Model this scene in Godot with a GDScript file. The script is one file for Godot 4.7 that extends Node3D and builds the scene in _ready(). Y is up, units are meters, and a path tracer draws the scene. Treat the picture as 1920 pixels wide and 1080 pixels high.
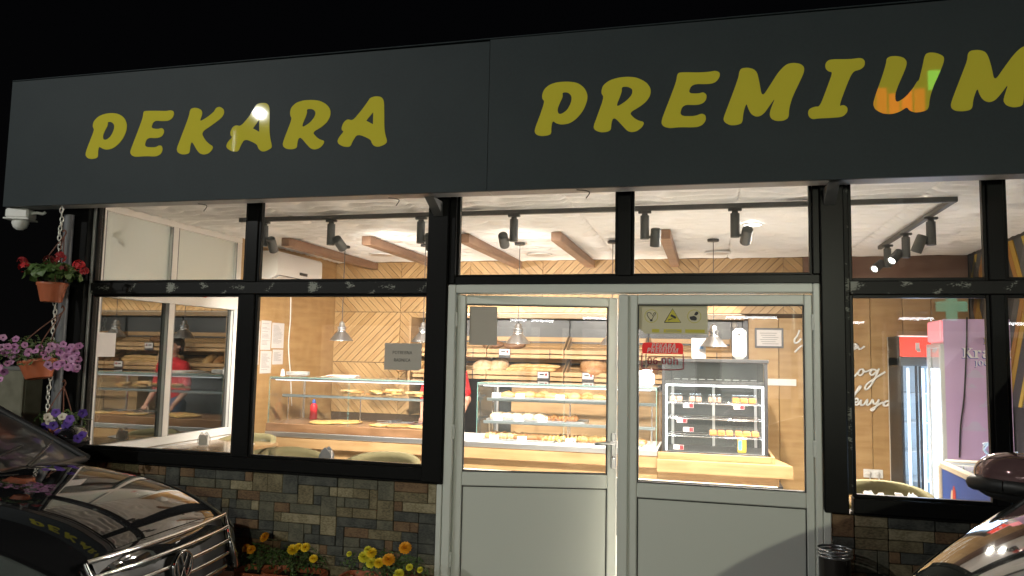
extends Node3D
# A bakery at night behind a glazed shop front, two parked cars, hanging flower pots.
# Shop front plane z = 0, x to the right, y up, the shop floor at y = 0, the pavement at y = -0.12.

const EYE := Vector3(0.0, 1.55, 4.5475)
const FOCAL := 1419.389
const GROUND := -0.12
var view := Basis.from_euler(Vector3(deg_to_rad(5.0385), deg_to_rad(14.5807), deg_to_rad(1.1365)))
var M := {}
var taken := {}
var rng := RandomNumberGenerator.new()

# ---------------------------------------------------------------- pixel of the photograph -> point on a known plane
func ray(px: float, py: float) -> Vector3:
	return view * Vector3((px - 960.0) / FOCAL, -(py - 540.0) / FOCAL, -1.0)
func on_z(px: float, py: float, z: float) -> Vector3:
	var d := ray(px, py); return EYE + d * ((z - EYE.z) / d.z)
func on_y(px: float, py: float, y: float) -> Vector3:
	var d := ray(px, py); return EYE + d * ((y - EYE.y) / d.y)
func on_x(px: float, py: float, x: float) -> Vector3:
	var d := ray(px, py); return EYE + d * ((x - EYE.x) / d.x)

# ---------------------------------------------------------------- mesh builder
class MB:
	var v := PackedVector3Array()
	var n := PackedVector3Array()
	var uv := PackedVector2Array()
	var ix := PackedInt32Array()
	func tri(a: Vector3, b: Vector3, c: Vector3) -> void:   # counter-clockwise seen from outside
		var nn := (b - a).cross(c - a).normalized()
		var k := v.size()
		v.append(a); v.append(b); v.append(c)
		for i in 3: n.append(nn); uv.append(Vector2.ZERO)
		ix.append(k); ix.append(k + 2); ix.append(k + 1)
	func tri_out(a: Vector3, b: Vector3, c: Vector3, o: Vector3) -> void:
		if (b - a).cross(c - a).dot((a + b + c) / 3.0 - o) < 0.0: tri(a, c, b)
		else: tri(a, b, c)
	func quad(a: Vector3, b: Vector3, c: Vector3, d: Vector3) -> void:
		tri(a, b, c); tri(a, c, d)
	func quad_out(a: Vector3, b: Vector3, c: Vector3, d: Vector3, o: Vector3) -> void:
		tri_out(a, b, c, o); tri_out(a, c, d, o)
	func quad_uv(a: Vector3, b: Vector3, c: Vector3, d: Vector3) -> void:  # a bottom left, then counter-clockwise
		var nn := (b - a).cross(c - a).normalized()
		var k := v.size()
		for p in [a, b, c, d]: v.append(p); n.append(nn)
		uv.append(Vector2(0, 1)); uv.append(Vector2(1, 1)); uv.append(Vector2(1, 0)); uv.append(Vector2(0, 0))
		for i in [0, 2, 1, 0, 3, 2]: ix.append(k + i)
	func box(c: Vector3, s: Vector3, bev := 0.0, b := Basis.IDENTITY) -> MB:
		var h := s * 0.5
		bev = minf(bev, minf(h.x, minf(h.y, h.z)) * 0.9)
		var p := {}
		for sx: int in [-1, 1]:
			for sy: int in [-1, 1]:
				for sz: int in [-1, 1]:
					for ax in 3:
						var q := Vector3(sx * h.x, sy * h.y, sz * h.z)
						for k in 3:
							if k != ax: q[k] -= bev * signf(q[k])
						p[[sx, sy, sz, ax]] = c + b * q
		for ax in 3:
			var u := (ax + 1) % 3
			var w := (ax + 2) % 3
			for s1: int in [-1, 1]:
				var f := []
				for st: Array in [[-1, -1], [1, -1], [1, 1], [-1, 1]]:
					var k := [0, 0, 0]
					k[ax] = s1; k[u] = st[0]; k[w] = st[1]
					f.append(p[[k[0], k[1], k[2], ax]])
				quad_out(f[0], f[1], f[2], f[3], c)
			if bev > 0.0:   # edges that run along ax
				for s1: int in [-1, 1]:
					for s2: int in [-1, 1]:
						var e := []
						for s3: int in [-1, 1]:
							var k := [0, 0, 0]
							k[ax] = s3; k[u] = s1; k[w] = s2
							e.append(p[[k[0], k[1], k[2], u]]); e.append(p[[k[0], k[1], k[2], w]])
						quad_out(e[0], e[1], e[3], e[2], c)
		if bev > 0.0:
			for sx: int in [-1, 1]:
				for sy: int in [-1, 1]:
					for sz: int in [-1, 1]:
						tri_out(p[[sx, sy, sz, 0]], p[[sx, sy, sz, 1]], p[[sx, sy, sz, 2]], c)
		return self
	func span(a: Vector3, b: Vector3, bev := 0.0) -> MB:    # a box from corner to corner
		return box((a + b) * 0.5, (b - a).abs(), bev)
	func prism(poly: PackedVector2Array, z0: float, z1: float, xf := Transform3D.IDENTITY, back := true) -> MB:
		var area := 0.0
		for i in poly.size():
			area += poly[i].cross(poly[(i + 1) % poly.size()])
		var q := poly.duplicate()
		if area < 0: q.reverse()
		var t := Geometry2D.triangulate_polygon(q)
		var f := func(p: Vector2, z: float) -> Vector3: return xf * Vector3(p.x, p.y, z)
		for i in range(0, t.size(), 3):
			var a := q[t[i]]; var b := q[t[i + 1]]; var c := q[t[i + 2]]
			if (b - a).cross(c - a) < 0: var s := b; b = c; c = s
			tri(f.call(a, z1), f.call(b, z1), f.call(c, z1))
			if back: tri(f.call(a, z0), f.call(c, z0), f.call(b, z0))
		for i in q.size():
			var a := q[i]; var b := q[(i + 1) % q.size()]
			quad(f.call(a, z0), f.call(b, z0), f.call(b, z1), f.call(a, z1))
		return self
	# rows of points; smooth normals; closed = the points of a row join up; centre decides which side is outside
	func grid(rows: Array, closed := false, flip := 0, centre = null) -> MB:
		var nr := rows.size(); var nc: int = rows[0].size()
		var mid := Vector3.ZERO
		if centre == null:
			for r: PackedVector3Array in rows:
				for p in r: mid += p
			mid /= nr * nc
		else: mid = centre
		var k := v.size()
		var acc := PackedVector3Array(); acc.resize(nr * nc)
		var faces := []
		var lc := nc if closed else nc - 1
		for i in nr - 1:
			for j in lc:
				var j2 := (j + 1) % nc
				var a: Vector3 = rows[i][j]; var b: Vector3 = rows[i][j2]; var c: Vector3 = rows[i + 1][j2]; var d: Vector3 = rows[i + 1][j]
				var fn := (c - a).cross(d - b)
				for e: int in [i * nc + j, i * nc + j2, (i + 1) * nc + j2, (i + 1) * nc + j]: acc[e] += fn
		var side := 0.0
		for i in nr:
			for j in nc: side += acc[i * nc + j].dot(rows[i][j] - mid)
		var s := 1.0 if side >= 0 else -1.0
		if flip != 0: s = float(flip)
		for i in nr:
			for j in nc:
				v.append(rows[i][j])
				var q := acc[i * nc + j] * s
				n.append(q.normalized() if q.length_squared() > 1e-20 else Vector3.UP)
				uv.append(Vector2(j / float(nc - 1), i / float(nr - 1)))
		for i in nr - 1:
			for j in lc:
				var j2 := (j + 1) % nc
				var a := k + i * nc + j; var b := k + i * nc + j2; var c := k + (i + 1) * nc + j2; var d := k + (i + 1) * nc + j
				if s > 0:
					for e: int in [a, c, b, a, d, c]: ix.append(e)
				else:
					for e: int in [a, b, c, a, c, d]: ix.append(e)
		return self
	func lathe(prof: Array, seg := 20, xf := Transform3D.IDENTITY) -> MB:   # [radius, height] pairs
		var rows := []
		for p: Array in prof:
			var r := PackedVector3Array()
			for j in seg:
				var a := TAU * j / seg
				r.append(xf * Vector3(cos(a) * maxf(p[0], 1e-4), p[1], sin(a) * maxf(p[0], 1e-4)))
			rows.append(r)
		return grid(rows, true)
	func tube(path: Array, rad, seg := 8, caps := true) -> MB:
		var rows := []
		var up := Vector3.ZERO
		for i in path.size():
			var t: Vector3 = (path[mini(i + 1, path.size() - 1)] - path[maxi(i - 1, 0)]).normalized()
			if up == Vector3.ZERO:
				up = Vector3.UP if absf(t.y) < 0.9 else Vector3.RIGHT
			var x := up.cross(t).normalized()
			up = t.cross(x).normalized()
			var r: float = rad[i] if rad is Array else rad
			var row := PackedVector3Array()
			for j in seg:
				var a := TAU * j / seg
				row.append(path[i] + (x * cos(a) + up * sin(a)) * r)
			rows.append(row)
		grid(rows, true)
		if caps:
			for e: int in [0, rows.size() - 1]:
				var c: Vector3 = path[e]
				var o: Vector3 = path[1 if e == 0 else e - 1]
				for j in seg: tri_out(c, rows[e][j], rows[e][(j + 1) % seg], o)
		return self
	func ball(c: Vector3, r: Vector3, seg := 12, rings := 8, b := Basis.IDENTITY) -> MB:
		var rows := []
		for i in rings + 1:
			var t := PI * i / rings
			var row := PackedVector3Array()
			for j in seg:
				var a := TAU * j / seg
				row.append(c + b * Vector3(sin(t) * cos(a) * r.x, cos(t) * r.y, sin(t) * sin(a) * r.z))
			rows.append(row)
		return grid(rows, true, 0, c)
	func add(o: MB, xf := Transform3D.IDENTITY) -> MB:
		var k := v.size()
		for p in o.v: v.append(xf * p)
		for p in o.n: n.append((xf.basis * p).normalized())
		uv.append_array(o.uv)
		for i in o.ix: ix.append(k + i)
		return self
	func mesh() -> ArrayMesh:
		var a := []
		a.resize(Mesh.ARRAY_MAX)
		a[Mesh.ARRAY_VERTEX] = v; a[Mesh.ARRAY_NORMAL] = n; a[Mesh.ARRAY_TEX_UV] = uv; a[Mesh.ARRAY_INDEX] = ix
		var m := ArrayMesh.new()
		m.add_surface_from_arrays(Mesh.PRIMITIVE_TRIANGLES, a)
		return m

func V(x: float, y: float, z: float) -> Vector3: return Vector3(x, y, z)
func smooth2(p: PackedVector2Array, times := 1) -> PackedVector2Array:
	for t in times:
		var q := PackedVector2Array()
		for i in p.size():
			var a := p[i]; var b := p[(i + 1) % p.size()]
			q.append(a.lerp(b, 0.22)); q.append(a.lerp(b, 0.78))
		p = q
	return p
func curve(pts: Array, steps := 6) -> Array:               # a smooth path through points
	var out := []
	for i in pts.size() - 1:
		var p0 = pts[maxi(i - 1, 0)]; var p1 = pts[i]; var p2 = pts[i + 1]; var p3 = pts[mini(i + 2, pts.size() - 1)]
		for s in steps:
			var t := s / float(steps)
			out.append(0.5 * ((2.0 * p1) + (p2 - p0) * t + (2.0 * p0 - 5.0 * p1 + 4.0 * p2 - p3) * t * t + (3.0 * p1 - p0 - 3.0 * p2 + p3) * t * t * t))
	out.append(pts[-1])
	return out

# ---------------------------------------------------------------- nodes
func numbered(called: String) -> String:
	var k: int = taken.get(called, 0)
	taken[called] = k + 1
	return called if k == 0 else "%s_%03d" % [called, k]
func thing(called: String, label: String, category: String, at := Vector3.ZERO, turn := 0.0, group := "") -> Node3D:
	var o := Node3D.new()
	o.name = numbered(called)
	add_child(o)
	o.position = at; o.rotation.y = turn
	tag(o, label, category, group)
	return o
func tag(o: Node3D, label: String, category: String, group := "") -> Node3D:
	o.set_meta("label", label); o.set_meta("category", category)
	if group != "": o.set_meta("group", group)
	return o
func put(called: String, mesh: Mesh, m: Material, parent: Node, at := Vector3.ZERO, b := Basis.IDENTITY) -> MeshInstance3D:
	var o := MeshInstance3D.new()
	o.name = numbered(called) if parent == self else called
	o.mesh = mesh
	o.material_override = m
	o.transform = Transform3D(b, at)
	parent.add_child(o, true)
	return o
func obj(called: String, mb: MB, m: Material, parent: Node = self) -> MeshInstance3D:
	return put(called, mb.mesh(), m, parent)
func bx(called: String, a: Vector3, b: Vector3, m: Material, parent: Node = self, bev := 0.003) -> MeshInstance3D:
	return obj(called, MB.new().span(a, b, bev), m, parent)
func struct(o: Node3D) -> Node3D:
	o.set_meta("kind", "structure"); return o
func dup(o: Node3D, at: Vector3, turn: float, label := "") -> Node3D:
	var c: Node3D = o.duplicate()
	c.name = numbered(String(o.name).get_slice("_0", 0))
	add_child(c)
	c.position = at; c.rotation.y = turn
	if label != "": c.set_meta("label", label)
	return c

# ---------------------------------------------------------------- materials (colours are linear, real-world values)
func mat(r: float, g: float, b: float, rough := 0.6, metal := 0.0) -> StandardMaterial3D:
	var m := StandardMaterial3D.new()
	m.albedo_color = Color(r, g, b).linear_to_srgb()
	m.roughness = rough; m.metallic = metal
	return m
func glow(r: float, g: float, b: float, e: float) -> StandardMaterial3D:
	var m := mat(r, g, b, 0.5)
	m.emission_enabled = true
	m.emission = Color(r, g, b).linear_to_srgb()
	m.emission_energy_multiplier = e
	return m
func pane_mat(a := 0.03, tint := Color(0.9, 0.95, 0.93), metal := 0.0, rough := 0.0) -> StandardMaterial3D:
	var m := StandardMaterial3D.new()
	m.albedo_color = Color(tint.r, tint.g, tint.b, a)
	m.transparency = BaseMaterial3D.TRANSPARENCY_ALPHA
	m.roughness = rough; m.metallic = metal
	return m
func noise_image(w: int, h: int, freq: float, seed_: int, oct := 4) -> Image:
	var f := FastNoiseLite.new()
	f.seed = seed_; f.frequency = freq; f.noise_type = FastNoiseLite.TYPE_SIMPLEX_SMOOTH
	f.fractal_octaves = oct
	return f.get_seamless_image(w, h)
# two noises blended between three linear colours; (sx, sy) shrink the fine noise first, so it stretches along one axis
func grain(size: int, a: Color, b: Color, c: Color, sx: int, sy: int, freq: float, seed_: int, share := 0.5) -> ImageTexture:
	var fine := noise_image(size / sx, size / sy, freq, seed_)
	fine.resize(size, size, Image.INTERPOLATE_CUBIC)
	var broad := noise_image(size, size, 0.012, seed_ + 7, 3)
	var im := Image.create(size, size, true, Image.FORMAT_RGB8)
	for y in size:
		for x in size:
			var f := fine.get_pixel(x, y).r
			var g := broad.get_pixel(x, y).r
			im.set_pixel(x, y, a.lerp(b, clampf((f - 0.5) * 1.6 + 0.5, 0, 1)).lerp(c, clampf((g - 0.4) * 2.0, 0, 1) * share).linear_to_srgb())
	im.generate_mipmaps()
	return ImageTexture.create_from_image(im)
func textured(t: Texture2D, scale: Vector3, rough := 0.6, metal := 0.0, world := true) -> StandardMaterial3D:
	var m := StandardMaterial3D.new()
	m.albedo_texture = t
	m.uv1_triplanar = true
	m.uv1_world_triplanar = world
	m.uv1_scale = scale
	m.roughness = rough; m.metallic = metal
	return m
func rough_map(m: StandardMaterial3D, lo: float, hi: float, freq: float, seed_: int) -> StandardMaterial3D:
	var n := noise_image(256, 256, freq, seed_)
	var im := Image.create(256, 256, true, Image.FORMAT_RGB8)
	for y in 256:
		for x in 256:
			var k := lerpf(lo, hi, clampf((n.get_pixel(x, y).r - 0.3) * 2.0, 0, 1))
			im.set_pixel(x, y, Color(k, k, k))
	im.generate_mipmaps()
	m.roughness_texture = ImageTexture.create_from_image(im)
	m.roughness = 1.0
	return m
func text(called: String, words: String, h: float, m: Material, parent: Node, at: Vector3, b := Basis.IDENTITY, depth := 0.001, font := "Droid Sans", bold := false) -> MeshInstance3D:
	var t := TextMesh.new()
	var f := SystemFont.new()
	f.font_names = PackedStringArray([font])
	if bold: f.font_weight = 700
	t.font = f
	t.text = words
	t.font_size = 64
	t.pixel_size = h / 46.0
	t.depth = depth
	t.curve_step = 2.0
	return put(called, t, m, parent, at, b)

func _ready() -> void:
	rng.seed = 20240611
	# camera
	var cam := Camera3D.new()
	cam.name = "camera"
	add_child(cam)
	cam.transform = Transform3D(view, EYE)
	cam.fov = rad_to_deg(2.0 * atan(540.0 / FOCAL))
	cam.near = 0.05; cam.far = 400.0
	cam.current = true
	# night sky and exposure
	var we := WorldEnvironment.new()
	we.name = "environment"
	var e := Environment.new()
	e.background_mode = Environment.BG_SKY
	var sky := Sky.new()
	var sm := ProceduralSkyMaterial.new()
	sm.sky_top_color = Color(0.012, 0.013, 0.017)
	sm.sky_horizon_color = Color(0.03, 0.028, 0.028)
	sm.ground_bottom_color = Color(0.01, 0.01, 0.01)
	sm.ground_horizon_color = Color(0.02, 0.02, 0.02)
	sky.sky_material = sm
	e.sky = sky
	e.tonemap_mode = Environment.TONE_MAPPER_LINEAR
	e.tonemap_exposure = 1.0
	e.sdfgi_enabled = true; e.ssao_enabled = true; e.ssil_enabled = true
	we.environment = e
	add_child(we)
	# the moon: the night's only directional light, very weak
	var moon := DirectionalLight3D.new()
	moon.name = "moon_light"
	moon.light_energy = 0.004
	moon.light_color = Color(0.8, 0.87, 1.0)
	moon.light_angular_distance = 0.5
	moon.shadow_enabled = true
	moon.rotation_degrees = Vector3(-55, 35, 0)
	add_child(moon)
	materials()
	ground()
	street_lamps()
	building()
	sign_board()
	ceiling_things()
	left_wall_things()
	counters()
	bakery_goods()
	shelves()
	cold_cabinet()
	right_side()
	tables()
	front_things()
	flowers()
	across_the_street()
	cars()
	person()

func lamp(l: Light3D, e: float, c: Color, at: Vector3, parent: Node, size := 0.03) -> void:
	l.light_energy = e; l.light_color = c; l.light_size = size; l.shadow_enabled = true
	if l is OmniLight3D: l.omni_range = 40.0; l.omni_attenuation = 2.0
	if l is SpotLight3D: l.spot_range = 40.0; l.spot_attenuation = 2.0
	parent.add_child(l, true)
	l.position = at

func materials() -> void:
	# wood
	M.oak = textured(grain(512, Color(0.49, 0.315, 0.14), Color(0.40, 0.235, 0.095), Color(0.53, 0.35, 0.165), 1, 16, 0.05, 3), V(0.9, 0.45, 0.9), 0.42)
	M.oak2 = textured(grain(512, Color(0.52, 0.34, 0.155), Color(0.43, 0.26, 0.11), Color(0.56, 0.375, 0.18), 1, 16, 0.05, 13), V(0.9, 0.45, 0.9), 0.42)
	M.oak3 = textured(grain(512, Color(0.45, 0.285, 0.12), Color(0.36, 0.21, 0.08), Color(0.49, 0.315, 0.145), 1, 16, 0.05, 23), V(0.9, 0.45, 0.9), 0.42)
	M.oak_flat = textured(grain(512, Color(0.39, 0.25, 0.12), Color(0.30, 0.18, 0.08), Color(0.42, 0.28, 0.145), 16, 1, 0.05, 33), V(0.5, 0.9, 0.9), 0.35)
	M.oak_dark = textured(grain(256, Color(0.22, 0.12, 0.06), Color(0.15, 0.078, 0.036), Color(0.27, 0.15, 0.08), 8, 1, 0.05, 43), V(0.8, 0.9, 0.8), 0.35)
	M.pine = textured(grain(256, Color(0.50, 0.315, 0.15), Color(0.39, 0.23, 0.10), Color(0.53, 0.35, 0.175), 8, 1, 0.05, 53), V(0.8, 1.2, 0.8), 0.5)
	M.beam = textured(grain(256, Color(0.30, 0.175, 0.11), Color(0.22, 0.12, 0.07), Color(0.33, 0.20, 0.125), 8, 1, 0.05, 63), V(0.6, 0.9, 0.6), 0.5)
	M.brown_wall = textured(grain(256, Color(0.22, 0.13, 0.09), Color(0.17, 0.09, 0.06), Color(0.26, 0.16, 0.11), 4, 1, 0.04, 73), V(0.6, 0.6, 0.6), 0.6)
	M.planks = []
	for m: StandardMaterial3D in [M.oak, M.oak2, M.oak3]:      # the same wood with its grain along the plank
		var t: ImageTexture = m.albedo_texture
		var im := t.get_image(); im.rotate_90(CLOCKWISE); im.generate_mipmaps()
		var p := textured(ImageTexture.create_from_image(im), V(0.45, 0.9, 0.9), 0.42, 0.0, false)
		M.planks.append(p)
	M.groove = mat(0.07, 0.038, 0.018, 0.8)
	# stone cladding: five sorts
	M.stones = []
	for s: Array in [[Color(0.19, 0.155, 0.085), Color(0.07, 0.055, 0.028), Color(0.27, 0.22, 0.13)], [Color(0.17, 0.10, 0.05), Color(0.075, 0.04, 0.02), Color(0.24, 0.15, 0.075)], [Color(0.062, 0.064, 0.055), Color(0.02, 0.021, 0.019), Color(0.12, 0.12, 0.10)], [Color(0.11, 0.105, 0.075), Color(0.05, 0.047, 0.032), Color(0.17, 0.155, 0.105)], [Color(0.28, 0.235, 0.145), Color(0.14, 0.115, 0.06), Color(0.36, 0.31, 0.21)]]:
		var m := textured(grain(256, s[0], s[1], s[2], 2, 1, 0.11, 100 + M.stones.size(), 0.5), V(2.9, 2.9, 2.9), 0.72)
		M.stones.append(m)
	M.mortar = mat(0.05, 0.045, 0.038, 0.9)
	# front
	M.sign = textured(grain(256, Color(0.028, 0.038, 0.043), Color(0.025, 0.034, 0.039), Color(0.031, 0.041, 0.046), 1, 1, 0.25, 5), V(0.7, 0.7, 0.7), 0.6)
	M.sign.metallic_specular = 0.35
	M.sign_edge = mat(0.30, 0.31, 0.31, 0.45)
	M.letter = mat(0.62, 0.55, 0.055, 0.024)
	M.black = rough_map(mat(0.008, 0.008, 0.008, 0.4), 0.25, 0.5, 0.02, 18)
	M.black.metallic_specular = 0.25
	M.black_worn = worn(91, Color(0.012, 0.012, 0.012), Color(0.34, 0.35, 0.31), 0.66, 0.8)
	M.pvc = rough_map(mat(0.62, 0.64, 0.60, 0.35), 0.25, 0.45, 0.015, 28)
	M.pvc_panel = rough_map(mat(0.58, 0.60, 0.56, 0.4), 0.32, 0.5, 0.012, 38)
	M.gasket = mat(0.02, 0.02, 0.02, 0.6)
	M.white = mat(0.78, 0.77, 0.74, 0.4)
	M.film = rough_map(mat(0.66, 0.70, 0.66, 0.3), 0.12, 0.4, 0.02, 48)
	M.glass = pane_mat(0.02)
	M.glass.backlight_enabled = true; M.glass.backlight = Color(0.055, 0.054, 0.052)    # dust on the shop windows
	M.glass_case = pane_mat(0.012, Color(0.85, 0.95, 0.93))
	M.glass_mirror = mat(0.185, 0.19, 0.185, 0.02, 1.0)
	M.edge_glass = pane_mat(0.55, Color(0.45, 0.65, 0.62))
	# metal, plastics
	M.steel = mat(0.55, 0.56, 0.58, 0.28, 1.0)
	M.steel_brushed = mat(0.60, 0.61, 0.63, 0.38, 1.0)
	M.chrome = mat(0.82, 0.82, 0.83, 0.06, 1.0)
	M.grey_pipe = mat(0.14, 0.145, 0.155, 0.45)
	M.track = mat(0.075, 0.075, 0.072, 0.5)
	M.dark_plastic = mat(0.03, 0.03, 0.032, 0.45)
	M.white_plastic = mat(0.80, 0.80, 0.78, 0.35)
	M.paper = mat(0.68, 0.65, 0.64, 0.8)
	M.paper_grey = mat(0.52, 0.48, 0.43, 0.85)
	M.ink = mat(0.05, 0.05, 0.055, 0.8)
	M.ink_grey = mat(0.34, 0.33, 0.33, 0.8)
	M.red = mat(0.60, 0.02, 0.03, 0.4)
	M.red_film = through(mat(0.62, 0.02, 0.03, 0.4), Color(0.8, 0.05, 0.06))
	M.white_film = through(mat(0.75, 0.75, 0.73, 0.4), Color(0.8, 0.8, 0.78))
	M.cream_film = through(mat(0.62, 0.58, 0.42, 0.5), Color(0.42, 0.39, 0.28))
	M.yellow_film = through(mat(0.62, 0.55, 0.06, 0.5), Color(0.5, 0.44, 0.06))
	M.thin_paper = through(mat(0.52, 0.48, 0.43, 0.85), Color(0.46, 0.44, 0.41))
	M.dark_red = mat(0.22, 0.01, 0.02, 0.5)
	M.terracotta = rough_map(mat(0.42, 0.115, 0.05, 0.5), 0.35, 0.6, 0.03, 58)
	# room
	M.tiles = textured(grain(256, Color(0.62, 0.58, 0.53), Color(0.54, 0.51, 0.47), Color(0.66, 0.62, 0.57), 1, 1, 0.03, 68), V(0.8, 0.8, 0.8), 0.3)
	M.wave = rough_map(mat(0.87, 0.855, 0.83, 0.5), 0.45, 0.65, 0.02, 78)
	M.slate = textured(grain(256, Color(0.05, 0.053, 0.056), Color(0.036, 0.038, 0.041), Color(0.065, 0.068, 0.07), 4, 1, 0.04, 88), V(1.0, 0.6, 1.0), 0.35)
	M.olive_fabric = textured(grain(256, Color(0.26, 0.23, 0.115), Color(0.19, 0.165, 0.08), Color(0.29, 0.255, 0.13), 1, 1, 0.2, 98, 0.3), V(4, 4, 4), 0.9)
	M.skin = mat(0.50, 0.27, 0.19, 0.55)
	M.led_cold = glow(0.86, 0.93, 1.0, 2.6)
	M.led_warm = glow(1.0, 0.90, 0.72, 2.4)

func through(m: StandardMaterial3D, c: Color) -> StandardMaterial3D:    # thin enough to let light from behind through
	m.backlight_enabled = true; m.backlight = c
	return m

# a dark paint with pale residue left on it in ragged patches
func worn(seed_: int, base: Color, pale: Color, cut: float, share: float) -> StandardMaterial3D:
	var a := noise_image(512, 512, 0.012, seed_, 5)
	var b := noise_image(512, 512, 0.12, seed_ + 1, 2)
	var im := Image.create(512, 512, true, Image.FORMAT_RGB8)
	for y in 512:
		for x in 512:
			var k := clampf((a.get_pixel(x, y).r * 0.75 + b.get_pixel(x, y).r * 0.25 - cut) * 9.0, 0, 1) * share
			im.set_pixel(x, y, base.lerp(pale, k).linear_to_srgb())
	im.generate_mipmaps()
	var m := textured(ImageTexture.create_from_image(im), V(0.9, 1.4, 0.9), 0.45)
	m.metallic_specular = 0.3
	return m

func ground() -> void:
	var t := grain(512, Color(0.055, 0.055, 0.053), Color(0.03, 0.03, 0.03), Color(0.075, 0.073, 0.07), 1, 1, 0.25, 201, 0.6)
	var m := MB.new()
	m.box(V(0, GROUND - 0.1, 30), V(240, 0.2, 240))
	struct(obj("ground", m, textured(t, V(0.7, 0.7, 0.7), 0.85)))
	var p := MB.new()
	p.span(V(-9, GROUND - 0.02, -0.02), V(6, GROUND + 0.004, 0.75), 0.004)
	struct(obj("pavement", p, textured(grain(256, Color(0.20, 0.19, 0.18), Color(0.13, 0.125, 0.12), Color(0.24, 0.23, 0.21), 1, 1, 0.2, 211, 0.5), V(0.8, 0.8, 0.8), 0.85)))

var house: Node3D

func building() -> void:
	house = thing("bakery_building", "single-storey bakery with glazed shop front in black steel frames", "building")
	var h := house
	# shell
	bx("floor", V(-4.6, -0.15, -4.0), V(2.7, 0, 0.03), M.tiles, h)
	var ceil := bx("ceiling", V(-4.6, 2.664, -4.0), V(2.7, 2.76, 0.0), M.white, h)
	bx("roof", V(-4.75, 2.763, -4.15), V(2.8, 2.86, 0.0), mat(0.06, 0.06, 0.06, 0.9), h)
	ceiling_panels(ceil)
	var lw := MB.new()
	lw.span(V(-4.6, 0, -1.88), V(-4.4, 2.66, -4.0))
	obj("side_wall", lw, M.oak, h)
	bx("side_wall", V(-4.6, 0, -0.06), V(-4.4, 0.74, -1.877), M.oak, h)
	bx("side_wall", V(2.5, 0, -0.06), V(2.7, 2.66, -4.0), mat(0.035, 0.036, 0.04, 0.7), h)
	var bw := bx("back_wall", V(-4.4, 0, -3.83), V(2.5, 2.66, -4.0), M.groove, h)
	planks(bw)
	striped_wall()
	# dark slate behind the bread shelves with a pale rail above, plain boards on the right
	bx("slate_panel", V(-3.2, 0.5, -3.805), V(0.35, 1.955, -3.79), M.slate, h)
	bx("shelf_rail", V(-3.24, 1.957, -3.80), V(0.37, 2.012, -3.66), M.oak_flat, h, 0.004)
	var up := MB.new().span(V(-3.2, 2.0125, -3.775), V(0.34, 2.02, -3.745), 0.002)
	obj("led_strip", up, M.led_warm, h)
	var ul := AreaLight3D.new()
	ul.area_size = Vector2(3.5, 0.03); ul.area_normalize_energy = true; ul.light_energy = 1.1; ul.light_color = Color(1.0, 0.95, 0.88); ul.shadow_enabled = true; ul.area_range = 20.0
	h.add_child(ul); ul.position = V(-1.43, 2.024, -3.76); ul.rotation_degrees = V(90, 0, 0)
	bx("post_strip", V(0.352, 0.0, -3.80), V(0.405, 1.955, -3.77), mat(0.16, 0.17, 0.19, 0.5), h)
	var bd := Node3D.new(); bd.name = "board_wall"; h.add_child(bd)
	var x := 0.41
	var k := 0
	while x < 2.48:
		var w: float = [0.30, 0.26, 0.34, 0.28][k % 4]
		bx("board", V(x, 0.0, -3.806), V(minf(x + w, 2.495) - 0.004, 1.985 if x < 0.95 else 2.30, -3.782), [M.oak, M.oak3, M.oak2][k % 3], bd, 0.003)
		x += w; k += 1
	bx("upper_wall", V(0.96, 2.303, -3.81), V(2.49, 2.625, -3.785), M.brown_wall, h)
	# stone-clad base
	stone_wall(-4.62, -1.637, 0.739, 501)
	stone_wall(0.65, 2.68, 0.721, 511)
	front_frames()
	doors()
	side_window()

func ceiling_panels(parent: Node3D) -> void:
	# 3D wave panels: real ripples, one mesh shared by all
	var W := 1.146; var D := 0.955
	var rows := []
	var fn := FastNoiseLite.new(); fn.seed = 4; fn.frequency = 1.0; fn.fractal_octaves = 2
	var nx := 40; var nz := 110
	for i in nz + 1:
		var r := PackedVector3Array()
		for j in nx + 1:
			var x := W * j / nx; var z := D * i / nz
			var warp := fn.get_noise_2d(x * 1.6, z * 1.6) * 0.10 + sin(x * 11.0 + z * 5.0) * 0.018 + fn.get_noise_2d(x * 5.0, z * 5.0 + 40.0) * 0.022
			var e := minf(minf(x, W - x), minf(z, D - z))
			var y := -0.021 * sin((z + warp) * TAU / 0.1365) * clampf(e / 0.03, 0, 1)
			r.append(V(x, y, -z))
		rows.append(r)
	var m := MB.new().grid(rows, false, 0, V(W / 2, 3.0, -D / 2))
	var me := m.mesh()
	for i in 6:
		for j in 4:
			var o := put("ceiling_panel", me, M.wave, parent, V(-4.395 + i * 1.149, 2.635, -0.005 - j * 0.957))

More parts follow.
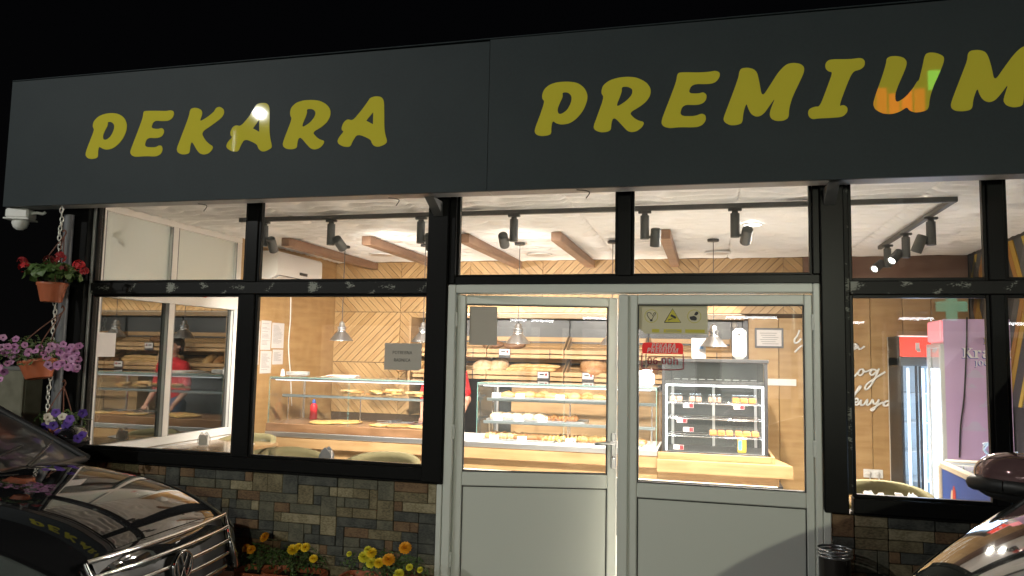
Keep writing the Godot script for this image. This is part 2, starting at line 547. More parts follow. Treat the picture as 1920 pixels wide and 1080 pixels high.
# planks laid in chevrons: square fields, the slope changing from field to field
func planks(parent: Node3D) -> void:
	var pitch := 0.092
	var field := func(x0: float, x1: float, y0: float, y1: float, up: bool) -> void:
		var rect := PackedVector2Array([Vector2(x0 + 0.002, y0 + 0.002), Vector2(x1 - 0.002, y0 + 0.002), Vector2(x1 - 0.002, y1 - 0.002), Vector2(x0 + 0.002, y1 - 0.002)])
		var s := 1.0 if up else -1.0
		var c := -4.0
		while c < 4.0:
			# the strip c <= y - s * (x - x0) <= c + pitch
			var a := PackedVector2Array()
			for q: Array in [[x0 - 0.1, 0.0], [x1 + 0.1, 0.0], [x1 + 0.1, pitch - 0.008], [x0 - 0.1, pitch - 0.008]]:
				a.append(Vector2(q[0], y0 + c + s * (q[0] - x0) + q[1]))
			for piece in Geometry2D.intersect_polygons(a, rect):
				if piece.size() > 2:
					var turn := Basis(V(0, 0, 1), s * PI / 4)
					var o := Vector3(x0, y0 + c, 0)
					var local := PackedVector2Array()
					for q in piece:
						var r := turn.inverse() * (V(q.x, q.y, 0) - o)
						local.append(Vector2(r.x, r.y))
					put("plank", MB.new().prism(local, -3.825, -3.812 + 0.0015 * (rng.randi() % 3), Transform3D.IDENTITY, false).mesh(), M.planks[rng.randi() % 3], parent, o, turn)
			c += pitch
	var x := -4.395
	for i in 7:
		var x1 := minf(x + 0.86, 0.958)
		field.call(x, x1, 2.03, 2.625, i % 2 == 1)
		if i < 2: field.call(x, x1, 1.43, 2.026, i % 2 == 0)
		if i < 2: field.call(x, x1, 0.83, 1.426, i % 2 == 1)
		x += 0.86
		if x > 0.95: break

func striped_wall() -> void:
	# slanted yellow and grey boards high on the right-hand wall
	var p := Node3D.new(); p.name = "slanted_boards"; house.add_child(p)
	var cols := [mat(0.42, 0.26, 0.03, 0.6), mat(0.05, 0.052, 0.055, 0.6), mat(0.50, 0.36, 0.06, 0.6), mat(0.09, 0.09, 0.092, 0.6), mat(0.34, 0.16, 0.03, 0.6)]
	var rect := PackedVector2Array([Vector2(-3.75, 1.2), Vector2(-0.2, 1.2), Vector2(-0.2, 2.6), Vector2(-3.75, 2.6)])
	var k := 0
	var c := -7.0
	while c < 3.0:
		var w: float = [0.09, 0.16, 0.06, 0.12, 0.08][k % 5]
		var a := PackedVector2Array()
		for q: Array in [[0.8, 0.0], [3.0, 0.0], [3.0, w], [0.8, w]]:
			a.append(Vector2(c + (1.0 if (k / 7) % 2 == 0 else -1.0) * q[0] * 0.55 + q[1], q[0]))
		for piece in Geometry2D.intersect_polygons(a, rect):
			obj("board", MB.new().prism(piece, 0.0, 0.008 + 0.002 * (k % 3), Transform3D(Basis(V(0, 0, 1), V(0, 1, 0), V(-1, 0, 0)), V(2.5, 0, 0)), false), cols[k % 5], p)
		c += w + 0.012; k += 1

func stone_wall(x0: float, x1: float, y1: float, seed_: int) -> void:
	var w := bx("stone_wall", V(x0, GROUND - 0.02, -0.13), V(x1, y1, 0.004), M.mortar, house)
	var g := RandomNumberGenerator.new(); g.seed = seed_
	var cs := 0.056
	var nx := int((x1 - x0) / cs); var ny := 14
	var cw := (x1 - x0) / nx; var chh := (y1 - GROUND) / ny
	var used := {}
	for j in ny:
		for i in nx:
			if used.has(Vector2i(i, j)): continue
			var ww: int = [1, 2, 2, 3, 3, 4, 5][g.randi() % 7]
			var hh: int = 2 if g.randf() < 0.22 and j < ny - 1 else 1
			if hh == 2: ww = mini(ww, 2)
			for q in ww:
				if i + q >= nx or used.has(Vector2i(i + q, j)): ww = q; break
			for a in ww:
				for b in hh: used[Vector2i(i + a, j + b)] = true
			var front := 0.014 + g.randf() * 0.010
			var k: int = [0, 0, 1, 1, 2, 2, 2, 3, 3, 4][g.randi() % 10]
			obj("stone", MB.new().span(V(x0 + i * cw + 0.0012, GROUND + j * chh + 0.0012, 0.0), V(x0 + (i + ww) * cw - 0.0012, GROUND + (j + hh) * chh - 0.0012, front), 0.004), M.stones[k], w)

func win(x0: float, x1: float, y0: float, y1: float, bead := 0.018) -> Node3D:   # one glazed field with its black bead and pane
	var n := Node3D.new(); n.name = "window"
	house.add_child(n, true)
	var m := MB.new()
	m.span(V(x0, y0, -0.05), V(x0 + bead, y1, -0.012), 0.003)
	m.span(V(x1 - bead, y0, -0.05), V(x1, y1, -0.012), 0.003)
	m.span(V(x0 + bead, y0, -0.05), V(x1 - bead, y0 + bead, -0.014), 0.003)
	m.span(V(x0 + bead, y1 - bead, -0.05), V(x1 - bead, y1, -0.014), 0.003)
	obj("bead", m, M.black, n)
	var p := MB.new()
	p.quad(V(x0 + bead * 0.5, y0 + bead * 0.5, -0.03), V(x1 - bead * 0.5, y0 + bead * 0.5, -0.03), V(x1 - bead * 0.5, y1 - bead * 0.5, -0.03), V(x0 + bead * 0.5, y1 - bead * 0.5, -0.03))
	obj("pane", p, M.glass, n)
	return n

func front_frames() -> void:
	var h := house
	# posts and rails of black steel tube
	bx("corner_post", V(-4.62, 0.7515, -0.12), V(-4.375, 2.75, 0.035), M.black, h, 0.006)
	bx("window_post", V(-4.372, 0.83, -0.07), V(-4.352, 2.62, 0.0), mat(0.32, 0.32, 0.31, 0.4), h)
	bx("mullion", V(-3.085, 2.013, -0.075), V(-2.998, 2.62, 0.0), M.black, h, 0.004)
	bx("mullion", V(-3.115, 0.83, -0.075), V(-2.998, 1.928, 0.003), M.black, h, 0.004)
	bx("post", V(-1.735, 0.7515, -0.13), V(-1.597, 2.75, 0.045), M.black, h, 0.006)
	bx("post", V(-1.596, 1.99, -0.10), V(-1.555, 2.63, 0.02), M.black, h, 0.004)
	bx("transom", V(-4.352, 1.93, -0.08), V(-1.737, 2.012, 0.006), M.black_worn, h, 0.004)
	bx("sill_rail", V(-4.374, 0.752, -0.08), V(-1.737, 0.829, 0.008), M.black, h, 0.004)
	bx("sill", V(-4.55, 0.740, -0.12), V(-1.60, 0.751, 0.03), M.black, h, 0.004)
	win(-4.352, -3.086, 2.013, 2.62)
	win(-2.997, -1.736, 2.013, 2.62)
	win(-4.352, -3.116, 0.83, 1.929)
	win(-2.997, -1.736, 0.83, 1.929)
	# over the door
	bx("transom", V(-1.554, 1.985, -0.08), V(0.609, 2.036, 0.012), M.black, h, 0.004)
	bx("mullion", V(-0.531, 2.037, -0.075), V(-0.446, 2.62, 0.008), M.black, h, 0.004)
	win(-1.554, -0.532, 2.037, 2.62, 0.014)
	win(-0.445, 0.572, 2.037, 2.62, 0.014)
	bx("post", V(0.573, 2.037, -0.1), V(0.61, 2.63, 0.02), M.black, h, 0.004)
	bx("post", V(0.611, 0.728, -0.13), V(0.735, 2.75, 0.045), M.black, h, 0.006)
	# right-hand windows
	bx("window_post", V(0.736, 0.83, -0.07), V(0.764, 2.62, 0.006), M.black_worn, h, 0.003)
	bx("mullion", V(1.460, 1.998, -0.075), V(1.540, 2.62, 0.004), M.black, h, 0.004)
	bx("mullion", V(1.462, 0.81, -0.075), V(1.530, 1.922, 0.004), M.black, h, 0.004)
	bx("transom", V(0.765, 1.923, -0.08), V(2.62, 1.997, 0.008), M.black_worn, h, 0.004)
	bx("sill_rail", V(0.765, 0.728, -0.08), V(2.62, 0.809, 0.008), M.black, h, 0.004)
	bx("sill", V(0.62, 0.722, -0.12), V(2.66, 0.7275, 0.03), M.black, h, 0.004)
	win(0.765, 1.459, 1.998, 2.62)
	win(1.541, 2.60, 1.998, 2.62)
	win(0.765, 1.461, 0.81, 1.922)
	win(1.531, 2.60, 0.81, 1.922)
	bx("corner_post", V(2.601, 0.702, -0.13), V(2.70, 2.75, 0.03), M.black, h, 0.006)
	# brackets that carry the sign board
	for q: float in [-1.665, 0.66]:
		var m := MB.new()
		m.prism(PackedVector2Array([Vector2(0, 0), Vector2(0.18, 0), Vector2(0, -0.09)]), -0.03, 0.03, Transform3D(Basis(V(0, 0, 1), V(0, 1, 0), V(-1, 0, 0)), V(q, 2.512, 0.05)))
		obj("bracket", m, mat(0.10, 0.10, 0.10, 0.5), h)
	# rain pipe on the corner
	obj("rain_pipe", MB.new().tube([V(-4.50, GROUND, 0.085), V(-4.50, 2.5, 0.085)], 0.034, 14), M.grey_pipe, h)

func leaf(w: float, called: String, stile_l: float, stile_r: float) -> Node3D:   # origin at its hinge-side bottom corner, running along +x
	var n := Node3D.new(); n.name = called
	house.add_child(n, true)
	var t := 0.058
	var y0 := 0.012; var y1 := 1.922
	var m := MB.new()
	m.span(V(0, y0, -t), V(stile_l, y1, 0), 0.006)
	m.span(V(w - stile_r, y0, -t), V(w, y1, 0), 0.006)
	m.span(V(stile_l, y1 - 0.058, -t + 0.001), V(w - stile_r, y1, -0.001), 0.006)
	m.span(V(stile_l, 0.735, -t + 0.001), V(w - stile_r, 0.82, -0.001), 0.006)
	m.span(V(stile_l, y0, -t + 0.001), V(w - stile_r, y0 + 0.09, -0.001), 0.006)
	obj("leaf_frame", m, M.pvc, n)
	var g := MB.new()   # rubber seals round glass and panel
	for r: Array in [[0.82, y1 - 0.058], [y0 + 0.09, 0.735]]:
		g.span(V(stile_l, r[0], -0.045), V(stile_l + 0.006, r[1], -0.006))
		g.span(V(w - stile_r - 0.006, r[0], -0.045), V(w - stile_r, r[1], -0.006))
		g.span(V(stile_l + 0.006, r[0], -0.045), V(w - stile_r - 0.006, r[0] + 0.006, -0.006))
		g.span(V(stile_l + 0.006, r[1] - 0.006, -0.045), V(w - stile_r - 0.006, r[1], -0.006))
	obj("seal", g, M.gasket, n)
	var p := MB.new()
	p.quad(V(stile_l + 0.003, 0.823, -0.028), V(w - stile_r - 0.003, 0.823, -0.028), V(w - stile_r - 0.003, y1 - 0.061, -0.028), V(stile_l + 0.003, y1 - 0.061, -0.028))
	obj("pane", p, M.glass, n)
	bx("panel", V(stile_l + 0.006, y0 + 0.096, -0.042), V(w - stile_r - 0.006, 0.729, -0.010), M.pvc_panel, n, 0.002)
	return n

func doors() -> void:
	var f := MB.new()
	f.span(V(-1.594, -0.02, -0.09), V(-1.540, 1.984, 0.03), 0.006)
	f.span(V(0.570, -0.02, -0.09), V(0.606, 1.984, 0.03), 0.006)
	f.span(V(-1.540, 1.930, -0.089), V(0.570, 1.984, 0.029), 0.006)
	obj("door_frame", f, M.pvc, house)
	bx("door_cover_strip", V(-1.632, GROUND, 0.0), V(-1.597, 0.74, 0.034), M.pvc, house, 0.004)
	bx("door_cover_strip", V(0.607, GROUND, 0.0), V(0.645, 0.74, 0.034), M.pvc, house, 0.004)
	bx("threshold", V(-1.594, GROUND, -0.1), V(0.606, 0.008, 0.06), M.steel_brushed, house, 0.006)
	var l := leaf(1.015, "door", 0.055, 0.06)
	l.position = V(-1.537, 0, 0.0)
	l.rotation.y = deg_to_rad(13.5)
	var hm := MB.new()
	hm.span(V(0.976, 0.86, 0.001), V(1.006, 1.08, 0.012), 0.004)
	obj("handle_plate", hm, M.steel, l)
	var hl := MB.new()
	hl.tube([V(0.991, 1.02, 0.01), V(0.991, 1.02, 0.052)], 0.010, 10)
	hl.tube(curve([V(0.993, 1.02, 0.05), V(0.96, 1.021, 0.056), V(0.90, 1.016, 0.054), V(0.875, 1.012, 0.046)], 4), 0.0105, 10)
	obj("handle", hl, M.steel, l)
	obj("lock", MB.new().lathe([[0.0, 0.008], [0.010, 0.007], [0.011, 0.0]], 14, Transform3D(Basis(V(1, 0, 0), V(0, 0, 1), V(0, -1, 0)), V(0.991, 0.93, 0.011))), M.chrome, l)
	for y: float in [0.25, 1.02, 1.72]:
		obj("hinge", MB.new().tube([V(-0.004, y, 0.012), V(-0.004, y + 0.09, 0.012)], 0.009, 10), M.pvc, l)
	var r := leaf(1.085, "door", 0.112, 0.042)
	r.position = V(-0.518, 0, 0.0)
	obj("astragal", MB.new().span(V(-0.002, 0.012, 0.001), V(0.062, 1.922, 0.018), 0.008), M.pvc, r)
	for y: float in [0.25, 1.02, 1.72]:
		obj("hinge", MB.new().tube([V(1.087, y, 0.012), V(1.087, y + 0.09, 0.012)], 0.009, 10), M.pvc, r)

func side_window() -> void:
	# white plastic window in the left-hand wall: two clear fields below, two frosted ones above
	var n := Node3D.new(); n.name = "side_window"
	house.add_child(n)
	var x0 := -4.47; var x1 := -4.392
	var za := -0.085; var zb := -1.875
	var m := MB.new()
	for r: Array in [[0.745, 0.815], [1.925, 2.045], [2.575, 2.630]]: m.span(V(x0, r[0], zb), V(x1, r[1], za), 0.005)
	for r: Array in [[-0.155, -0.085], [-0.965, -0.895], [-1.875, -1.80]]:
		for s: Array in [[0.815, 1.925], [2.045, 2.575]]: m.span(V(x0 + 0.001, s[0], r[0]), V(x1 - 0.001, s[1], r[1]), 0.005)
	obj("frame", m, M.white, n)
	bx("window_board", V(-4.39, 0.715, -1.87), V(-4.30, 0.743, -0.09), M.white, n, 0.006)
	for r: Array in [[-0.895, -0.155], [-1.80, -0.965]]:
		var p := MB.new()
		p.quad(V(-4.43, 0.815, r[1]), V(-4.43, 0.815, r[0]), V(-4.43, 1.925, r[0]), V(-4.43, 1.925, r[1]))
		obj("pane", p, M.glass_mirror, n)
		bx("frosted_pane", V(-4.436, 2.045, r[0]), V(-4.426, 2.575, r[1]), M.film, n, 0.0)
		var g := MB.new()
		for s: Array in [[0.815, 1.925], [2.045, 2.575]]:
			g.span(V(-4.40, s[0], r[0]), V(-4.394, s[1], r[0] + 0.006)); g.span(V(-4.40, s[0], r[1] - 0.006), V(-4.394, s[1], r[1]))
		obj("seal", g, mat(0.25, 0.26, 0.26, 0.5), n)
	bx("head_board", V(-4.6, 2.58, -0.06), V(-4.475, 2.65, -1.877), M.white, n)

# outlines of the painted letters, traced from the photograph: [crop x, crop y, crop scale, outline, hole]
const LETTERS := [
	[150, 200, 9.6, [230,330,250,260,330,175,440,130,570,112,700,130,800,200,845,310,840,420,790,550,700,670,590,755,480,778,400,755,345,715,325,800,325,900,290,930,200,945,130,925,97,870,110,800,170,640,230,490,255,410,232,370], [500,272,570,275,620,330,610,420,550,540,470,600,420,590,412,520,450,430,505,330]],
	[150, 200, 9.6, [1160,75,1400,75,1560,78,1620,65,1680,75,1697,130,1670,200,1600,255,1480,260,1335,250,1275,385,1400,405,1470,380,1510,410,1515,470,1470,540,1390,568,1205,560,1155,725,1360,735,1420,695,1475,705,1490,770,1460,850,1370,900,1180,890,1000,905,930,880,900,820,930,730,1050,420,1130,200,1140,110], []],
	[320, 180, 9.0, [330,225,380,200,450,200,520,235,538,300,485,435,600,370,730,270,765,200,830,178,895,220,905,290,860,370,700,490,515,615,580,740,650,810,718,850,700,910,640,970,560,990,490,970,440,910,358,760,330,840,322,960,260,985,180,985,115,950,100,890,150,760,250,500,310,330], []],
	[320, 180, 9.0, [1420,190,1450,140,1530,115,1620,120,1665,170,1672,300,1665,560,1680,720,1710,840,1700,880,1600,935,1530,935,1480,890,1455,810,1250,720,1180,840,1140,940,1030,935,960,890,935,850,960,780,1045,690,1010,670,1005,610,1040,530,1100,492,1185,510,1330,340], [1495,400,1495,605,1388,545]],
	[520, 170, 8.727, [207,350,230,270,310,195,430,158,570,150,700,165,810,225,870,310,870,410,820,510,720,600,575,680,640,760,700,800,770,820,760,870,700,935,620,965,550,950,490,890,385,765,345,780,325,870,320,935,250,960,150,955,95,915,88,860,130,740,240,460,212,410], [480,300,580,300,630,350,610,430,530,530,385,615,490,370]],
	[520, 170, 8.727, [1480,180,1520,115,1610,90,1700,100,1745,160,1750,350,1750,600,1765,720,1800,830,1760,880,1660,920,1590,910,1550,870,1525,795,1310,705,1230,830,1195,920,1090,918,1010,880,980,830,1010,760,1090,665,1055,650,1050,600,1090,510,1150,465,1235,490,1370,330], [1570,350,1565,550,1455,490]],
	[990, 140, 8.0, [210,310,240,220,330,145,450,110,600,103,740,120,840,190,893,290,890,390,830,540,730,660,620,735,500,750,420,730,370,690,350,790,350,890,290,915,200,922,130,905,97,860,110,790,180,610,250,400,215,365], [515,265,600,265,655,320,650,410,590,530,500,592,455,585,440,520,480,420,525,330]],
	[990, 140, 8.0, [1100,240,1125,160,1220,85,1350,45,1500,30,1640,45,1770,110,1840,200,1840,300,1780,400,1680,480,1520,572,1590,650,1660,690,1745,710,1720,780,1640,845,1560,865,1490,845,1420,770,1315,655,1270,660,1250,740,1245,830,1180,862,1080,865,1000,830,980,780,1020,670,1140,340,1105,290], [1405,182,1500,180,1570,220,1560,300,1480,390,1310,500,1410,260]],
	[1220, 110, 7.7125, [385,220,430,195,700,200,850,190,940,172,1000,200,1000,260,950,335,860,370,600,365,540,500,690,505,760,483,810,520,805,590,760,645,670,672,465,665,415,830,640,832,740,790,795,820,800,890,750,960,660,995,420,990,280,1007,190,985,152,935,170,850,280,570,370,330], []],
	[1220, 110, 7.7125, [1280,190,1310,140,1400,128,1490,150,1540,200,1570,330,1610,560,1730,380,1847,193,1957,83,2057,58,2167,73,2222,123,2217,203,2137,373,2047,563,2002,723,1997,853,1927,898,1817,903,1747,873,1717,813,1737,723,1807,558,1697,713,1650,780,1590,830,1520,840,1450,800,1410,720,1385,640,1340,780,1328,930,1250,960,1150,965,1075,925,1050,880,1070,810,1180,520,1270,270], []],
	[1440, 100, 7.7125, [825,170,850,115,910,85,1200,85,1340,62,1400,100,1400,180,1340,235,1225,262,1130,480,1025,770,1090,742,1150,780,1150,850,1080,920,900,935,740,940,640,955,590,915,575,855,600,800,680,770,750,770,860,480,935,270,880,265,835,225], []],
	[1620, 80, 6.4, [270,190,320,162,400,160,480,180,517,230,500,310,420,490,375,610,375,690,400,715,490,660,580,560,640,460,660,455,700,290,730,140,790,115,880,125,960,165,960,230,900,380,830,530,790,660,775,800,700,830,610,840,545,815,515,770,430,830,330,860,220,850,130,800,108,730,140,620,220,400,265,250], []],
	[1620, 80, 6.4, [1245,130,1280,95,1370,85,1450,105,1490,160,1530,290,1565,465,1680,300,1790,150,1880,60,2000,10,2090,50,2100,120,2040,270,1970,420,1925,560,1915,700,1900,760,1800,780,1710,755,1670,700,1690,620,1735,490,1640,620,1570,695,1500,718,1430,690,1385,620,1360,540,1310,680,1300,800,1200,825,1100,820,1050,790,1040,740,1070,650,1170,390,1240,210], []]]

const SIGN_Z := 0.24

func sign_board() -> void:
	var s := thing("sign_board", "long dark grey shop sign with yellow brush lettering above the windows", "sign", V(0, 0, 0))
	for r: Array in [[-4.94, -1.2915, 2.545, 2.530], [-1.2885, 2.85, 2.530, 2.518]]:
		# bent sheet: its lower edge is folded back
		var m := MB.new()
		m.prism(PackedVector2Array([Vector2(r[0], r[2]), Vector2(r[1], r[3]), Vector2(r[1], 3.462), Vector2(r[0], 3.472)]), SIGN_Z - 0.02, SIGN_Z)
		obj("panel", m, M.sign, s)
		var f := MB.new()
		f.prism(PackedVector2Array([Vector2(r[0], r[2]), Vector2(r[1], r[3]), Vector2(r[1], r[3] + 0.003), Vector2(r[0], r[2] + 0.003)]), 0.10, SIGN_Z - 0.0205)
		obj("folded_edge", f, M.sign_edge, s)
	bx("backing", V(-4.93, 2.56, 0.05), V(2.84, 3.45, 0.21), mat(0.04, 0.04, 0.04, 0.8), s)
	bx("top_cap", V(-4.94, 3.475, 0.03), V(2.85, 3.483, SIGN_Z + 0.004), M.sign, s)
	for L: Array in LETTERS:
		var loops := []
		for part: Array in [L[3], L[4]]:
			var p := PackedVector2Array()
			for i in range(0, part.size(), 2):
				var q := on_z(L[0] + part[i] / L[2], L[1] + part[i + 1] / L[2], SIGN_Z + 0.0015)
				p.append(Vector2(q.x, q.y))
			loops.append(smooth2(p, 2) if p.size() > 4 else p)
		var m := MB.new()
		var pieces := [loops[0]]
		if loops[1].size() > 0:    # cut through the hole so that no piece has one
			var c := Vector2.ZERO
			for q: Vector2 in loops[1]: c += q
			c /= loops[1].size()
			pieces = []
			for side: Array in [[-2.0, 0.0], [0.0, 2.0]]:
				var rect := PackedVector2Array([c + Vector2(side[0], -2), c + Vector2(side[1], -2), c + Vector2(side[1], 2), c + Vector2(side[0], 2)])
				for a: PackedVector2Array in Geometry2D.intersect_polygons(loops[0], rect):
					pieces.append_array(Geometry2D.clip_polygons(a, loops[1]))
		for p: PackedVector2Array in pieces: m.prism(p, SIGN_Z, SIGN_Z + 0.002, Transform3D.IDENTITY, false)
		obj("letter", m, M.letter, s)

func street_lamp(at: Vector3, label: String, head: Vector3, e: float, c: Color, cut: float) -> void:
	var t := thing("street_lamp", label, "street lamp", at)
	var h := head - at
	obj("pole", MB.new().tube([V(0, 0, 0), V(0, h.y + 0.05, 0)], [0.075, 0.045], 14), M.steel_brushed, t)
	obj("base", MB.new().lathe([[0.0, 0.3], [0.11, 0.28], [0.13, 0.0]], 14), M.steel_brushed, t)
	obj("arm", MB.new().tube(curve([V(0, h.y - 0.1, 0), V(h.x * 0.3, h.y + 0.12, h.z * 0.3), V(h.x, h.y + 0.13, h.z)], 5), 0.03, 10), M.steel_brushed, t)
	obj("lamp_housing", MB.new().lathe([[0.0, 0.16], [0.10, 0.14], [0.16, 0.05], [0.165, 0.03]], 18, Transform3D(Basis.IDENTITY, h)), M.grey_pipe, t)
	obj("lamp_glass", MB.new().ball(h, V(0.06, 0.05, 0.06), 16, 10), glow(c.r, c.g, c.b, 40.0), t)
	if cut > 0.0:      # a shaded lantern that throws its light downwards only
		var s := SpotLight3D.new()
		lamp(s, e, c, h - V(0, 0.06, 0), t, 0.05)
		s.spot_angle = cut; s.spot_angle_attenuation = 0.35
		s.rotation_degrees = V(-90, 0, 0)
	else: lamp(OmniLight3D.new(), e, c, h, t, 0.05)

func street_lamps() -> void:
	street_lamp(V(-9.2, GROUND, 8.9), "tall street lamp at the roadside left of the shop", V(-8.18, 5.99, 8.21), 34.0, Color(1.0, 1.0, 0.97), 0.0)
	street_lamp(V(1.6, GROUND, 10.9), "short street lamp across the parking strip facing the door", V(1.6, 2.75, 10.0), 17.0, Color(0.99, 1.0, 0.88), 0.0)

func spotlight(at: Vector3, aim: Vector3, side: float, label: String, e: float) -> void:
	# at: on the underside of the track
	var t := thing("track_spotlight", label, "spotlight", at, 0.0, "spotlights on the ceiling track")
	obj("adapter", MB.new().span(V(-0.045, -0.018, -0.014), V(0.045, 0.0, 0.014), 0.003).span(V(-0.02, -0.035, -0.01), V(0.02, -0.018, 0.01), 0.002), M.track, t)
	obj("driver_box", MB.new().lathe([[0.0, -0.033], [0.029, -0.034], [0.031, -0.037], [0.031, -0.198], [0.029, -0.2], [0.0, -0.2]], 18), M.track, t)
	var piv := V(side * 0.055, -0.185, 0.0)
	obj("joint", MB.new().tube([V(side * 0.02, -0.185, 0), piv], 0.010, 8), M.track, t)
	var d := (aim - at).normalized()
	var b := Basis.looking_at(d, Vector3.UP if absf(d.y) < 0.95 else Vector3.RIGHT)
	var xf := Transform3D(b * Basis(V(1, 0, 0), V(0, 0, 1), V(0, -1, 0)), piv + V(side * 0.02, 0, 0))
	obj("lamp_head", MB.new().lathe([[0.0, 0.062], [0.030, 0.060], [0.036, 0.052], [0.037, -0.066], [0.033, -0.067], [0.031, -0.055], [0.0, -0.054]], 20, xf), M.track, t)
	# the turned lathe runs its -y along the aim or against it: find out and put the lens there
	var front: Vector3 = xf * V(0, -0.058, 0)
	if (front - xf.origin).dot(d) < 0: front = xf * V(0, 0.064, 0)
	obj("lamp_lens", MB.new().ball(front, V(0.026, 0.004, 0.026), 14, 6, xf.basis), glow(1.0, 0.94, 0.84, 14.0), t)
	var s := SpotLight3D.new()
	lamp(s, e, Color(1.0, 0.965, 0.91), front + d * 0.03, t, 0.03)
	s.spot_angle = 50.0
	s.spot_angle_attenuation = 1.0
	s.basis = b

func ceiling_things() -> void:
	var tr := thing("ceiling_track", "black lighting track under the wavy ceiling with a bend at one end", "light track")
	bx("rail", V(-3.66, 2.572, -0.768), V(1.535, 2.606, -0.732), M.track, tr, 0.003)
	bx("rail", V(1.50, 2.573, -2.92), V(1.534, 2.607, -0.769), M.track, tr, 0.003)
	for x: float in [-3.2, -1.9, -0.6, 0.7]: bx("clip", V(x - 0.02, 2.6055, -0.765), V(x + 0.02, 2.614, -0.735), M.steel, tr)
	var k := 0
	var aims := [[-3.9, 1.0, -2.6], [-2.9, 1.3, -3.4], [-2.2, 0.4, -2.0], [-1.7, 1.2, -3.4], [-0.6, 0.2, -1.7], [-0.1, 1.0, -2.8]]
	var names := ["leftmost spotlight on the track beside the air conditioner", "second spotlight on the track, head turned towards the pastry case", "spotlight on the track beside the thick black post", "spotlight on the track above the open door leaf", "spotlight on the track with its head hanging straight down", "spotlight on the track tilted sharply towards the cold cabinet"]
	for px: float in [497, 622, 790, 964, 1209, 1378]:
		var p := on_z(px, 405, -0.75)
		var a: Array = aims[k]
		spotlight(V(p.x, 2.572, -0.75), V(a[0], a[1], a[2]), -1.0 if k == 3 else 1.0, names[k], 8.7)
		k += 1
	k = 0
	for z: float in [-1.28, -1.98, -2.62]:
		spotlight(V(1.517, 2.573, z), [V(1.0, 1.2, -1.5), V(0.5, 1.5, -1.2), V(0.35, 1.6, -1.6)][k], -1.0, ["spotlight nearest the bend of the track", "middle spotlight on the short arm of the track", "glaring spotlight at the far end of the track's short arm"][k], 10.0)
		k += 1
	# wooden beams
	k = 0
	for x: float in [-3.92, -3.09, -2.14, -1.31, -0.39]:
		var b := bx("ceiling_beam", V(x, 2.532, -3.78), V(x + 0.09, 2.613, -1.79), M.beam, self, 0.005)
		tag(b, ["brown wooden ceiling beam above the air conditioner", "brown wooden ceiling beam, second from the air conditioner", "brown wooden ceiling beam beside the smoke detector", "brown wooden ceiling beam over the open door leaf", "brown wooden ceiling beam nearest the recessed lamp"][k], "beam", "ceiling beams")
		k += 1
	# pendant lamps over the counter
	k = 0
	for x: float in [-3.52, -2.66, -1.715, -0.84, 0.045]:
		var t := thing("pendant_lamp", ["zinc pendant lamp hanging beside the wall notices", "zinc pendant lamp half behind the thick black post", "zinc pendant lamp in front of the bread baskets", "zinc pendant lamp behind the meeting stile of the doors", "zinc pendant lamp in front of the cold cabinet"][k], "lamp", V(x, 1.655, -2.31), 0.0, "zinc pendant lamps over the counter")
		obj("shade", MB.new().lathe([[0.113, 0.0], [0.115, 0.004], [0.070, 0.060], [0.045, 0.086], [0.040, 0.092], [0.040, 0.128], [0.044, 0.131], [0.044, 0.138], [0.030, 0.146], [0.026, 0.176], [0.012, 0.19], [0.0, 0.192]], 26), M.steel, t)
		obj("ring", MB.new().lathe([[0.041, 0.098], [0.047, 0.100], [0.047, 0.106], [0.041, 0.108]], 22), M.chrome, t)
		obj("bulb", MB.new().ball(V(0, 0.016, 0), V(0.021, 0.028, 0.021), 12, 8), mat(0.8, 0.78, 0.72, 0.15), t)
		obj("cord", MB.new().tube([V(0, 0.19, 0), V(0, 0.93, 0)], 0.0035, 6), M.dark_plastic, t)
		obj("canopy", MB.new().lathe([[0.0, 0.925], [0.048, 0.926], [0.05, 0.93], [0.05, 0.948], [0.0, 0.95]], 20), M.dark_plastic, t)
		k += 1
	# flush discs, one lit downlight, smoke detector
	for q: Array in [[715, 478, "round ceiling speaker between the two beams by the air conditioner"], [1012, 478, "round ceiling speaker over the bread shelves"], [1345, 475, "round ceiling speaker beside the cold cabinet's pendant lamp"]]:
		var p := on_y(q[0], q[1], 2.606)
		var t := thing("ceiling_speaker", q[2], "speaker", V(p.x, 2.602, p.z), 0.0, "round ceiling speakers")
		obj("ring", MB.new().lathe([[0.115, 0.0], [0.125, -0.004], [0.135, 0.0], [0.135, 0.01]], 28), M.white_plastic, t)
		obj("grille", MB.new().lathe([[0.0, 0.001], [0.115, 0.001]], 28), mat(0.62, 0.58, 0.54, 0.6), t)
	var dp := on_y(1411, 421, 2.606)
	var dl := thing("downlight", "small lit downlight set in the wavy ceiling", "ceiling lamp", V(dp.x, 2.602, dp.z))
	obj("rim", MB.new().lathe([[0.065, 0.0], [0.072, -0.004], [0.082, 0.0], [0.082, 0.01]], 24), M.white_plastic, dl)
	obj("lamp_disc", MB.new().lathe([[0.0, 0.0], [0.065, 0.0]], 24), glow(1.0, 0.96, 0.9, 9.0), dl)
	var ds := SpotLight3D.new()
	lamp(ds, 8.0, Color(1.0, 0.95, 0.86), V(0, -0.02, 0), dl, 0.06)
	ds.spot_angle = 75.0
	ds.rotation_degrees = V(-90, 0, 0)
	var sp := on_y(942, 478, 2.60)
	var sd := thing("smoke_detector", "small white smoke detector on the ceiling beside a beam", "smoke detector", V(sp.x, 2.606, sp.z))
	obj("base", MB.new().lathe([[0.0, 0.0], [0.052, 0.0], [0.054, -0.012], [0.0, -0.013]], 20), M.white_plastic, sd)
	obj("dome", MB.new().lathe([[0.042, -0.012], [0.042, -0.03], [0.03, -0.048], [0.0, -0.05]], 20), M.white_plastic, sd)

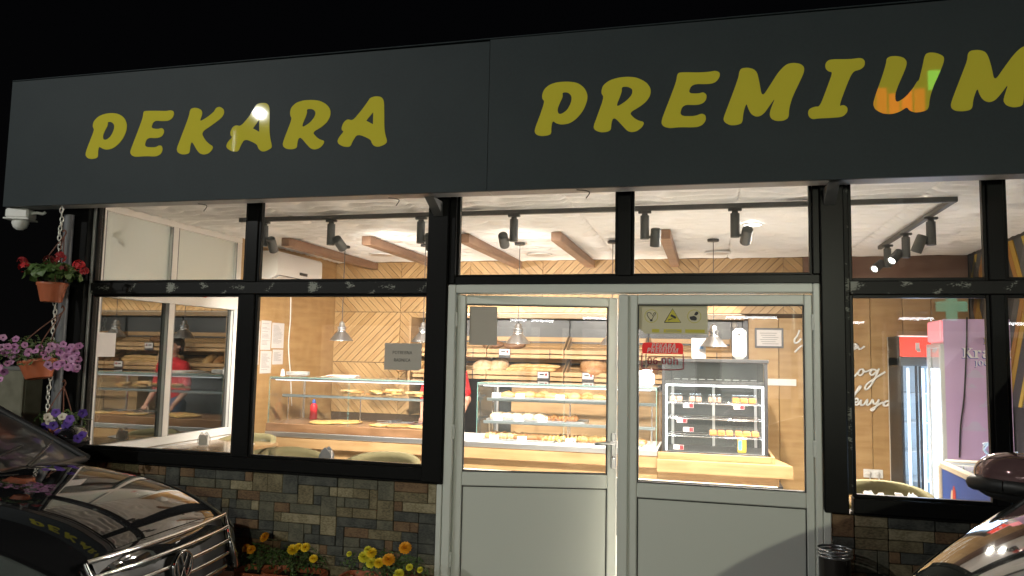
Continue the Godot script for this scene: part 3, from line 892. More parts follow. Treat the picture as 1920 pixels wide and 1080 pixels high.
func sheet(called: String, label: String, a: Vector3, b: Vector3, lines: int, group: String) -> void:
	# a paper notice on the left-hand wall with rows of print; a and b are opposite corners
	var t := thing(called, label, "notice", V(a.x, 0, 0), 0.0, group)
	var y0 := minf(a.y, b.y); var y1 := maxf(a.y, b.y); var z0 := minf(a.z, b.z); var z1 := maxf(a.z, b.z)
	bx("paper", V(0.001, y0, z0), V(0.003, y1, z1), M.paper, t, 0.0)
	var m := MB.new()
	var g := RandomNumberGenerator.new(); g.seed = int(a.z * 1000)
	for i in lines:
		var y := lerpf(y1 - 0.03, y0 + 0.03, i / float(lines))
		if g.randf() < 0.12: continue
		m.span(V(0.003, y, lerpf(z1, z0, 0.1)), V(0.0036, y - 0.004, lerpf(z1, z0, 0.5 + g.randf() * 0.4)))
	obj("print", m, M.ink_grey, t)

func left_wall_things() -> void:
	# air conditioner
	var ac := thing("air_conditioner", "white wall-mounted air conditioner high on the wooden wall", "air conditioner", V(-4.4, 0, 0))
	var prof := PackedVector2Array([Vector2(0.0, 2.27), Vector2(0.12, 2.265), Vector2(0.19, 2.31), Vector2(0.205, 2.38), Vector2(0.20, 2.53), Vector2(0.185, 2.55), Vector2(0.0, 2.555)])
	obj("body", MB.new().prism(prof, -3.1, -2.2), M.white_plastic, ac)
	obj("flap", MB.new().prism(PackedVector2Array([Vector2(0.125, 2.258), Vector2(0.200, 2.302), Vector2(0.206, 2.300), Vector2(0.13, 2.252)]), -3.06, -2.24), M.white_plastic, ac)
	for i in 3:
		obj("slot", MB.new().prism(PackedVector2Array([Vector2(0.150 + i * 0.018, 2.284 + i * 0.011), Vector2(0.157 + i * 0.018, 2.288 + i * 0.011), Vector2(0.158 + i * 0.018, 2.284 + i * 0.011), Vector2(0.151 + i * 0.018, 2.280 + i * 0.011)]), -3.05, -2.25), M.dark_plastic, ac)
	bx("display", V(0.2035, 2.345, -2.78), V(0.2075, 2.375, -2.62), M.dark_plastic, ac, 0.001)
	# notices, in a shallow frame and loose
	var f := on_x(480, 602, -4.4); 
	sheet("wall_notice", "printed notice nearest the side window on the wooden wall", V(-4.4, 1.84, -2.10), V(-4.4, 1.40, -2.25), 26, "printed notices on the wooden wall")
	sheet("wall_notice", "narrow printed notice second from the side window", V(-4.4, 1.85, -2.27), V(-4.4, 1.55, -2.45), 18, "printed notices on the wooden wall")
	sheet("wall_notice", "printed notice pinned furthest from the side window", V(-4.4, 1.835, -2.47), V(-4.4, 1.57, -2.70), 16, "printed notices on the wooden wall")
	sheet("wall_notice", "lower printed notice under the narrow one", V(-4.4, 1.54, -2.28), V(-4.4, 1.31, -2.48), 15, "printed notices on the wooden wall")
	sheet("wall_notice", "lower printed notice furthest from the side window", V(-4.4, 1.555, -2.50), V(-4.4, 1.40, -2.70), 9, "printed notices on the wooden wall")
	sheet("wall_notice", "tall printed notice close beside the side window frame", V(-4.4, 1.78, -1.96), V(-4.4, 1.30, -2.06), 20, "printed notices on the wooden wall")
	tag(obj("wall_cable", MB.new().tube(curve([V(-4.39, 2.3, -2.78), V(-4.388, 1.9, -2.80), V(-4.39, 1.6, -2.79), V(-4.388, 1.25, -2.86), V(-4.385, 0.95, -2.9)], 5), 0.006, 6), M.white_plastic), "white cable hanging down the wooden wall from the air conditioner", "cable")
	# blank sheet on the side window, a small red and white sticker above
	tag(bx("window_paper", V(-4.391, 1.475, -0.315), V(-4.389, 1.655, -0.05), M.paper, self, 0.0), "blank white sheet stuck to the side window", "paper")
	var st := thing("side_window_sticker", "small round prohibition sticker on the side window's white bar", "sticker", V(-4.391, 2.075, -1.32))
	bx("backing", V(0.0, -0.07, -0.05), V(0.0012, 0.06, 0.05), M.white, st, 0.0)
	obj("red_ring", MB.new().lathe([[0.028, 0.0014], [0.028, 0.002], [0.040, 0.002], [0.040, 0.0014]], 24, Transform3D(Basis(V(0, 1, 0), V(1, 0, 0), V(0, 0, 1)), V(0, 0.012, 0))), M.red, st)
	bx("red_bar", V(0.0013, -0.066, -0.045), V(0.002, -0.035, 0.045), M.red, st, 0.0)

func strip_light(parent: Node3D, a: Vector3, b: Vector3, e: float, c: Color, m: Material, down := true) -> void:
	# an LED strip from a to b with an area light of its size just below it
	obj("led_strip", MB.new().span(a, b, 0.002), m, parent)
	var l := AreaLight3D.new()
	l.area_size = Vector2(absf(b.x - a.x), 0.012)
	l.area_normalize_energy = true
	l.light_energy = e; l.light_color = c; l.shadow_enabled = true
	l.area_range = 20.0
	parent.add_child(l, true)
	l.position = V((a.x + b.x) / 2, minf(a.y, b.y) - 0.004, (a.z + b.z) / 2)
	l.rotation_degrees = V(-90 if down else 0, 0, 0)

func glass_sheet(called: String, a: Vector3, b: Vector3, c: Vector3, d: Vector3, parent: Node3D, m: Material = null) -> void:
	var p := MB.new(); p.quad(a, b, c, d)
	obj(called, p, m if m else M.glass_case, parent)

func case_shell(called: String, label: String, x0: float, x1: float, deck: float, top: float) -> Node3D:
	var t := thing(called, label, "display case", V(x0, deck, -2.1), 0.0, "glass pastry cases on the counter")
	var w := x1 - x0; var h := top - deck; var d := -0.66
	glass_sheet("front_pane", V(0, 0, 0), V(w, 0, 0), V(w, h - 0.01, 0), V(0, h - 0.01, 0), t)
	glass_sheet("end_pane", V(0, 0, d), V(0, 0, -0.003), V(0, h - 0.01, -0.003), V(0, h - 0.01, d), t)
	glass_sheet("end_pane", V(w, 0, d), V(w, 0, -0.003), V(w, h - 0.01, -0.003), V(w, h - 0.01, d), t)
	glass_sheet("top_pane", V(0, h, -0.002), V(w, h, -0.002), V(w, h, d), V(0, h, d), t)
	var e := MB.new()   # green polished edges
	e.span(V(0, h - 0.009, -0.004), V(w, h - 0.001, 0.001))
	e.span(V(-0.002, 0, -0.004), V(0.003, h - 0.01, 0.001)); e.span(V(w - 0.003, 0, -0.004), V(w + 0.002, h - 0.01, 0.001))
	obj("pane_edge", e, M.edge_glass, t)
	var f := MB.new()
	f.span(V(0.0, h - 0.028, -0.05), V(w, h - 0.010, -0.012), 0.003)
	f.span(V(0.0, h - 0.028, d), V(w, h - 0.006, d + 0.03), 0.003)
	for x: float in [0.012, w - 0.012]: f.span(V(x - 0.010, 0, d), V(x + 0.010, h - 0.03, d + 0.02), 0.003)
	obj("case_frame", f, M.steel_brushed, t)
	strip_light(t, V(0.05, h - 0.034, -0.045), V(w - 0.05, h - 0.028, -0.020), 0.09, Color(1.0, 0.97, 0.92), M.led_cold)
	glass_sheet("pane_joint", V(w * 0.5 - 0.002, 0, 0.001), V(w * 0.5 + 0.002, 0, 0.001), V(w * 0.5 + 0.002, h - 0.01, 0.001), V(w * 0.5 - 0.002, h - 0.01, 0.001), t, M.edge_glass)
	return t

func case_shelf(t: Node3D, w: float, y: float, z0: float, z1: float, led: bool) -> void:
	# a glass shelf with a grey front profile, thin rods under it
	obj("shelf", MB.new().span(V(0.03, y - 0.008, z1), V(w - 0.03, y, z0 - 0.006), 0.001), M.glass_case, t)
	obj("shelf_profile", MB.new().span(V(0.02, y - 0.026, z0 - 0.012), V(w - 0.02, y + 0.002, z0), 0.004), mat(0.22, 0.26, 0.27, 0.35, 0.6), t)
	var r := MB.new()
	for x: float in [0.06, w * 0.5, w - 0.06]: r.tube([V(x, 0, z0 - 0.06), V(x, y - 0.01, z0 - 0.06)], 0.006, 8)
	obj("shelf_rods", r, M.chrome, t)
	if led: strip_light(t, V(0.08, y - 0.016, z0 - 0.045), V(w - 0.08, y - 0.010, z0 - 0.022), 0.04, Color(1.0, 0.97, 0.92), M.led_cold)

func counters() -> void:
	var c := thing("shop_counter", "long oak shop counter with a lit plinth line", "counter")
	bx("plinth", V(-4.17, 0.0, -2.70), V(0.60, 0.50, -2.24), M.dark_plastic, c)
	bx("lower_panel", V(-4.17, 0.515, -2.72), V(-0.42, 0.612, -2.135), M.oak_flat, c, 0.004)
	bx("upper_band", V(-4.18, 0.613, -2.72), V(-0.42, 0.716, -2.085), M.oak_flat, c, 0.006)
	bx("metal_trim", V(-4.18, 0.717, -2.72), V(-0.42, 0.764, -2.075), M.steel_brushed, c, 0.005)
	bx("brown_trim", V(-4.18, 0.7645, -2.74), V(-2.42, 0.842, -2.083), M.oak_dark, c, 0.004)
	bx("worktop", V(-2.418, 0.7645, -2.74), V(-0.42, 0.772, -2.10), M.white, c)
	strip_light(c, V(-4.1, 0.503, -2.19), V(0.55, 0.512, -2.15), 0.25, Color(1.0, 0.9, 0.72), M.led_warm)
	bx("rear_counter", V(-2.05, 0.0, -3.74), V(0.3, 1.20, -3.40), M.oak_flat, c, 0.004)
	# the tray-like oak stand that carries the cold cabinet
	bx("stand_body", V(-0.418, 0.515, -2.74), V(0.56, 0.60, -2.12), M.oak_flat, c, 0.004)
	var m := MB.new()
	m.prism(PackedVector2Array([Vector2(-0.418, -2.76), Vector2(0.50, -2.76), Vector2(0.655, -1.985), Vector2(-0.418, -1.985)]), -0.70, -0.602, Transform3D(Basis(V(1, 0, 0), V(0, 0, 1), V(0, -1, 0)), V(0, 0, 0)))
	obj("stand_tray", m, M.oak_flat, c)
	bx("stand_edge", V(-0.418, 0.7015, -2.10), V(0.50, 0.755, -2.075), M.oak_flat, c, 0.003)
	bx("stand_edge", V(0.50, 0.7015, -2.70), V(0.525, 0.755, -2.075), M.oak_flat, c, 0.003)

	var a := case_shell("pastry_case", "glass pastry case with pies beside the wooden side wall", -4.165, -2.46, 0.844, 1.292)
	case_shelf(a, 1.705, 0.268, -0.20, -0.56, true)
	var b := case_shell("pastry_case", "glass pastry case with three rows of rolls behind the open door", -2.035, -0.43, 0.774, 1.296)
	case_shelf(b, 1.605, 0.368, -0.24, -0.58, true)
	case_shelf(b, 1.605, 0.168, -0.14, -0.58, true)

	# things standing on the cases
	var pl := on_y(560, 703, 1.30)
	var st := thing("plate_stack", "stack of white plates on top of the pastry case", "plates", V(-4.0, 1.294, -2.34))
	for i in 5: obj("plate", MB.new().lathe([[0.0, 0.002], [0.07, 0.001], [0.115, 0.012], [0.118, 0.016], [0.07, 0.007], [0.0, 0.006]], 22, Transform3D(Basis.IDENTITY, V(0, i * 0.007, 0))), M.white_plastic, st)
	var nk := thing("paper_pile", "flat pile of wrapping paper on top of the pastry case", "paper", V(-3.55, 1.294, -2.4), 0.15)
	for i in 4: obj("sheet", MB.new().box(V(0.008 * i, 0.003 + i * 0.005, 0), V(0.34 - 0.02 * i, 0.004, 0.22), 0.001, Basis(V(0, 1, 0), 0.06 * i)), [M.paper, M.pine, M.paper, M.paper][i], nk)
	var cup := thing("salt_shaker", "small white shaker on the pastry case corner", "shaker", V(-4.1, 1.294, -2.22))
	obj("jar", MB.new().lathe([[0.0, 0.0], [0.02, 0.0], [0.022, 0.005], [0.018, 0.05], [0.0, 0.052]], 14), M.white_plastic, cup)
	obj("cap", MB.new().lathe([[0.019, 0.05], [0.019, 0.062], [0.012, 0.07], [0.0, 0.071]], 14), M.steel, cup)
	# ketchup
	var kp := on_z(587, 797, -2.62)
	var kb := thing("ketchup_bottle", "red squeeze bottle with blue cap behind the case glass", "bottle", V(kp.x, 0.844, -2.62))
	obj("bottle_body", MB.new().lathe([[0.0, 0.0], [0.036, 0.0], [0.040, 0.01], [0.039, 0.06], [0.034, 0.075], [0.038, 0.09], [0.037, 0.14], [0.020, 0.165], [0.0, 0.166]], 18), M.red, kb)
	obj("cap", MB.new().lathe([[0.020, 0.162], [0.020, 0.185], [0.012, 0.205], [0.0, 0.206]], 16), mat(0.04, 0.10, 0.35, 0.4), kb)
	# bag of buns at the end of the second case
	var bag := thing("napkin_box", "white folded paper bag on the pastry case beside the cold cabinet", "bag", V(-0.54, 1.298, -2.3))
	obj("bag_body", MB.new().box(V(0, 0.06, 0), V(0.16, 0.12, 0.12), 0.02), M.paper, bag)
	obj("bag_fold", MB.new().box(V(0.0, 0.13, 0.01), V(0.13, 0.03, 0.05), 0.008, Basis(V(0, 0, 1), 0.2)), M.paper, bag)

# ---------------------------------------------------------------- baked goods
func croissant_mesh() -> ArrayMesh:
	var path := []; var rad := []
	for i in 25:
		var t := i / 24.0
		var a := lerpf(-1.25, 1.25, t)
		path.append(V(sin(a) * 0.062, 0.028 - 0.008 * absf(a), cos(a) * 0.045 - 0.03))
		rad.append(maxf(0.004, 0.030 * pow(sin(PI * clampf(t, 0.02, 0.98)), 0.75) * (1.0 + 0.11 * sin(t * TAU * 4.5))))
	return MB.new().tube(path, rad, 12).mesh()
func roll_mesh(lx: float, ly: float, lz: float, cut: bool) -> ArrayMesh:
	var rows := []
	for i in 15:
		var t := PI * i / 14.0
		var row := PackedVector3Array()
		for j in 20:
			var a := TAU * j / 20.0
			var p := V(cos(t) * lx, sin(t) * sin(a) * ly, sin(t) * cos(a) * lz)
			p.y = maxf(p.y, -ly * 0.55)
			if cut and p.y > 0: p.y *= 1.0 - 0.22 * exp(-pow(fmod(absf(p.x + p.z * 0.5) + 0.0, lx * 0.5) / (lx * 0.10), 2.0))
			row.append(p + V(0, ly * 0.55, 0))
		rows.append(row)
	return MB.new().grid(rows, true).mesh()
func twist_mesh() -> ArrayMesh:
	var m := MB.new()
	for s in 2:
		var path := []
		for i in 21:
			var t := i / 20.0
			var a := t * TAU * 1.75 + s * PI
			path.append(V(lerpf(-0.085, 0.085, t), 0.022 + 0.013 * sin(a), 0.016 * cos(a)))
		m.tube(path, 0.0165, 9)
	return m.mesh()
func pie_mesh(r: float, h: float) -> ArrayMesh:
	var rows := []
	for q: Array in [[0.0, h * 0.8], [0.4, h * 0.75], [0.75, h * 0.85], [0.9, h], [0.98, h * 0.8], [1.0, h * 0.4], [0.97, 0.0]]:
		var row := PackedVector3Array()
		for j in 28:
			var a := TAU * j / 28.0
			var k := 1.0 + 0.03 * sin(a * 3.0 + 1.0) + 0.015 * sin(a * 7.0)
			row.append(V(cos(a) * r * k * maxf(q[0], 0.001), q[1] * (1.0 + 0.15 * sin(a * 5.0) * q[0]), sin(a) * r * k * maxf(q[0], 0.001)))
		rows.append(row)
	return MB.new().grid(rows, true).mesh()
func slice_mesh() -> ArrayMesh:
	return MB.new().prism(smooth2(PackedVector2Array([Vector2(-0.10, -0.07), Vector2(0.10, -0.02), Vector2(0.09, 0.05), Vector2(-0.07, 0.075)]), 2), -0.016, 0.0, Transform3D(Basis(V(1, 0, 0), V(0, 0, 1), V(0, -1, 0)), V(0, 0.016, 0))).mesh()

func baked(seed_: int, a: Color, b: Color, c: Color) -> StandardMaterial3D:
	return textured(grain(128, a, b, c, 1, 1, 0.06, seed_, 0.7), V(6, 6, 6), 0.5)

func good(called: String, label: String, cat: String, me: Mesh, m: Material, at: Vector3, turn: float, group: String, s := 1.0) -> MeshInstance3D:
	var o := put(called, me, m, self, at, Basis(V(0, 1, 0), turn).scaled(V(s, s, s)))
	tag(o, label, cat, group)
	return o

func price_tag(at: Vector3, label: String, lean := -0.35) -> void:
	var t := thing("price_tag", label, "price tag", at, 0.0, "white price tags in the pastry case")
	var b := Basis(V(1, 0, 0), lean)
	obj("card", MB.new().box(b * V(0, 0.024, 0), V(0.085, 0.048, 0.002), 0.0, b), M.paper, t)
	obj("print", MB.new().box(b * V(-0.012, 0.03, 0.0014), V(0.045, 0.007, 0.0006), 0.0, b).box(b * V(-0.018, 0.016, 0.0014), V(0.03, 0.006, 0.0006), 0.0, b), M.ink, t)
	obj("logo", MB.new().box(b * V(0.028, 0.026, 0.0014), V(0.014, 0.014, 0.0006), 0.0, b), M.red, t)

func tray(label: String, at: Vector3, w: float, d: float) -> void:
	var t := thing("steel_tray", label, "tray", at, 0.0, "steel trays in the pastry cases")
	var m := MB.new()
	m.span(V(-w / 2, 0, -d / 2), V(w / 2, 0.003, d / 2))
	obj("bottom", m, M.steel_brushed, t)
	var r := MB.new()
	r.span(V(-w / 2, 0.003, d / 2 - 0.005), V(w / 2, 0.016, d / 2), 0.002); r.span(V(-w / 2, 0.003, -d / 2), V(w / 2, 0.016, -d / 2 + 0.005), 0.002)
	r.span(V(-w / 2, 0.003, -d / 2 + 0.005), V(-w / 2 + 0.005, 0.016, d / 2 - 0.005), 0.002); r.span(V(w / 2 - 0.005, 0.003, -d / 2 + 0.005), V(w / 2, 0.016, d / 2 - 0.005), 0.002)
	obj("rim", r, M.steel_brushed, t)

func bakery_goods() -> void:
	var g := RandomNumberGenerator.new(); g.seed = 77
	var gold := baked(301, Color(0.407, 0.2, 0.052), Color(0.252, 0.096, 0.022), Color(0.488, 0.281, 0.096))
	var brown := baked(303, Color(0.266, 0.111, 0.03), Color(0.148, 0.052, 0.015), Color(0.355, 0.17, 0.052))
	var pale := baked(305, Color(0.518, 0.355, 0.163), Color(0.4, 0.222, 0.067), Color(0.577, 0.444, 0.252))
	var sugar := baked(307, Color(0.577, 0.518, 0.414), Color(0.444, 0.296, 0.133), Color(0.629, 0.592, 0.518))
	var cheese := baked(309, Color(0.533, 0.37, 0.118), Color(0.407, 0.207, 0.044), Color(0.592, 0.474, 0.222))
	var cro := croissant_mesh(); var bun := roll_mesh(0.062, 0.042, 0.05, false); var loaf := roll_mesh(0.09, 0.036, 0.042, true); var tw := twist_mesh(); var sl := slice_mesh(); var pie := pie_mesh(0.15, 0.018)
	# second case, upper shelf (y 1.142): puffy rolls and croissants
	var y := 1.1425
	tray("steel tray on the upper glass shelf of the roll case", V(-1.40, y, -2.49), 1.12, 0.26)
	var x := -1.86
	var kk := 0
	while x < -0.92:
		for r in 2:
			if true:
				var me: Mesh = [cro, loaf, cro, bun][(kk + r) % 4]
				good("pastry", ["golden croissant on the upper glass shelf of the roll case", "scored golden roll on the upper glass shelf of the roll case", "golden croissant on the upper glass shelf of the roll case", "round bun on the upper glass shelf of the roll case"][(kk + r) % 4], "pastry", me, [gold, pale, gold, pale][(kk + r) % 4], V(x + g.randf() * 0.02, y + 0.004, -2.57 + r * 0.13), g.randf_range(-0.6, 0.6), "pastries on the upper shelf of the roll case")
		x += 0.108; kk += 1
	# middle shelf (y 0.942): sugared buns, twists
	y = 0.9425
	tray("steel tray on the middle glass shelf of the roll case", V(-1.54, y, -2.43), 0.92, 0.30)
	x = -1.93; kk = 0
	while x < -1.12:
		for r in 2:
			var s := x > -1.5
			good("pastry", "dark twisted roll on the middle glass shelf" if s else "sugared round bun on the middle glass shelf", "pastry", tw if s and r == 1 else (cro if s else bun), [brown, sugar][0 if s and r == 1 else 1] if not (s and r == 0) else gold, V(x + g.randf() * 0.015, y + 0.004, -2.50 + r * 0.14), g.randf_range(-0.3, 0.3) + (1.2 if s else 0.0), "pastries on the middle shelf of the roll case")
		x += 0.102; kk += 1
	# deck (y 0.774): croissants, twists, slices
	y = 0.7745
	tray("steel tray on the bottom of the roll case, left end", V(-1.66, y, -2.30), 0.66, 0.30)
	tray("steel tray on the bottom of the roll case, right end", V(-0.93, y, -2.30), 0.72, 0.30)
	x = -1.94; kk = 0
	while x < -0.6:
		for r in 2:
			var me: Mesh = [cro, loaf, tw][(kk / 3) % 3]
			good("pastry", ["curved croissant on the bottom tray of the roll case", "scored roll on the bottom tray of the roll case", "twisted stick on the bottom tray of the roll case"][(kk / 3) % 3], "pastry", me, [gold, pale, brown, cheese][(kk / 3 + r) % 4], V(x + g.randf() * 0.02, y + 0.006, -2.38 + r * 0.14), g.randf_range(-0.5, 0.5) + (1.3 if (kk / 3) % 3 == 2 else 0.0), "pastries on the bottom of the roll case")
		x += 0.094; kk += 1
	for q: Array in [[-1.93, 1.146, -2.36], [-1.70, 1.146, -2.36], [-1.32, 1.146, -2.36]]: price_tag(V(q[0], q[1], q[2]), "white price tag on the upper shelf of the roll case")
	for q: Array in [[-1.88, 0.946, -2.26], [-1.68, 0.946, -2.26], [-1.46, 0.946, -2.26]]: price_tag(V(q[0], q[1], q[2]), "white price tag on the middle shelf of the roll case")
	for q: Array in [[-1.88, 0.776, -2.135], [-1.62, 0.776, -2.135], [-1.18, 0.776, -2.135], [-0.78, 0.776, -2.135]]: price_tag(V(q[0], q[1], q[2]), "white price tag at the bottom front of the roll case")
	# first case: pizza slices on the shelf, flat pies on the deck
	y = 1.1125
	var px := 655.0
	for i in 4:
		var p := on_z([660, 705, 735, 780][i], 738, -2.42)
		for k in [3, 3, 4, 3][i]:
			good("pizza_slice", ["pizza slice in the small heap alone on the glass shelf", "pizza slice in the wide heap on the glass shelf", "pizza slice in the wide heap on the glass shelf", "pizza slice in the heap beside the black post"][i], "pizza slice", sl, [cheese, gold, pale][(k + i) % 3], V(p.x + 0.03 * (k % 2), y + k * 0.015, -2.42 + 0.02 * (k % 3)), 0.5 * k + i, "pizza slices on the shelf of the pie case")
	y = 0.8445
	for q: Array in [[600, 795, 1.0, "wide yellow pie lying at the wall end of the pie case"], [650, 793, 1.0, "wide yellow pie beside the tongs tray in the pie case"], [748, 800, 0.85, "pie on the tray nearest the black post"], [705, 800, 0.7, "small pie between the two pairs of tongs"], [785, 803, 0.8, "browned pie at the post end of the pie case"]]:
		var p := on_y(q[0], q[1], 0.846)
		good("flat_pie", q[3], "pie", pie, [cheese, cheese, pale, gold, brown][int(q[0]) % 5], V(p.x, y + 0.003, clampf(p.z, -2.6, -2.26)), q[0], "flat pies in the pie case", q[2])
	for q: Array in [[-2.98, "steel tray with tongs in the pie case"], [-2.62, "steel tray at the post end of the pie case"]]: tray(q[1], V(q[0], y, -2.45), 0.28, 0.34)
	for q: Array in [[-3.02, -2.40, 0.4, "steel tongs with black grips lying on the pie tray"], [-2.66, -2.38, -0.5, "steel tongs lying beside the browned pie"]]:
		var t := thing("serving_tongs", q[3], "tongs", V(q[0], y + 0.02, q[1]), q[2], "serving tongs in the pie case")
		for s: float in [-1.0, 1.0]:
			obj("arm", MB.new().box(V(0.0, 0.012 + s * 0.01, s * 0.012), V(0.24, 0.003, 0.018), 0.001, Basis(V(0, 1, 0), s * 0.05)), M.steel, t)
			obj("grip", MB.new().box(V(0.07, 0.014 + s * 0.01, s * 0.014), V(0.10, 0.010, 0.022), 0.003, Basis(V(0, 1, 0), s * 0.05)), M.dark_plastic, t)

func shelves() -> void:
	# two tiers of slanting slatted bread baskets
	var proto: Node3D = null
	var mats := [M.pine, M.oak_flat]
	var xs := [-3.215, -2.352, -1.488, -0.622]
	for tier in 2:
		for i in 4:
			var at := V(xs[i], [1.515, 1.278][tier], -3.46)
			var lab: String = ["upper", "lower"][tier] + " slatted bread basket " + ["at the wood-panelled end of the shelves", "behind the shop assistant", "behind the round floury loaf and baguettes" if tier == 1 else "above the baguettes", "nearest the cold cabinet"][i]
			if proto == null:
				proto = thing("bread_basket", lab, "bread basket", at, 0.0, "slatted bread baskets on the back wall")
				var w := 0.856
				for k in 6:
					var u := k / 5.0
					obj("slat", MB.new().box(V(w / 2, 0.035 + u * 0.125, -0.035 - u * 0.27), V(w, 0.010, 0.040), 0.002, Basis(V(1, 0, 0), 0.43)), mats[k % 2], proto)
				obj("front_slat", MB.new().span(V(0, 0.052, -0.004), V(w, 0.096, 0.010), 0.002), M.pine, proto)
				obj("front_slat", MB.new().span(V(0, 0.002, -0.004), V(w, 0.040, 0.010), 0.002), M.pine, proto)
				obj("back_slat", MB.new().span(V(0, 0.19, -0.335), V(w, 0.24, -0.322), 0.002), M.pine, proto)
				for x: float in [0.012, w - 0.012]:
					obj("side_board", MB.new().prism(PackedVector2Array([Vector2(0.0, 0.0), Vector2(0.0, 0.10), Vector2(0.32, 0.25), Vector2(0.32, 0.10), Vector2(0.05, 0.0)]), -0.006, 0.006, Transform3D(Basis(V(0, 0, -1), V(0, 1, 0), V(1, 0, 0)), V(x, 0.0, -0.006))), M.oak_flat, proto)
				obj("clip", MB.new().span(V(w * 0.82, -0.004, 0.0105), V(w * 0.83, 0.10, 0.013)), M.dark_plastic, proto)
			else:
				dup(proto, at, 0.0, lab)
	var un := thing("shelf_frame", "dark upright frame carrying the slatted bread baskets", "shelving")
	for x: float in [-3.222, -2.356, -1.492, -0.626, 0.24]: bx("upright", V(x - 0.004, 0.86, -3.79), V(x + 0.004, 1.955, -3.755), M.dark_plastic, un)
	bx("side_panel", V(-3.262, 0.86, -3.80), V(-3.236, 1.955, -3.42), M.oak_flat, un)
	# bread
	var g := RandomNumberGenerator.new(); g.seed = 9
	var crust := baked(321, Color(0.42, 0.20, 0.07), Color(0.24, 0.10, 0.03), Color(0.62, 0.42, 0.22))
	var flour := baked(323, Color(0.60, 0.42, 0.24), Color(0.40, 0.22, 0.09), Color(0.80, 0.70, 0.55))
	var dark := baked(325, Color(0.22, 0.10, 0.04), Color(0.12, 0.05, 0.02), Color(0.32, 0.17, 0.07))
	var pale := baked(327, Color(0.66, 0.42, 0.17), Color(0.48, 0.25, 0.08), Color(0.74, 0.54, 0.28))
	var round_ := roll_mesh(0.13, 0.085, 0.115, true)
	var long_ := roll_mesh(0.30, 0.036, 0.042, true)
	var brick := roll_mesh(0.15, 0.058, 0.07, true)
	var tilt := Basis(V(1, 0, 0), 0.43)
	var at := func(px: float, tier: int, u: float) -> Vector3:
		var p := on_z(px, 690, -3.46 - 0.035 - u * 0.27)
		return V(p.x, [1.515, 1.278][tier] + 0.042 + u * 0.125, p.z)
	var lay := func(called: String, label: String, me: Mesh, m: Material, p: Vector3, turn: float, s: float, grp: String) -> void:
		var o := put(called, me, m, self, p, tilt * Basis(V(0, 1, 0), turn).scaled(V(s, s, s)))
		tag(o, label, "bread", grp)
	lay.call("round_loaf", "round floury loaf beside the shop assistant", round_, flour, at.call(908, 1, 0.35), 0.3, 1.0, "loaves in the bread baskets")
	lay.call("round_loaf", "second round floury loaf leaning on the first", round_, flour, at.call(936, 1, 0.5), 0.9, 0.95, "loaves in the bread baskets")
	for k in 3: lay.call("baguette", "pale baguette lying in the lower bread basket", long_, pale, at.call(985 + k * 8, 1, 0.15 + k * 0.27), 0.02 * k, 1.0, "baguettes in the lower bread basket")
	lay.call("dark_loaf", "small dark loaf beside the baguettes", brick, dark, at.call(1050, 1, 0.25), 1.2, 0.75, "loaves in the bread baskets")
	lay.call("round_loaf", "big cracked round loaf at the door leaf's edge", round_, crust, at.call(1115, 1, 0.45), 1.8, 1.35, "loaves in the bread baskets")
	for k in 4: lay.call("brick_loaf", "tin loaf in the lower basket at the panelled end", brick, [crust, pale][k % 2], at.call(760 + k * 24, 1, 0.45), 1.4, 1.0, "tin loaves at the panelled end")
	for k in 5: lay.call("brick_loaf", "tin loaf in the lower basket nearest the cold cabinet", brick, [crust, dark][k % 2], at.call(1190 + k * 32, 1, 0.45), 1.4, 1.0, "tin loaves nearest the cold cabinet")
	for k in 2: lay.call("brick_loaf", "dark tin loaf in the upper basket by the pendant lamp", brick, dark, at.call(925 + k * 40, 0, 0.6), 0.2, 0.8, "dark tin loaves in the upper basket")
	for q: Array in [[946, 0, "price holder on the upper basket under the pendant lamp"], [1019, 1, "price holder on the lower basket in front of the baguettes"], [1103, 1, "price holder on the lower basket under the big loaf"]]:
		var p := on_z(q[0], 660, -3.44)
		var t := thing("price_holder", q[2], "price tag", V(p.x, [1.515, 1.278][q[1]], -3.445), 0.0, "black price holders on the baskets")
		bx("holder", V(-0.065, 0.0, 0.0), V(0.065, 0.10, 0.006), M.dark_plastic, t)
		bx("card", V(-0.058, 0.03, 0.0062), V(0.058, 0.094, 0.008), M.paper, t, 0.0)
		bx("print", V(-0.04, 0.06, 0.0081), V(0.01, 0.075, 0.0088), M.ink, t, 0.0)
		bx("logo", V(0.022, 0.055, 0.0081), V(0.044, 0.08, 0.0088), M.dark_red, t, 0.0)

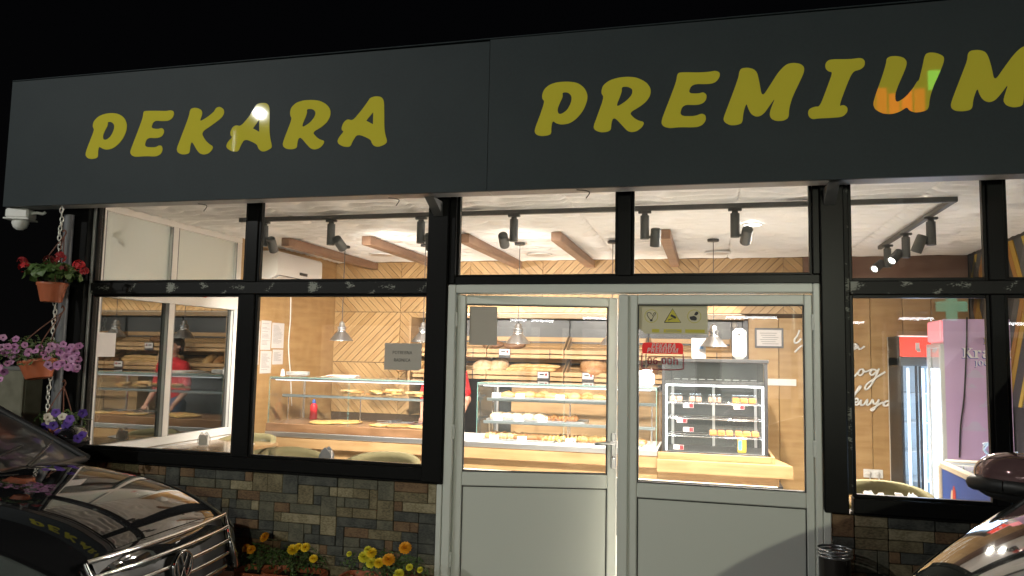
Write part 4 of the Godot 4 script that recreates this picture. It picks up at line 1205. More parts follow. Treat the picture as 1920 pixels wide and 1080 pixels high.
func clear_box(label: String, at: Vector3, w: float, m: Material, n: int) -> void:
	var t := thing("food_box", label, "food box", at, 0.0, "clear food boxes in the cold cabinet")
	var h := 0.075; var d := 0.11
	var s := MB.new()
	var a := V(-w / 2, 0, d / 2); var b := V(w / 2, 0, d / 2); var c := V(w / 2, 0, -d / 2); var e := V(-w / 2, 0, -d / 2)
	var k := V(0.012, 0, 0.012)
	var up := [a + V(-0.008, h * 0.6, 0.008), b + V(0.008, h * 0.6, 0.008), c + V(0.008, h * 0.6, -0.008), e + V(-0.008, h * 0.6, -0.008)]
	var lo := [a, b, c, e]
	for i in 4: s.quad(lo[i], lo[(i + 1) % 4], up[(i + 1) % 4], up[i])
	obj("tub", s, M.glass_case, t)
	var l := MB.new()
	var tp := [a + V(0.008, h, -0.008), b + V(-0.008, h, -0.008), c + V(-0.008, h, 0.008), e + V(0.008, h, 0.008)]
	for i in 4: l.quad(up[i] + V(0, 0.002, 0), up[(i + 1) % 4] + V(0, 0.002, 0), tp[(i + 1) % 4], tp[i])
	l.quad(tp[0], tp[1], tp[2], tp[3])
	obj("lid", l, M.glass_case, t)
	var f := MB.new()
	for i in n: f.box(V(-w / 2 + w * (i + 0.5) / n, 0.026, 0), V(w / n - 0.008, 0.044, d - 0.02), 0.008)
	obj("filling", f, m, t)

func cold_cabinet() -> void:
	var x0 := -0.388; var x1 := 0.478; var y0 := 0.703; var y1 := 1.548; var zf := -2.13; var zb := -2.68
	var t := thing("cold_cabinet", "black glass-fronted countertop refrigerator with a lit frame", "refrigerator")
	bx("top", V(x0 - 0.01, y1 - 0.03, zb), V(x1 + 0.01, y1, zf + 0.012), M.dark_plastic, t, 0.004)
	bx("back", V(x0, y0, zb), V(x1, y1 - 0.031, zb + 0.03), mat(0.05, 0.052, 0.055, 0.35), t)
	bx("bottom", V(x0, y0, zb + 0.031), V(x1, y0 + 0.06, zf), M.dark_plastic, t, 0.004)
	for s: Array in [[x0, x0 + 0.028], [x1 - 0.028, x1]]: bx("corner", V(s[0], y0 + 0.061, zf - 0.03), V(s[1], y1 - 0.031, zf), M.dark_plastic, t, 0.003)
	glass_sheet("side_pane", V(x0 + 0.003, y0 + 0.06, zb), V(x0 + 0.003, y0 + 0.06, zf - 0.03), V(x0 + 0.003, y1 - 0.03, zf - 0.03), V(x0 + 0.003, y1 - 0.03, zb), t)
	glass_sheet("side_pane", V(x1 - 0.003, y0 + 0.06, zb), V(x1 - 0.003, y0 + 0.06, zf - 0.03), V(x1 - 0.003, y1 - 0.03, zf - 0.03), V(x1 - 0.003, y1 - 0.03, zb), t)
	glass_sheet("front_pane", V(x0 + 0.028, y0 + 0.06, zf - 0.004), V(x1 - 0.028, y0 + 0.06, zf - 0.004), V(x1 - 0.028, y1 - 0.032, zf - 0.004), V(x0 + 0.028, y1 - 0.032, zf - 0.004), t)
	bx("header", V(x0 + 0.029, 1.33, zf - 0.03), V(x1 - 0.029, 1.36, zf - 0.012), M.dark_plastic, t, 0.002)
	var v := MB.new()
	for i in 10: v.span(V(x0 + 0.1 + i * 0.07, 1.37, zf - 0.03), V(x0 + 0.15 + i * 0.07, 1.376, zf - 0.026))
	obj("vents", v, M.steel, t)
	# the glowing frame and its lights
	obj("led_frame", MB.new().span(V(x0 + 0.030, 0.765, zf - 0.035), V(x0 + 0.046, 1.325, zf - 0.02), 0.002), M.led_cold, t)
	obj("led_frame", MB.new().span(V(x1 - 0.046, 0.765, zf - 0.035), V(x1 - 0.030, 1.325, zf - 0.02), 0.002), M.led_cold, t)
	obj("led_frame", MB.new().span(V(x0 + 0.047, 1.312, zf - 0.035), V(x1 - 0.047, 1.328, zf - 0.02), 0.002), M.led_cold, t)
	for q: Array in [[x0 + 0.05, 90.0], [x1 - 0.05, -90.0]]:
		var l := AreaLight3D.new()
		l.area_size = Vector2(0.015, 0.54); l.area_normalize_energy = true; l.light_energy = 0.05; l.light_color = Color(0.86, 0.94, 1.0); l.shadow_enabled = true; l.area_range = 20.0
		t.add_child(l, true)
		l.position = V(q[0], 1.045, zf - 0.04)
		l.rotation_degrees = V(0, -q[1], 0)
	var tl := AreaLight3D.new()
	tl.area_size = Vector2(0.74, 0.015); tl.area_normalize_energy = true; tl.light_energy = 0.08; tl.light_color = Color(0.86, 0.94, 1.0); tl.shadow_enabled = true; tl.area_range = 20.0
	t.add_child(tl, true)
	tl.position = V(0.045, 1.308, zf - 0.045); tl.rotation_degrees = V(-90, 0, 0)
	# wire shelves
	for y: float in [1.165, 1.035, 0.885]:
		var w := MB.new()
		for z: float in [zf - 0.06, zf - 0.25, zf - 0.44]: w.tube([V(x0 + 0.04, y, z), V(x1 - 0.04, y, z)], 0.004, 6)
		for i in 22: w.tube([V(x0 + 0.06 + i * 0.0355, y + 0.004, zf - 0.06), V(x0 + 0.06 + i * 0.0355, y + 0.004, zf - 0.44)], 0.0022, 5)
		obj("wire_shelf", w, M.chrome, t)
	for x: float in [x0 + 0.07, 0.045, x1 - 0.07]:
		obj("shelf_post", MB.new().span(V(x - 0.012, 0.765, zb + 0.032), V(x + 0.012, 1.34, zb + 0.045)), M.steel_brushed, t)
	var orange := baked(341, Color(0.70, 0.24, 0.03), Color(0.50, 0.12, 0.02), Color(0.75, 0.38, 0.08))
	var pink := baked(343, Color(0.62, 0.36, 0.24), Color(0.50, 0.20, 0.12), Color(0.72, 0.52, 0.40))
	for q: Array in [[1268, 1.172, 0.11, pink, 2, "clear box with pink filling at the lit frame, top wire shelf"], [1304, 1.172, 0.11, pink, 2, "second clear box with pink filling on the top wire shelf"], [1340, 1.172, 0.11, pink, 3, "third clear box with pink filling on the top wire shelf"], [1395, 1.172, 0.20, orange, 3, "wide clear box of orange cake on the top wire shelf"], [1352, 0.892, 0.20, orange, 3, "wide clear box of orange cake in the middle of the lowest wire shelf"], [1400, 0.892, 0.20, orange, 3, "wide clear box of orange cake beside the lit frame, lowest wire shelf"]]:
		var p := on_z(q[0], 760, zf - 0.13)
		clear_box(q[5], V(p.x, q[1], zf - 0.13), q[2], q[3], q[4])
	for q: Array in [[1290, 1.128, "red and white price card on the top wire shelf"], [1385, 1.128, "white price card under the wide orange box"], [1278, 0.998, "red and white price card on the middle wire shelf"], [1272, 0.772, "red and white price card at the cabinet bottom"], [1290, 0.925, "small white price card on the lowest wire shelf"]]:
		var p := on_z(q[0], 760, zf - 0.05)
		var c := thing("price_card", q[2], "price tag", V(p.x, q[1], zf - 0.05), 0.0, "price cards in the cold cabinet")
		bx("card", V(-0.04, 0, 0), V(0.045, 0.038, 0.002), M.paper, c, 0.0)
		bx("red_field", V(0.01, 0.002, 0.0022), V(0.043, 0.036, 0.003), M.red, c, 0.0)
	var yc := on_z(1391, 850, zf - 0.12)
	var ct := thing("juice_carton", "yellow and blue drink carton at the cabinet bottom", "carton", V(yc.x, 0.765, zf - 0.12))
	obj("carton", MB.new().box(V(0, 0.06, 0), V(0.07, 0.12, 0.05), 0.003).prism(PackedVector2Array([Vector2(-0.025, 0.12), Vector2(0.025, 0.12), Vector2(0.0, 0.145)]), -0.035, 0.035, Transform3D(Basis(V(0, 0, 1), V(0, 1, 0), V(-1, 0, 0)), Vector3.ZERO)), mat(0.75, 0.55, 0.03, 0.4), ct)
	bx("label", V(-0.03, 0.02, 0.0252), V(0.0, 0.10, 0.0262), mat(0.1, 0.3, 0.6, 0.5), ct, 0.0)
	# on top: air freshener, small wedding-white statuette box
	var af := thing("air_freshener", "white upright air freshener dispenser on the cold cabinet", "air freshener", V(on_z(1386, 660, -2.4).x, y1 + 0.002, -2.4))
	obj("case", MB.new().box(V(0, 0.135, 0), V(0.115, 0.27, 0.10), 0.03), M.white_plastic, af)
	obj("nozzle", MB.new().lathe([[0.0, 0.002], [0.012, 0.002], [0.014, 0.0]], 12, Transform3D(Basis(V(1, 0, 0), V(0, 0, 1), V(0, -1, 0)), V(0, 0.215, 0.05))), M.dark_plastic, af)
	obj("window_slot", MB.new().box(V(0, 0.05, 0.050), V(0.03, 0.012, 0.002)), M.ink_grey, af)
	var bo := thing("card_stand", "small white card standing on the cold cabinet", "card", V(on_z(1310, 660, -2.35).x, y1 + 0.001, -2.35), 0.1)
	obj("card", MB.new().box(V(0, 0.09, 0), V(0.12, 0.18, 0.004), 0.001, Basis(V(1, 0, 0), -0.12)), M.paper, bo)
	obj("foot", MB.new().box(V(0, 0.004, 0.01), V(0.12, 0.006, 0.06), 0.002), M.white_plastic, bo)
	obj("print", MB.new().box(V(0, 0.10, 0.0030), V(0.08, 0.03, 0.001), 0.0, Basis(V(1, 0, 0), -0.12)), mat(0.2, 0.35, 0.6, 0.6), bo)

func write_on_wall(called: String, strokes: Array, ox: float, oy: float, s: float, z: float, parent: Node3D) -> void:
	# cut script letters: ribbons with a broad nib, standing a little off the wall
	var m := MB.new()
	for st: Array in strokes:
		var pts := []
		for i in range(0, st.size(), 2):
			pts.append(on_z(ox + st[i] / s, oy + st[i + 1] / s, z))
		m.tube(curve(pts, 5), 0.0105, 6)
	obj(called, m, M.white_plastic, parent)

func right_side() -> void:
	# framed certificate, switches, sockets
	var a := on_z(1415, 615, -3.78); var b := on_z(1469, 653, -3.78)
	var c := thing("framed_certificate", "grey certificate in a thin frame on the board wall", "picture", V(0, 0, -3.78))
	bx("frame", V(a.x, b.y, 0.0), V(b.x, a.y, 0.016), mat(0.12, 0.12, 0.13, 0.4), c, 0.004)
	bx("sheet", V(a.x + 0.02, b.y + 0.02, 0.0162), V(b.x - 0.02, a.y - 0.02, 0.0172), M.paper, c, 0.0)
	var pr := MB.new()
	for i in 6: pr.span(V(a.x + 0.05 + 0.012 * (i % 3), a.y - 0.05 - i * 0.022, 0.0173), V(b.x - 0.05 - 0.014 * ((i + 1) % 3), a.y - 0.057 - i * 0.022, 0.0178))
	obj("print", pr, M.ink_grey, c)
	var rs := on_z(1376, 604, -3.75)
	var rd := thing("round_sticker", "small round sticker beside the shelf rail", "sticker", V(rs.x, rs.y - 0.03, -3.7895))
	obj("disc", MB.new().lathe([[0.0, 0.004], [0.035, 0.004], [0.036, 0.0]], 22, Transform3D(Basis(V(1, 0, 0), V(0, 0, 1), V(0, -1, 0)), Vector3.ZERO)), mat(0.55, 0.5, 0.45, 0.6), rd)
	obj("ring", MB.new().lathe([[0.026, 0.0042], [0.026, 0.005], [0.031, 0.005], [0.031, 0.0042]], 22, Transform3D(Basis(V(1, 0, 0), V(0, 0, 1), V(0, -1, 0)), Vector3.ZERO)), M.ink, rd)
	var sp := on_z(1470, 717, -3.78)
	var sw := thing("light_switch", "white triple light switch plate on the board wall", "light switch", V(sp.x, sp.y, -3.7815))
	bx("plate", V(-0.16, -0.035, 0), V(0.12, 0.035, 0.010), M.white_plastic, sw, 0.004)
	for i in 3: bx("rocker", V(-0.145 + i * 0.085, -0.025, 0.0102), V(-0.075 + i * 0.085, 0.025, 0.015), M.white, sw, 0.003)
	for q: Array in [[1637, 888, "double wall socket with two plugs low on the board wall"], [1719, 893, "double wall socket half hidden behind the red-topped fridge"]]:
		var p := on_z(q[0], q[1], -3.78)
		var so := thing("wall_socket", q[2], "socket", V(p.x, p.y, -3.7815), 0.0, "double wall sockets")
		bx("plate", V(-0.09, -0.042, 0), V(0.09, 0.042, 0.010), M.white_plastic, so, 0.004)
		for s: float in [-0.04, 0.04]:
			obj("plug", MB.new().lathe([[0.0, 0.035], [0.018, 0.033], [0.024, 0.012], [0.024, 0.010]], 14, Transform3D(Basis(V(1, 0, 0), V(0, 0, 1), V(0, -1, 0)), V(s, 0, 0))), M.white, so)
			obj("lead", MB.new().tube(curve([V(s, -0.01, 0.03), V(s + 0.01, -0.08, 0.03), V(s * 0.6, -0.2, 0.02), V(s * 0.4, -0.38, 0.02)], 4), 0.005, 6), M.white, so)
	# script lettering cut out of white board
	var w := thing("wall_lettering", "white cut-out script lettering on the board wall", "lettering")
	var z := -3.765
	write_on_wall("word", [[-300,190,-318,240,-345,280,-340,310,-310,300,-285,270], [-345,395,-320,370,-285,340,-250,330,-220,350,-215,390,-250,400,-240,360,-200,345,-170,360], [-170,360,-120,330,-140,380,-90,350,-70,380,-30,350,0,380,60,360,110,385], [110,385,140,380,185,350,205,322,228,326,200,366,225,356,241,336,246,366,270,360,300,340]], 1560, 580, 4.909, z, w)
	write_on_wall("word", [[-60,600,0,560,40,600,90,560,120,600,150,590], [150,560,185,528,196,560,165,630,200,622,240,580], [290,552,258,556,240,592,258,608,284,590,290,555,300,575,335,566,370,552], [408,560,372,555,350,590,372,604,420,566,432,548,392,640,340,722,305,736,318,692,400,632,450,600,490,575]], 1560, 580, 4.909, z, w)
	write_on_wall("word", [[-40,880,10,840,40,880,80,850,90,890,130,880,150,850], [150,850,222,768,266,716,248,714,206,790,176,888], [190,850,228,818,238,846,200,862,232,880,270,832], [270,832,264,880,298,872,326,830,320,880,352,868], [352,868,374,832,384,868,412,862,434,828,402,900,372,932,360,920,400,896,446,866,475,856], [522,842,492,850,474,884,508,884,546,842,532,884,560,892,598,884]], 1560, 580, 4.909, z, w)

	# fridge with a red lit header against the back wall
	var f := thing("drinks_fridge", "tall double-door drinks fridge with a glowing red header", "refrigerator", V(1.735, 0, -3.24))
	var D := 0.52; var W := 0.56; var H := 1.80
	bx("back", V(0, 0.0, -D), V(W, H, -D + 0.04), M.white_plastic, f)
	for s: Array in [[0.0, 0.03], [W - 0.03, W]]: bx("side", V(s[0], 0.0, -D + 0.041), V(s[1], H, -0.03), M.dark_plastic, f)
	bx("base", V(0.031, 0.0, -D + 0.041), V(W - 0.031, 0.22, -0.03), M.dark_plastic, f)
	bx("lintel", V(0.0, 1.52, -D + 0.041), V(W, 1.60, 0.0), mat(0.08, 0.09, 0.10, 0.4), f)
	bx("lamp_header", V(0.005, 1.605, -0.08), V(W - 0.005, 1.79, 0.0), glow(0.75, 0.06, 0.035, 0.85), f, 0.006)
	bx("header_trim", V(0.0, 1.791, -0.08), V(W, 1.802, 0.004), glow(1.0, 0.9, 0.88, 0.7), f)
	obj("header_mark", MB.new().box(V(0.15, 1.70, 0.002), V(0.035, 0.07, 0.002), 0.0).box(V(0.16, 1.665, 0.002), V(0.03, 0.03, 0.002), 0.0), M.white, f)
	for s: Array in [[0.0, 0.145], [0.16, 0.40], [0.415, W]]:
		var dm := MB.new()
		dm.span(V(s[0], 0.22, -0.03), V(s[0] + 0.018, 1.52, 0.0), 0.003); dm.span(V(s[1] - 0.018, 0.22, -0.03), V(s[1], 1.52, 0.0), 0.003)
		obj("door_stile", dm, M.dark_plastic, f)
	glass_sheet("door_pane", V(0.0, 0.22, -0.012), V(W, 0.22, -0.012), V(W, 1.52, -0.012), V(0.0, 1.52, -0.012), f)
	for x: float in [0.075, 0.20, 0.44]:
		obj("led_tube", MB.new().span(V(x - 0.012, 0.30, -0.060), V(x + 0.012, 1.50, -0.045), 0.003), glow(0.72, 0.84, 1.0, 1.6), f)
	var fl := AreaLight3D.new()
	fl.area_size = Vector2(0.4, 1.2); fl.area_normalize_energy = true; fl.light_energy = 1.8; fl.light_color = Color(0.72, 0.85, 1.0); fl.shadow_enabled = true; fl.area_range = 20.0
	f.add_child(fl); fl.position = V(0.28, 0.9, 0.02); fl.rotation_degrees = V(0, 180, 0)
	for y: float in [0.45, 0.72, 0.99, 1.26]: bx("shelf", V(0.035, y, -D + 0.06), V(W - 0.035, y + 0.008, -0.08), M.white_plastic, f)

	# fridge with a pink printed side
	var p := thing("yoghurt_fridge", "tall fridge with a pink cloud-printed side and lit header", "refrigerator", V(1.955, 0, -2.76))
	var pw := 0.535; var pd := 0.43; var ph := 1.935
	bx("side_panel", V(0.02, 0.0, -0.012), V(pw, ph, 0.0), mat(0.60, 0.44, 0.72, 0.35), p, 0.004)
	bx("cabinet", V(0.03, 0.0, -pd), V(pw, ph - 0.002, -0.0125), M.white_plastic, p, 0.004)
	var fm := MB.new()
	fm.span(V(-0.01, 0.05, -0.045), V(0.029, 1.72, 0.0), 0.006); fm.span(V(-0.01, 0.05, -pd), V(0.029, 1.72, -pd + 0.035), 0.006)
	fm.span(V(-0.009, 1.68, -pd + 0.035), V(0.029, 1.72, -0.045), 0.004); fm.span(V(-0.009, 0.05, -pd + 0.035), V(0.029, 0.12, -0.045), 0.004)
	obj("door_frame", fm, mat(0.62, 0.66, 0.68, 0.35), p)
	glass_sheet("door_pane", V(0.004, 0.12, -pd + 0.035), V(0.004, 0.12, -0.045), V(0.004, 1.68, -0.045), V(0.004, 1.68, -pd + 0.035), p)
	bx("lamp_header", V(0.0, 1.735, -pd + 0.01), V(0.0295, 1.925, -0.03), glow(0.85, 0.30, 0.34, 0.8), p, 0.012)
	for y: float in [0.4, 0.7, 1.0, 1.3]: bx("cup_row", V(0.0305, y, -pd + 0.05), V(0.06, y + 0.11, -0.06), mat(0.55, 0.62, 0.75, 0.5), p, 0.01)
	obj("led_tube", MB.new().span(V(0.006, 0.2, -0.062), V(0.016, 1.62, -0.050), 0.002), glow(0.62, 0.76, 1.0, 1.6), p)
	var cl := MB.new()
	for q: Array in [[1828, 704, 1.0], [1822, 725, 0.5], [1855, 760, 1.0], [1828, 803, 1.2], [1900, 700, 1.1], [1915, 790, 1.3]]:
		var cc := on_z(q[0], q[1], -2.76) - p.position
		var poly := PackedVector2Array()
		var s: float = q[2] * 0.075
		for e: Array in [[-1.2, -0.25], [1.2, -0.25], [0.95, 0.0], [0.6, 0.1], [0.45, 0.5], [0.0, 0.7], [-0.35, 0.5], [-0.5, 0.15], [-0.9, 0.05]]: poly.append(Vector2(cc.x + e[0] * s, cc.y + e[1] * s))
		var fit := Geometry2D.intersect_polygons(smooth2(poly, 2), PackedVector2Array([Vector2(0.025, 0.0), Vector2(pw - 0.005, 0.0), Vector2(pw - 0.005, ph), Vector2(0.025, ph)]))
		for r in fit: cl.prism(r, 0.0001, 0.0009, Transform3D.IDENTITY, false)
	obj("cloud_print", cl, mat(0.56, 0.50, 0.72, 0.4), p)
	var blue := mat(0.05, 0.10, 0.42, 0.4)
	var k0 := on_z(1803, 655, -2.76) - p.position
	for q: Array in [["Kravica", k0.x, k0.y - 0.03, 0.088, 0], ["JOGURT", k0.x + 0.10, k0.y - 0.115, 0.042, 1], ["Moja", k0.x + 0.17, k0.y + 0.075, 0.05, 2]]:
		for pass_ in 2:
			var o := text("print_text", q[0], q[3], [blue, [mat(0.85, 0.85, 0.9, 0.4), mat(0.75, 0.78, 0.9, 0.4), mat(0.85, 0.62, 0.10, 0.4)][q[4]]][pass_], p, V(q[1] - (0.006 if pass_ == 0 else 0.0), q[2] + (-0.006 if pass_ == 0 else 0.0), 0.0009 + 0.0006 * pass_), Basis.IDENTITY, 0.0005, "Droid Serif", true)
			(o.mesh as TextMesh).horizontal_alignment = HORIZONTAL_ALIGNMENT_LEFT
	tag(obj("fridge_cord", MB.new().tube(curve([on_z(1813, 595, -2.752), on_z(1812, 650, -2.752), on_z(1808, 740, -2.752), on_z(1801, 800, -2.752), on_z(1799, 858, -2.752)], 6), 0.006, 6), M.dark_plastic), "thin black cord hanging down the pink fridge side", "cord")

	# glass-lidded chest freezer by the window
	var z1 := -0.16; var z0 := -1.18; var x0 := 1.50; var x1 := 2.12
	var fr := thing("chest_freezer", "chest freezer with blue ice cream picture and glass lids by the window", "freezer")
	var cream := mat(0.62, 0.54, 0.44, 0.4)
	bx("body", V(x0 + 0.012, 0.02, z0), V(x1, 0.80, z1), M.white_plastic, fr, 0.01)
	bx("picture_panel", V(x0, 0.10, z0 + 0.06), V(x0 + 0.0115, 0.855, z1 - 0.03), mat(0.03, 0.10, 0.42, 0.35), fr, 0.002)
	bx("corner_trim", V(x0 - 0.012, 0.02, z0), V(x0 + 0.0115, 0.88, z0 + 0.058), cream, fr, 0.008)
	bx("corner_trim", V(x0 - 0.012, 0.02, z1 - 0.029), V(x0 + 0.0115, 0.88, z1), cream, fr, 0.008)
	bx("rim", V(x0 - 0.014, 0.857, z0 + 0.059), V(x0 + 0.03, 0.90, z1 - 0.03), cream, fr, 0.008)
	bx("rim", V(x1 - 0.04, 0.8, z0), V(x1, 0.93, z1), cream, fr, 0.008)
	bx("rim", V(x0 + 0.031, 0.8, z0), V(x1 - 0.041, 0.91, z0 + 0.05), cream, fr, 0.008)
	for i in 2:
		var za := lerpf(z0 + 0.055, z1 - 0.01, i * 0.5); var zc := lerpf(z0 + 0.055, z1 - 0.01, i * 0.5 + 0.49)
		obj("lid", MB.new().span(V(x0 + 0.031, 0.886 + 0.012 * i, za), V(x1 - 0.041, 0.892 + 0.012 * i, zc), 0.002), M.glass_case, fr)
		obj("lid_frame", MB.new().span(V(x0 + 0.031, 0.884 + 0.012 * i, za - 0.008), V(x1 - 0.041, 0.895 + 0.012 * i, za + 0.008), 0.002), M.steel_brushed, fr)
	bx("ice_cream_basket", V(x0 + 0.05, 0.801, z0 + 0.07), V(x1 - 0.05, 0.83, z1 - 0.03), mat(0.60, 0.72, 0.82, 0.5), fr, 0.004)
	obj("led_strip", MB.new().span(V(x1 - 0.056, 0.855, z0 + 0.08), V(x1 - 0.042, 0.87, z1 - 0.04), 0.002), M.led_cold, fr)
	var ll := AreaLight3D.new()
	ll.area_size = Vector2(0.9, 0.015); ll.area_normalize_energy = true; ll.light_energy = 1.1; ll.light_color = Color(0.75, 0.88, 1.0); ll.shadow_enabled = true; ll.area_range = 20.0
	fr.add_child(ll); ll.position = V(x1 - 0.06, 0.862, -0.66); ll.rotation_degrees = V(-25, 90, 0)
	# the printed lollies
	for q: Array in [[1790, 945, 1.0, 0.0], [1808, 965, 0.8, 0.25]]:
		var lp := on_x(q[0], q[1], x0)
		var s: float = q[2]
		var loll := PackedVector2Array()
		for e: Array in [[-0.032, -0.12], [0.032, -0.12], [0.034, 0.06], [0.02, 0.10], [0.0, 0.112], [-0.02, 0.10], [-0.034, 0.06]]: loll.append(Vector2(e[0], e[1]).rotated(q[3]) * s)
		var xf := Transform3D(Basis(V(0, 0, 1), V(0, 1, 0), V(-1, 0, 0)), V(x0, lp.y, lp.z))
		obj("lolly_print", MB.new().prism(smooth2(loll, 2), 0.0005, 0.0012, xf, false), mat(0.50, 0.05, 0.03, 0.4), fr)
		var l2 := PackedVector2Array()
		for v in loll: l2.append(v + Vector2(-0.045 * s, -0.03 * s))
		obj("lolly_print", MB.new().prism(smooth2(l2, 2), 0.0002, 0.0005, xf, false), mat(0.70, 0.55, 0.40, 0.4), fr)
	# small glass swan on the freezer
	var swp := on_y(1853, 850, 0.93)
	var sw2 := thing("swan_figure", "small pale swan-shaped ornament on the freezer", "ornament", V(1.83, 0.912, -1.10))
	obj("body", MB.new().ball(V(0, 0.035, 0), V(0.075, 0.035, 0.035), 14, 10), mat(0.55, 0.60, 0.66, 0.2), sw2)
	obj("neck", MB.new().tube(curve([V(-0.055, 0.045, 0), V(-0.085, 0.085, 0), V(-0.06, 0.12, 0), V(-0.09, 0.115, 0)], 5), 0.009, 8), mat(0.55, 0.60, 0.66, 0.2), sw2)
	obj("tail", MB.new().tube([V(0.06, 0.045, 0), V(0.11, 0.075, 0)], [0.02, 0.004], 8), mat(0.55, 0.60, 0.66, 0.2), sw2)

func chair(at: Vector3, turn: float, label: String) -> void:
	var t := thing("tub_chair", label, "chair", at, turn, "olive tub chairs")
	# padded shell, open to +z
	var outer := []; var R := 0.285
	for i in 9:
		var u := i / 8.0
		var row := PackedVector3Array()
		for j in 29:
			var a := lerpf(-2.15, 2.15, j / 28.0)
			var top := 0.80 - 0.16 * pow(absf(a) / 2.15, 2.4)
			var y := lerpf(0.40, top, u)
			var r := R * (0.93 + 0.10 * u)
			row.append(V(sin(a) * r, y, -cos(a) * r))
		outer.append(row)
	for i in 9:
		var u := 1.0 - i / 8.0
		var row := PackedVector3Array()
		for j in 29:
			var a := lerpf(-2.15, 2.15, j / 28.0)
			var top := 0.80 - 0.16 * pow(absf(a) / 2.15, 2.4)
			var y := lerpf(0.42, top + 0.012 * sin(PI * u), u)
			var r := R * (0.93 + 0.10 * u) - 0.045
			row.append(V(sin(a) * r, y, -cos(a) * r))
		outer.append(row)
	obj("backrest", MB.new().grid(outer), M.olive_fabric, t)
	obj("seat", MB.new().lathe([[0.0, 0.47], [0.20, 0.468], [0.235, 0.45], [0.24, 0.40], [0.22, 0.385], [0.0, 0.385]], 26), M.olive_fabric, t)
	for s: Array in [[-1, -1], [1, -1], [1, 1], [-1, 1]]:
		obj("leg", MB.new().tube([V(s[0] * 0.15, 0.39, s[1] * 0.15), V(s[0] * 0.215, 0.0, s[1] * 0.215)], [0.018, 0.011], 10), M.oak_dark, t)

func table(at: Vector3, turn: float, w: float, d: float, label: String, top: Material) -> void:
	var t := thing("cafe_table", label, "table", at, turn, "small square tables by the windows")
	obj("tabletop", MB.new().span(V(-w / 2, 0.722, -d / 2), V(w / 2, 0.75, d / 2), 0.004), top, t)
	obj("column", MB.new().tube([V(0, 0.03, 0), V(0, 0.72, 0)], 0.03, 12), M.dark_plastic, t)
	obj("foot", MB.new().box(V(0, 0.015, 0), V(0.42, 0.03, 0.42), 0.01), M.dark_plastic, t)

func napkin(label: String, at: Vector3, m: Material, turn := 0.0) -> void:
	var t := thing("napkin_holder", label, "napkin holder", at, turn, "napkin holders on the tables")
	obj("base", MB.new().lathe([[0.0, 0.012], [0.045, 0.010], [0.05, 0.0]], 18), m, t)
	for s: float in [-1.0, 1.0]:
		obj("wing", MB.new().prism(smooth2(PackedVector2Array([Vector2(-0.045, 0), Vector2(0.045, 0), Vector2(0.05, 0.05), Vector2(0.02, 0.09), Vector2(0.0, 0.11), Vector2(-0.025, 0.08), Vector2(-0.05, 0.04)]), 2), -0.002, 0.002, Transform3D(Basis(V(1, 0, 0), s * 0.12), V(0, 0.01, s * 0.018))), m, t)
	obj("napkins", MB.new().box(V(0, 0.05, 0), V(0.085, 0.08, 0.02), 0.003), M.paper, t)

func tables() -> void:
	var shiny: StandardMaterial3D = M.oak_flat.duplicate()
	shiny.roughness = 0.14
	table(V(-3.93, 0, -1.06), 0.0, 0.62, 0.70, "brown cafe table under the side window", shiny)
	table(V(-2.42, 0, -0.42), 0.0, 0.80, 0.56, "glossy cafe table in front of the pie case", shiny)
	table(V(1.07, 0, -0.29), 0.0, 0.56, 0.34, "small cafe table behind the right-hand window", shiny)
	napkin("clear glass napkin holder on the table under the side window", V(-4.03, 0.751, -0.95), pane_mat(0.25, Color(0.9, 0.93, 0.93)))
	napkin("grey napkin holder on the glossy table", V(on_y(604, 868, 0.76).x, 0.751, -0.46), mat(0.30, 0.32, 0.35, 0.4))
	var pp := thing("paper_napkin", "crumpled white napkin on the table under the side window", "napkin", V(-3.80, 0.751, -1.15), 0.4)
	obj("fold", MB.new().box(V(0, 0.004, 0), V(0.18, 0.006, 0.09), 0.002), M.paper, pp)
	obj("fold", MB.new().box(V(0.02, 0.010, 0.01), V(0.11, 0.005, 0.07), 0.002, Basis(V(0, 1, 0), 0.5)), M.paper, pp)
	for i in 4:
		var t := thing("paper_napkin", ["crumpled white napkin at the edge of the right-hand table", "second crumpled napkin on the right-hand table", "crumpled napkin in the middle of the right-hand table", "flat napkin at the fridge end of the right-hand table"][i], "napkin", V([0.93, 1.02, 1.10, 1.22][i], 0.751, [-0.35, -0.28, -0.33, -0.38][i]), i * 0.7)
		var rows := []
		var g := RandomNumberGenerator.new(); g.seed = 60 + i
		for a in 7:
			var row := PackedVector3Array()
			for b in 7: row.append(V((a - 3) * 0.019, 0.002 + g.randf() * [0.045, 0.03, 0.05, 0.012][i], (b - 3) * 0.019))
			rows.append(row)
		obj("sheet", MB.new().grid(rows, false, 0, V(0, -1, 0)), M.paper, t)
	chair(V(-3.93, 0, -1.32), 0.0, "olive tub chair tucked under the side-window table")
	chair(V(-2.95, 0, -0.74), PI / 2, "olive tub chair at the short end of the glossy table")
	chair(V(-2.30, 0, -0.60), 0.15, "olive tub chair tucked under the glossy table beside the post")
	chair(V(-3.52, 0, -0.36), -PI / 2, "olive tub chair close to the window mullion")
	chair(V(1.03, 0, -0.52), 0.0, "olive tub chair behind the right-hand table")

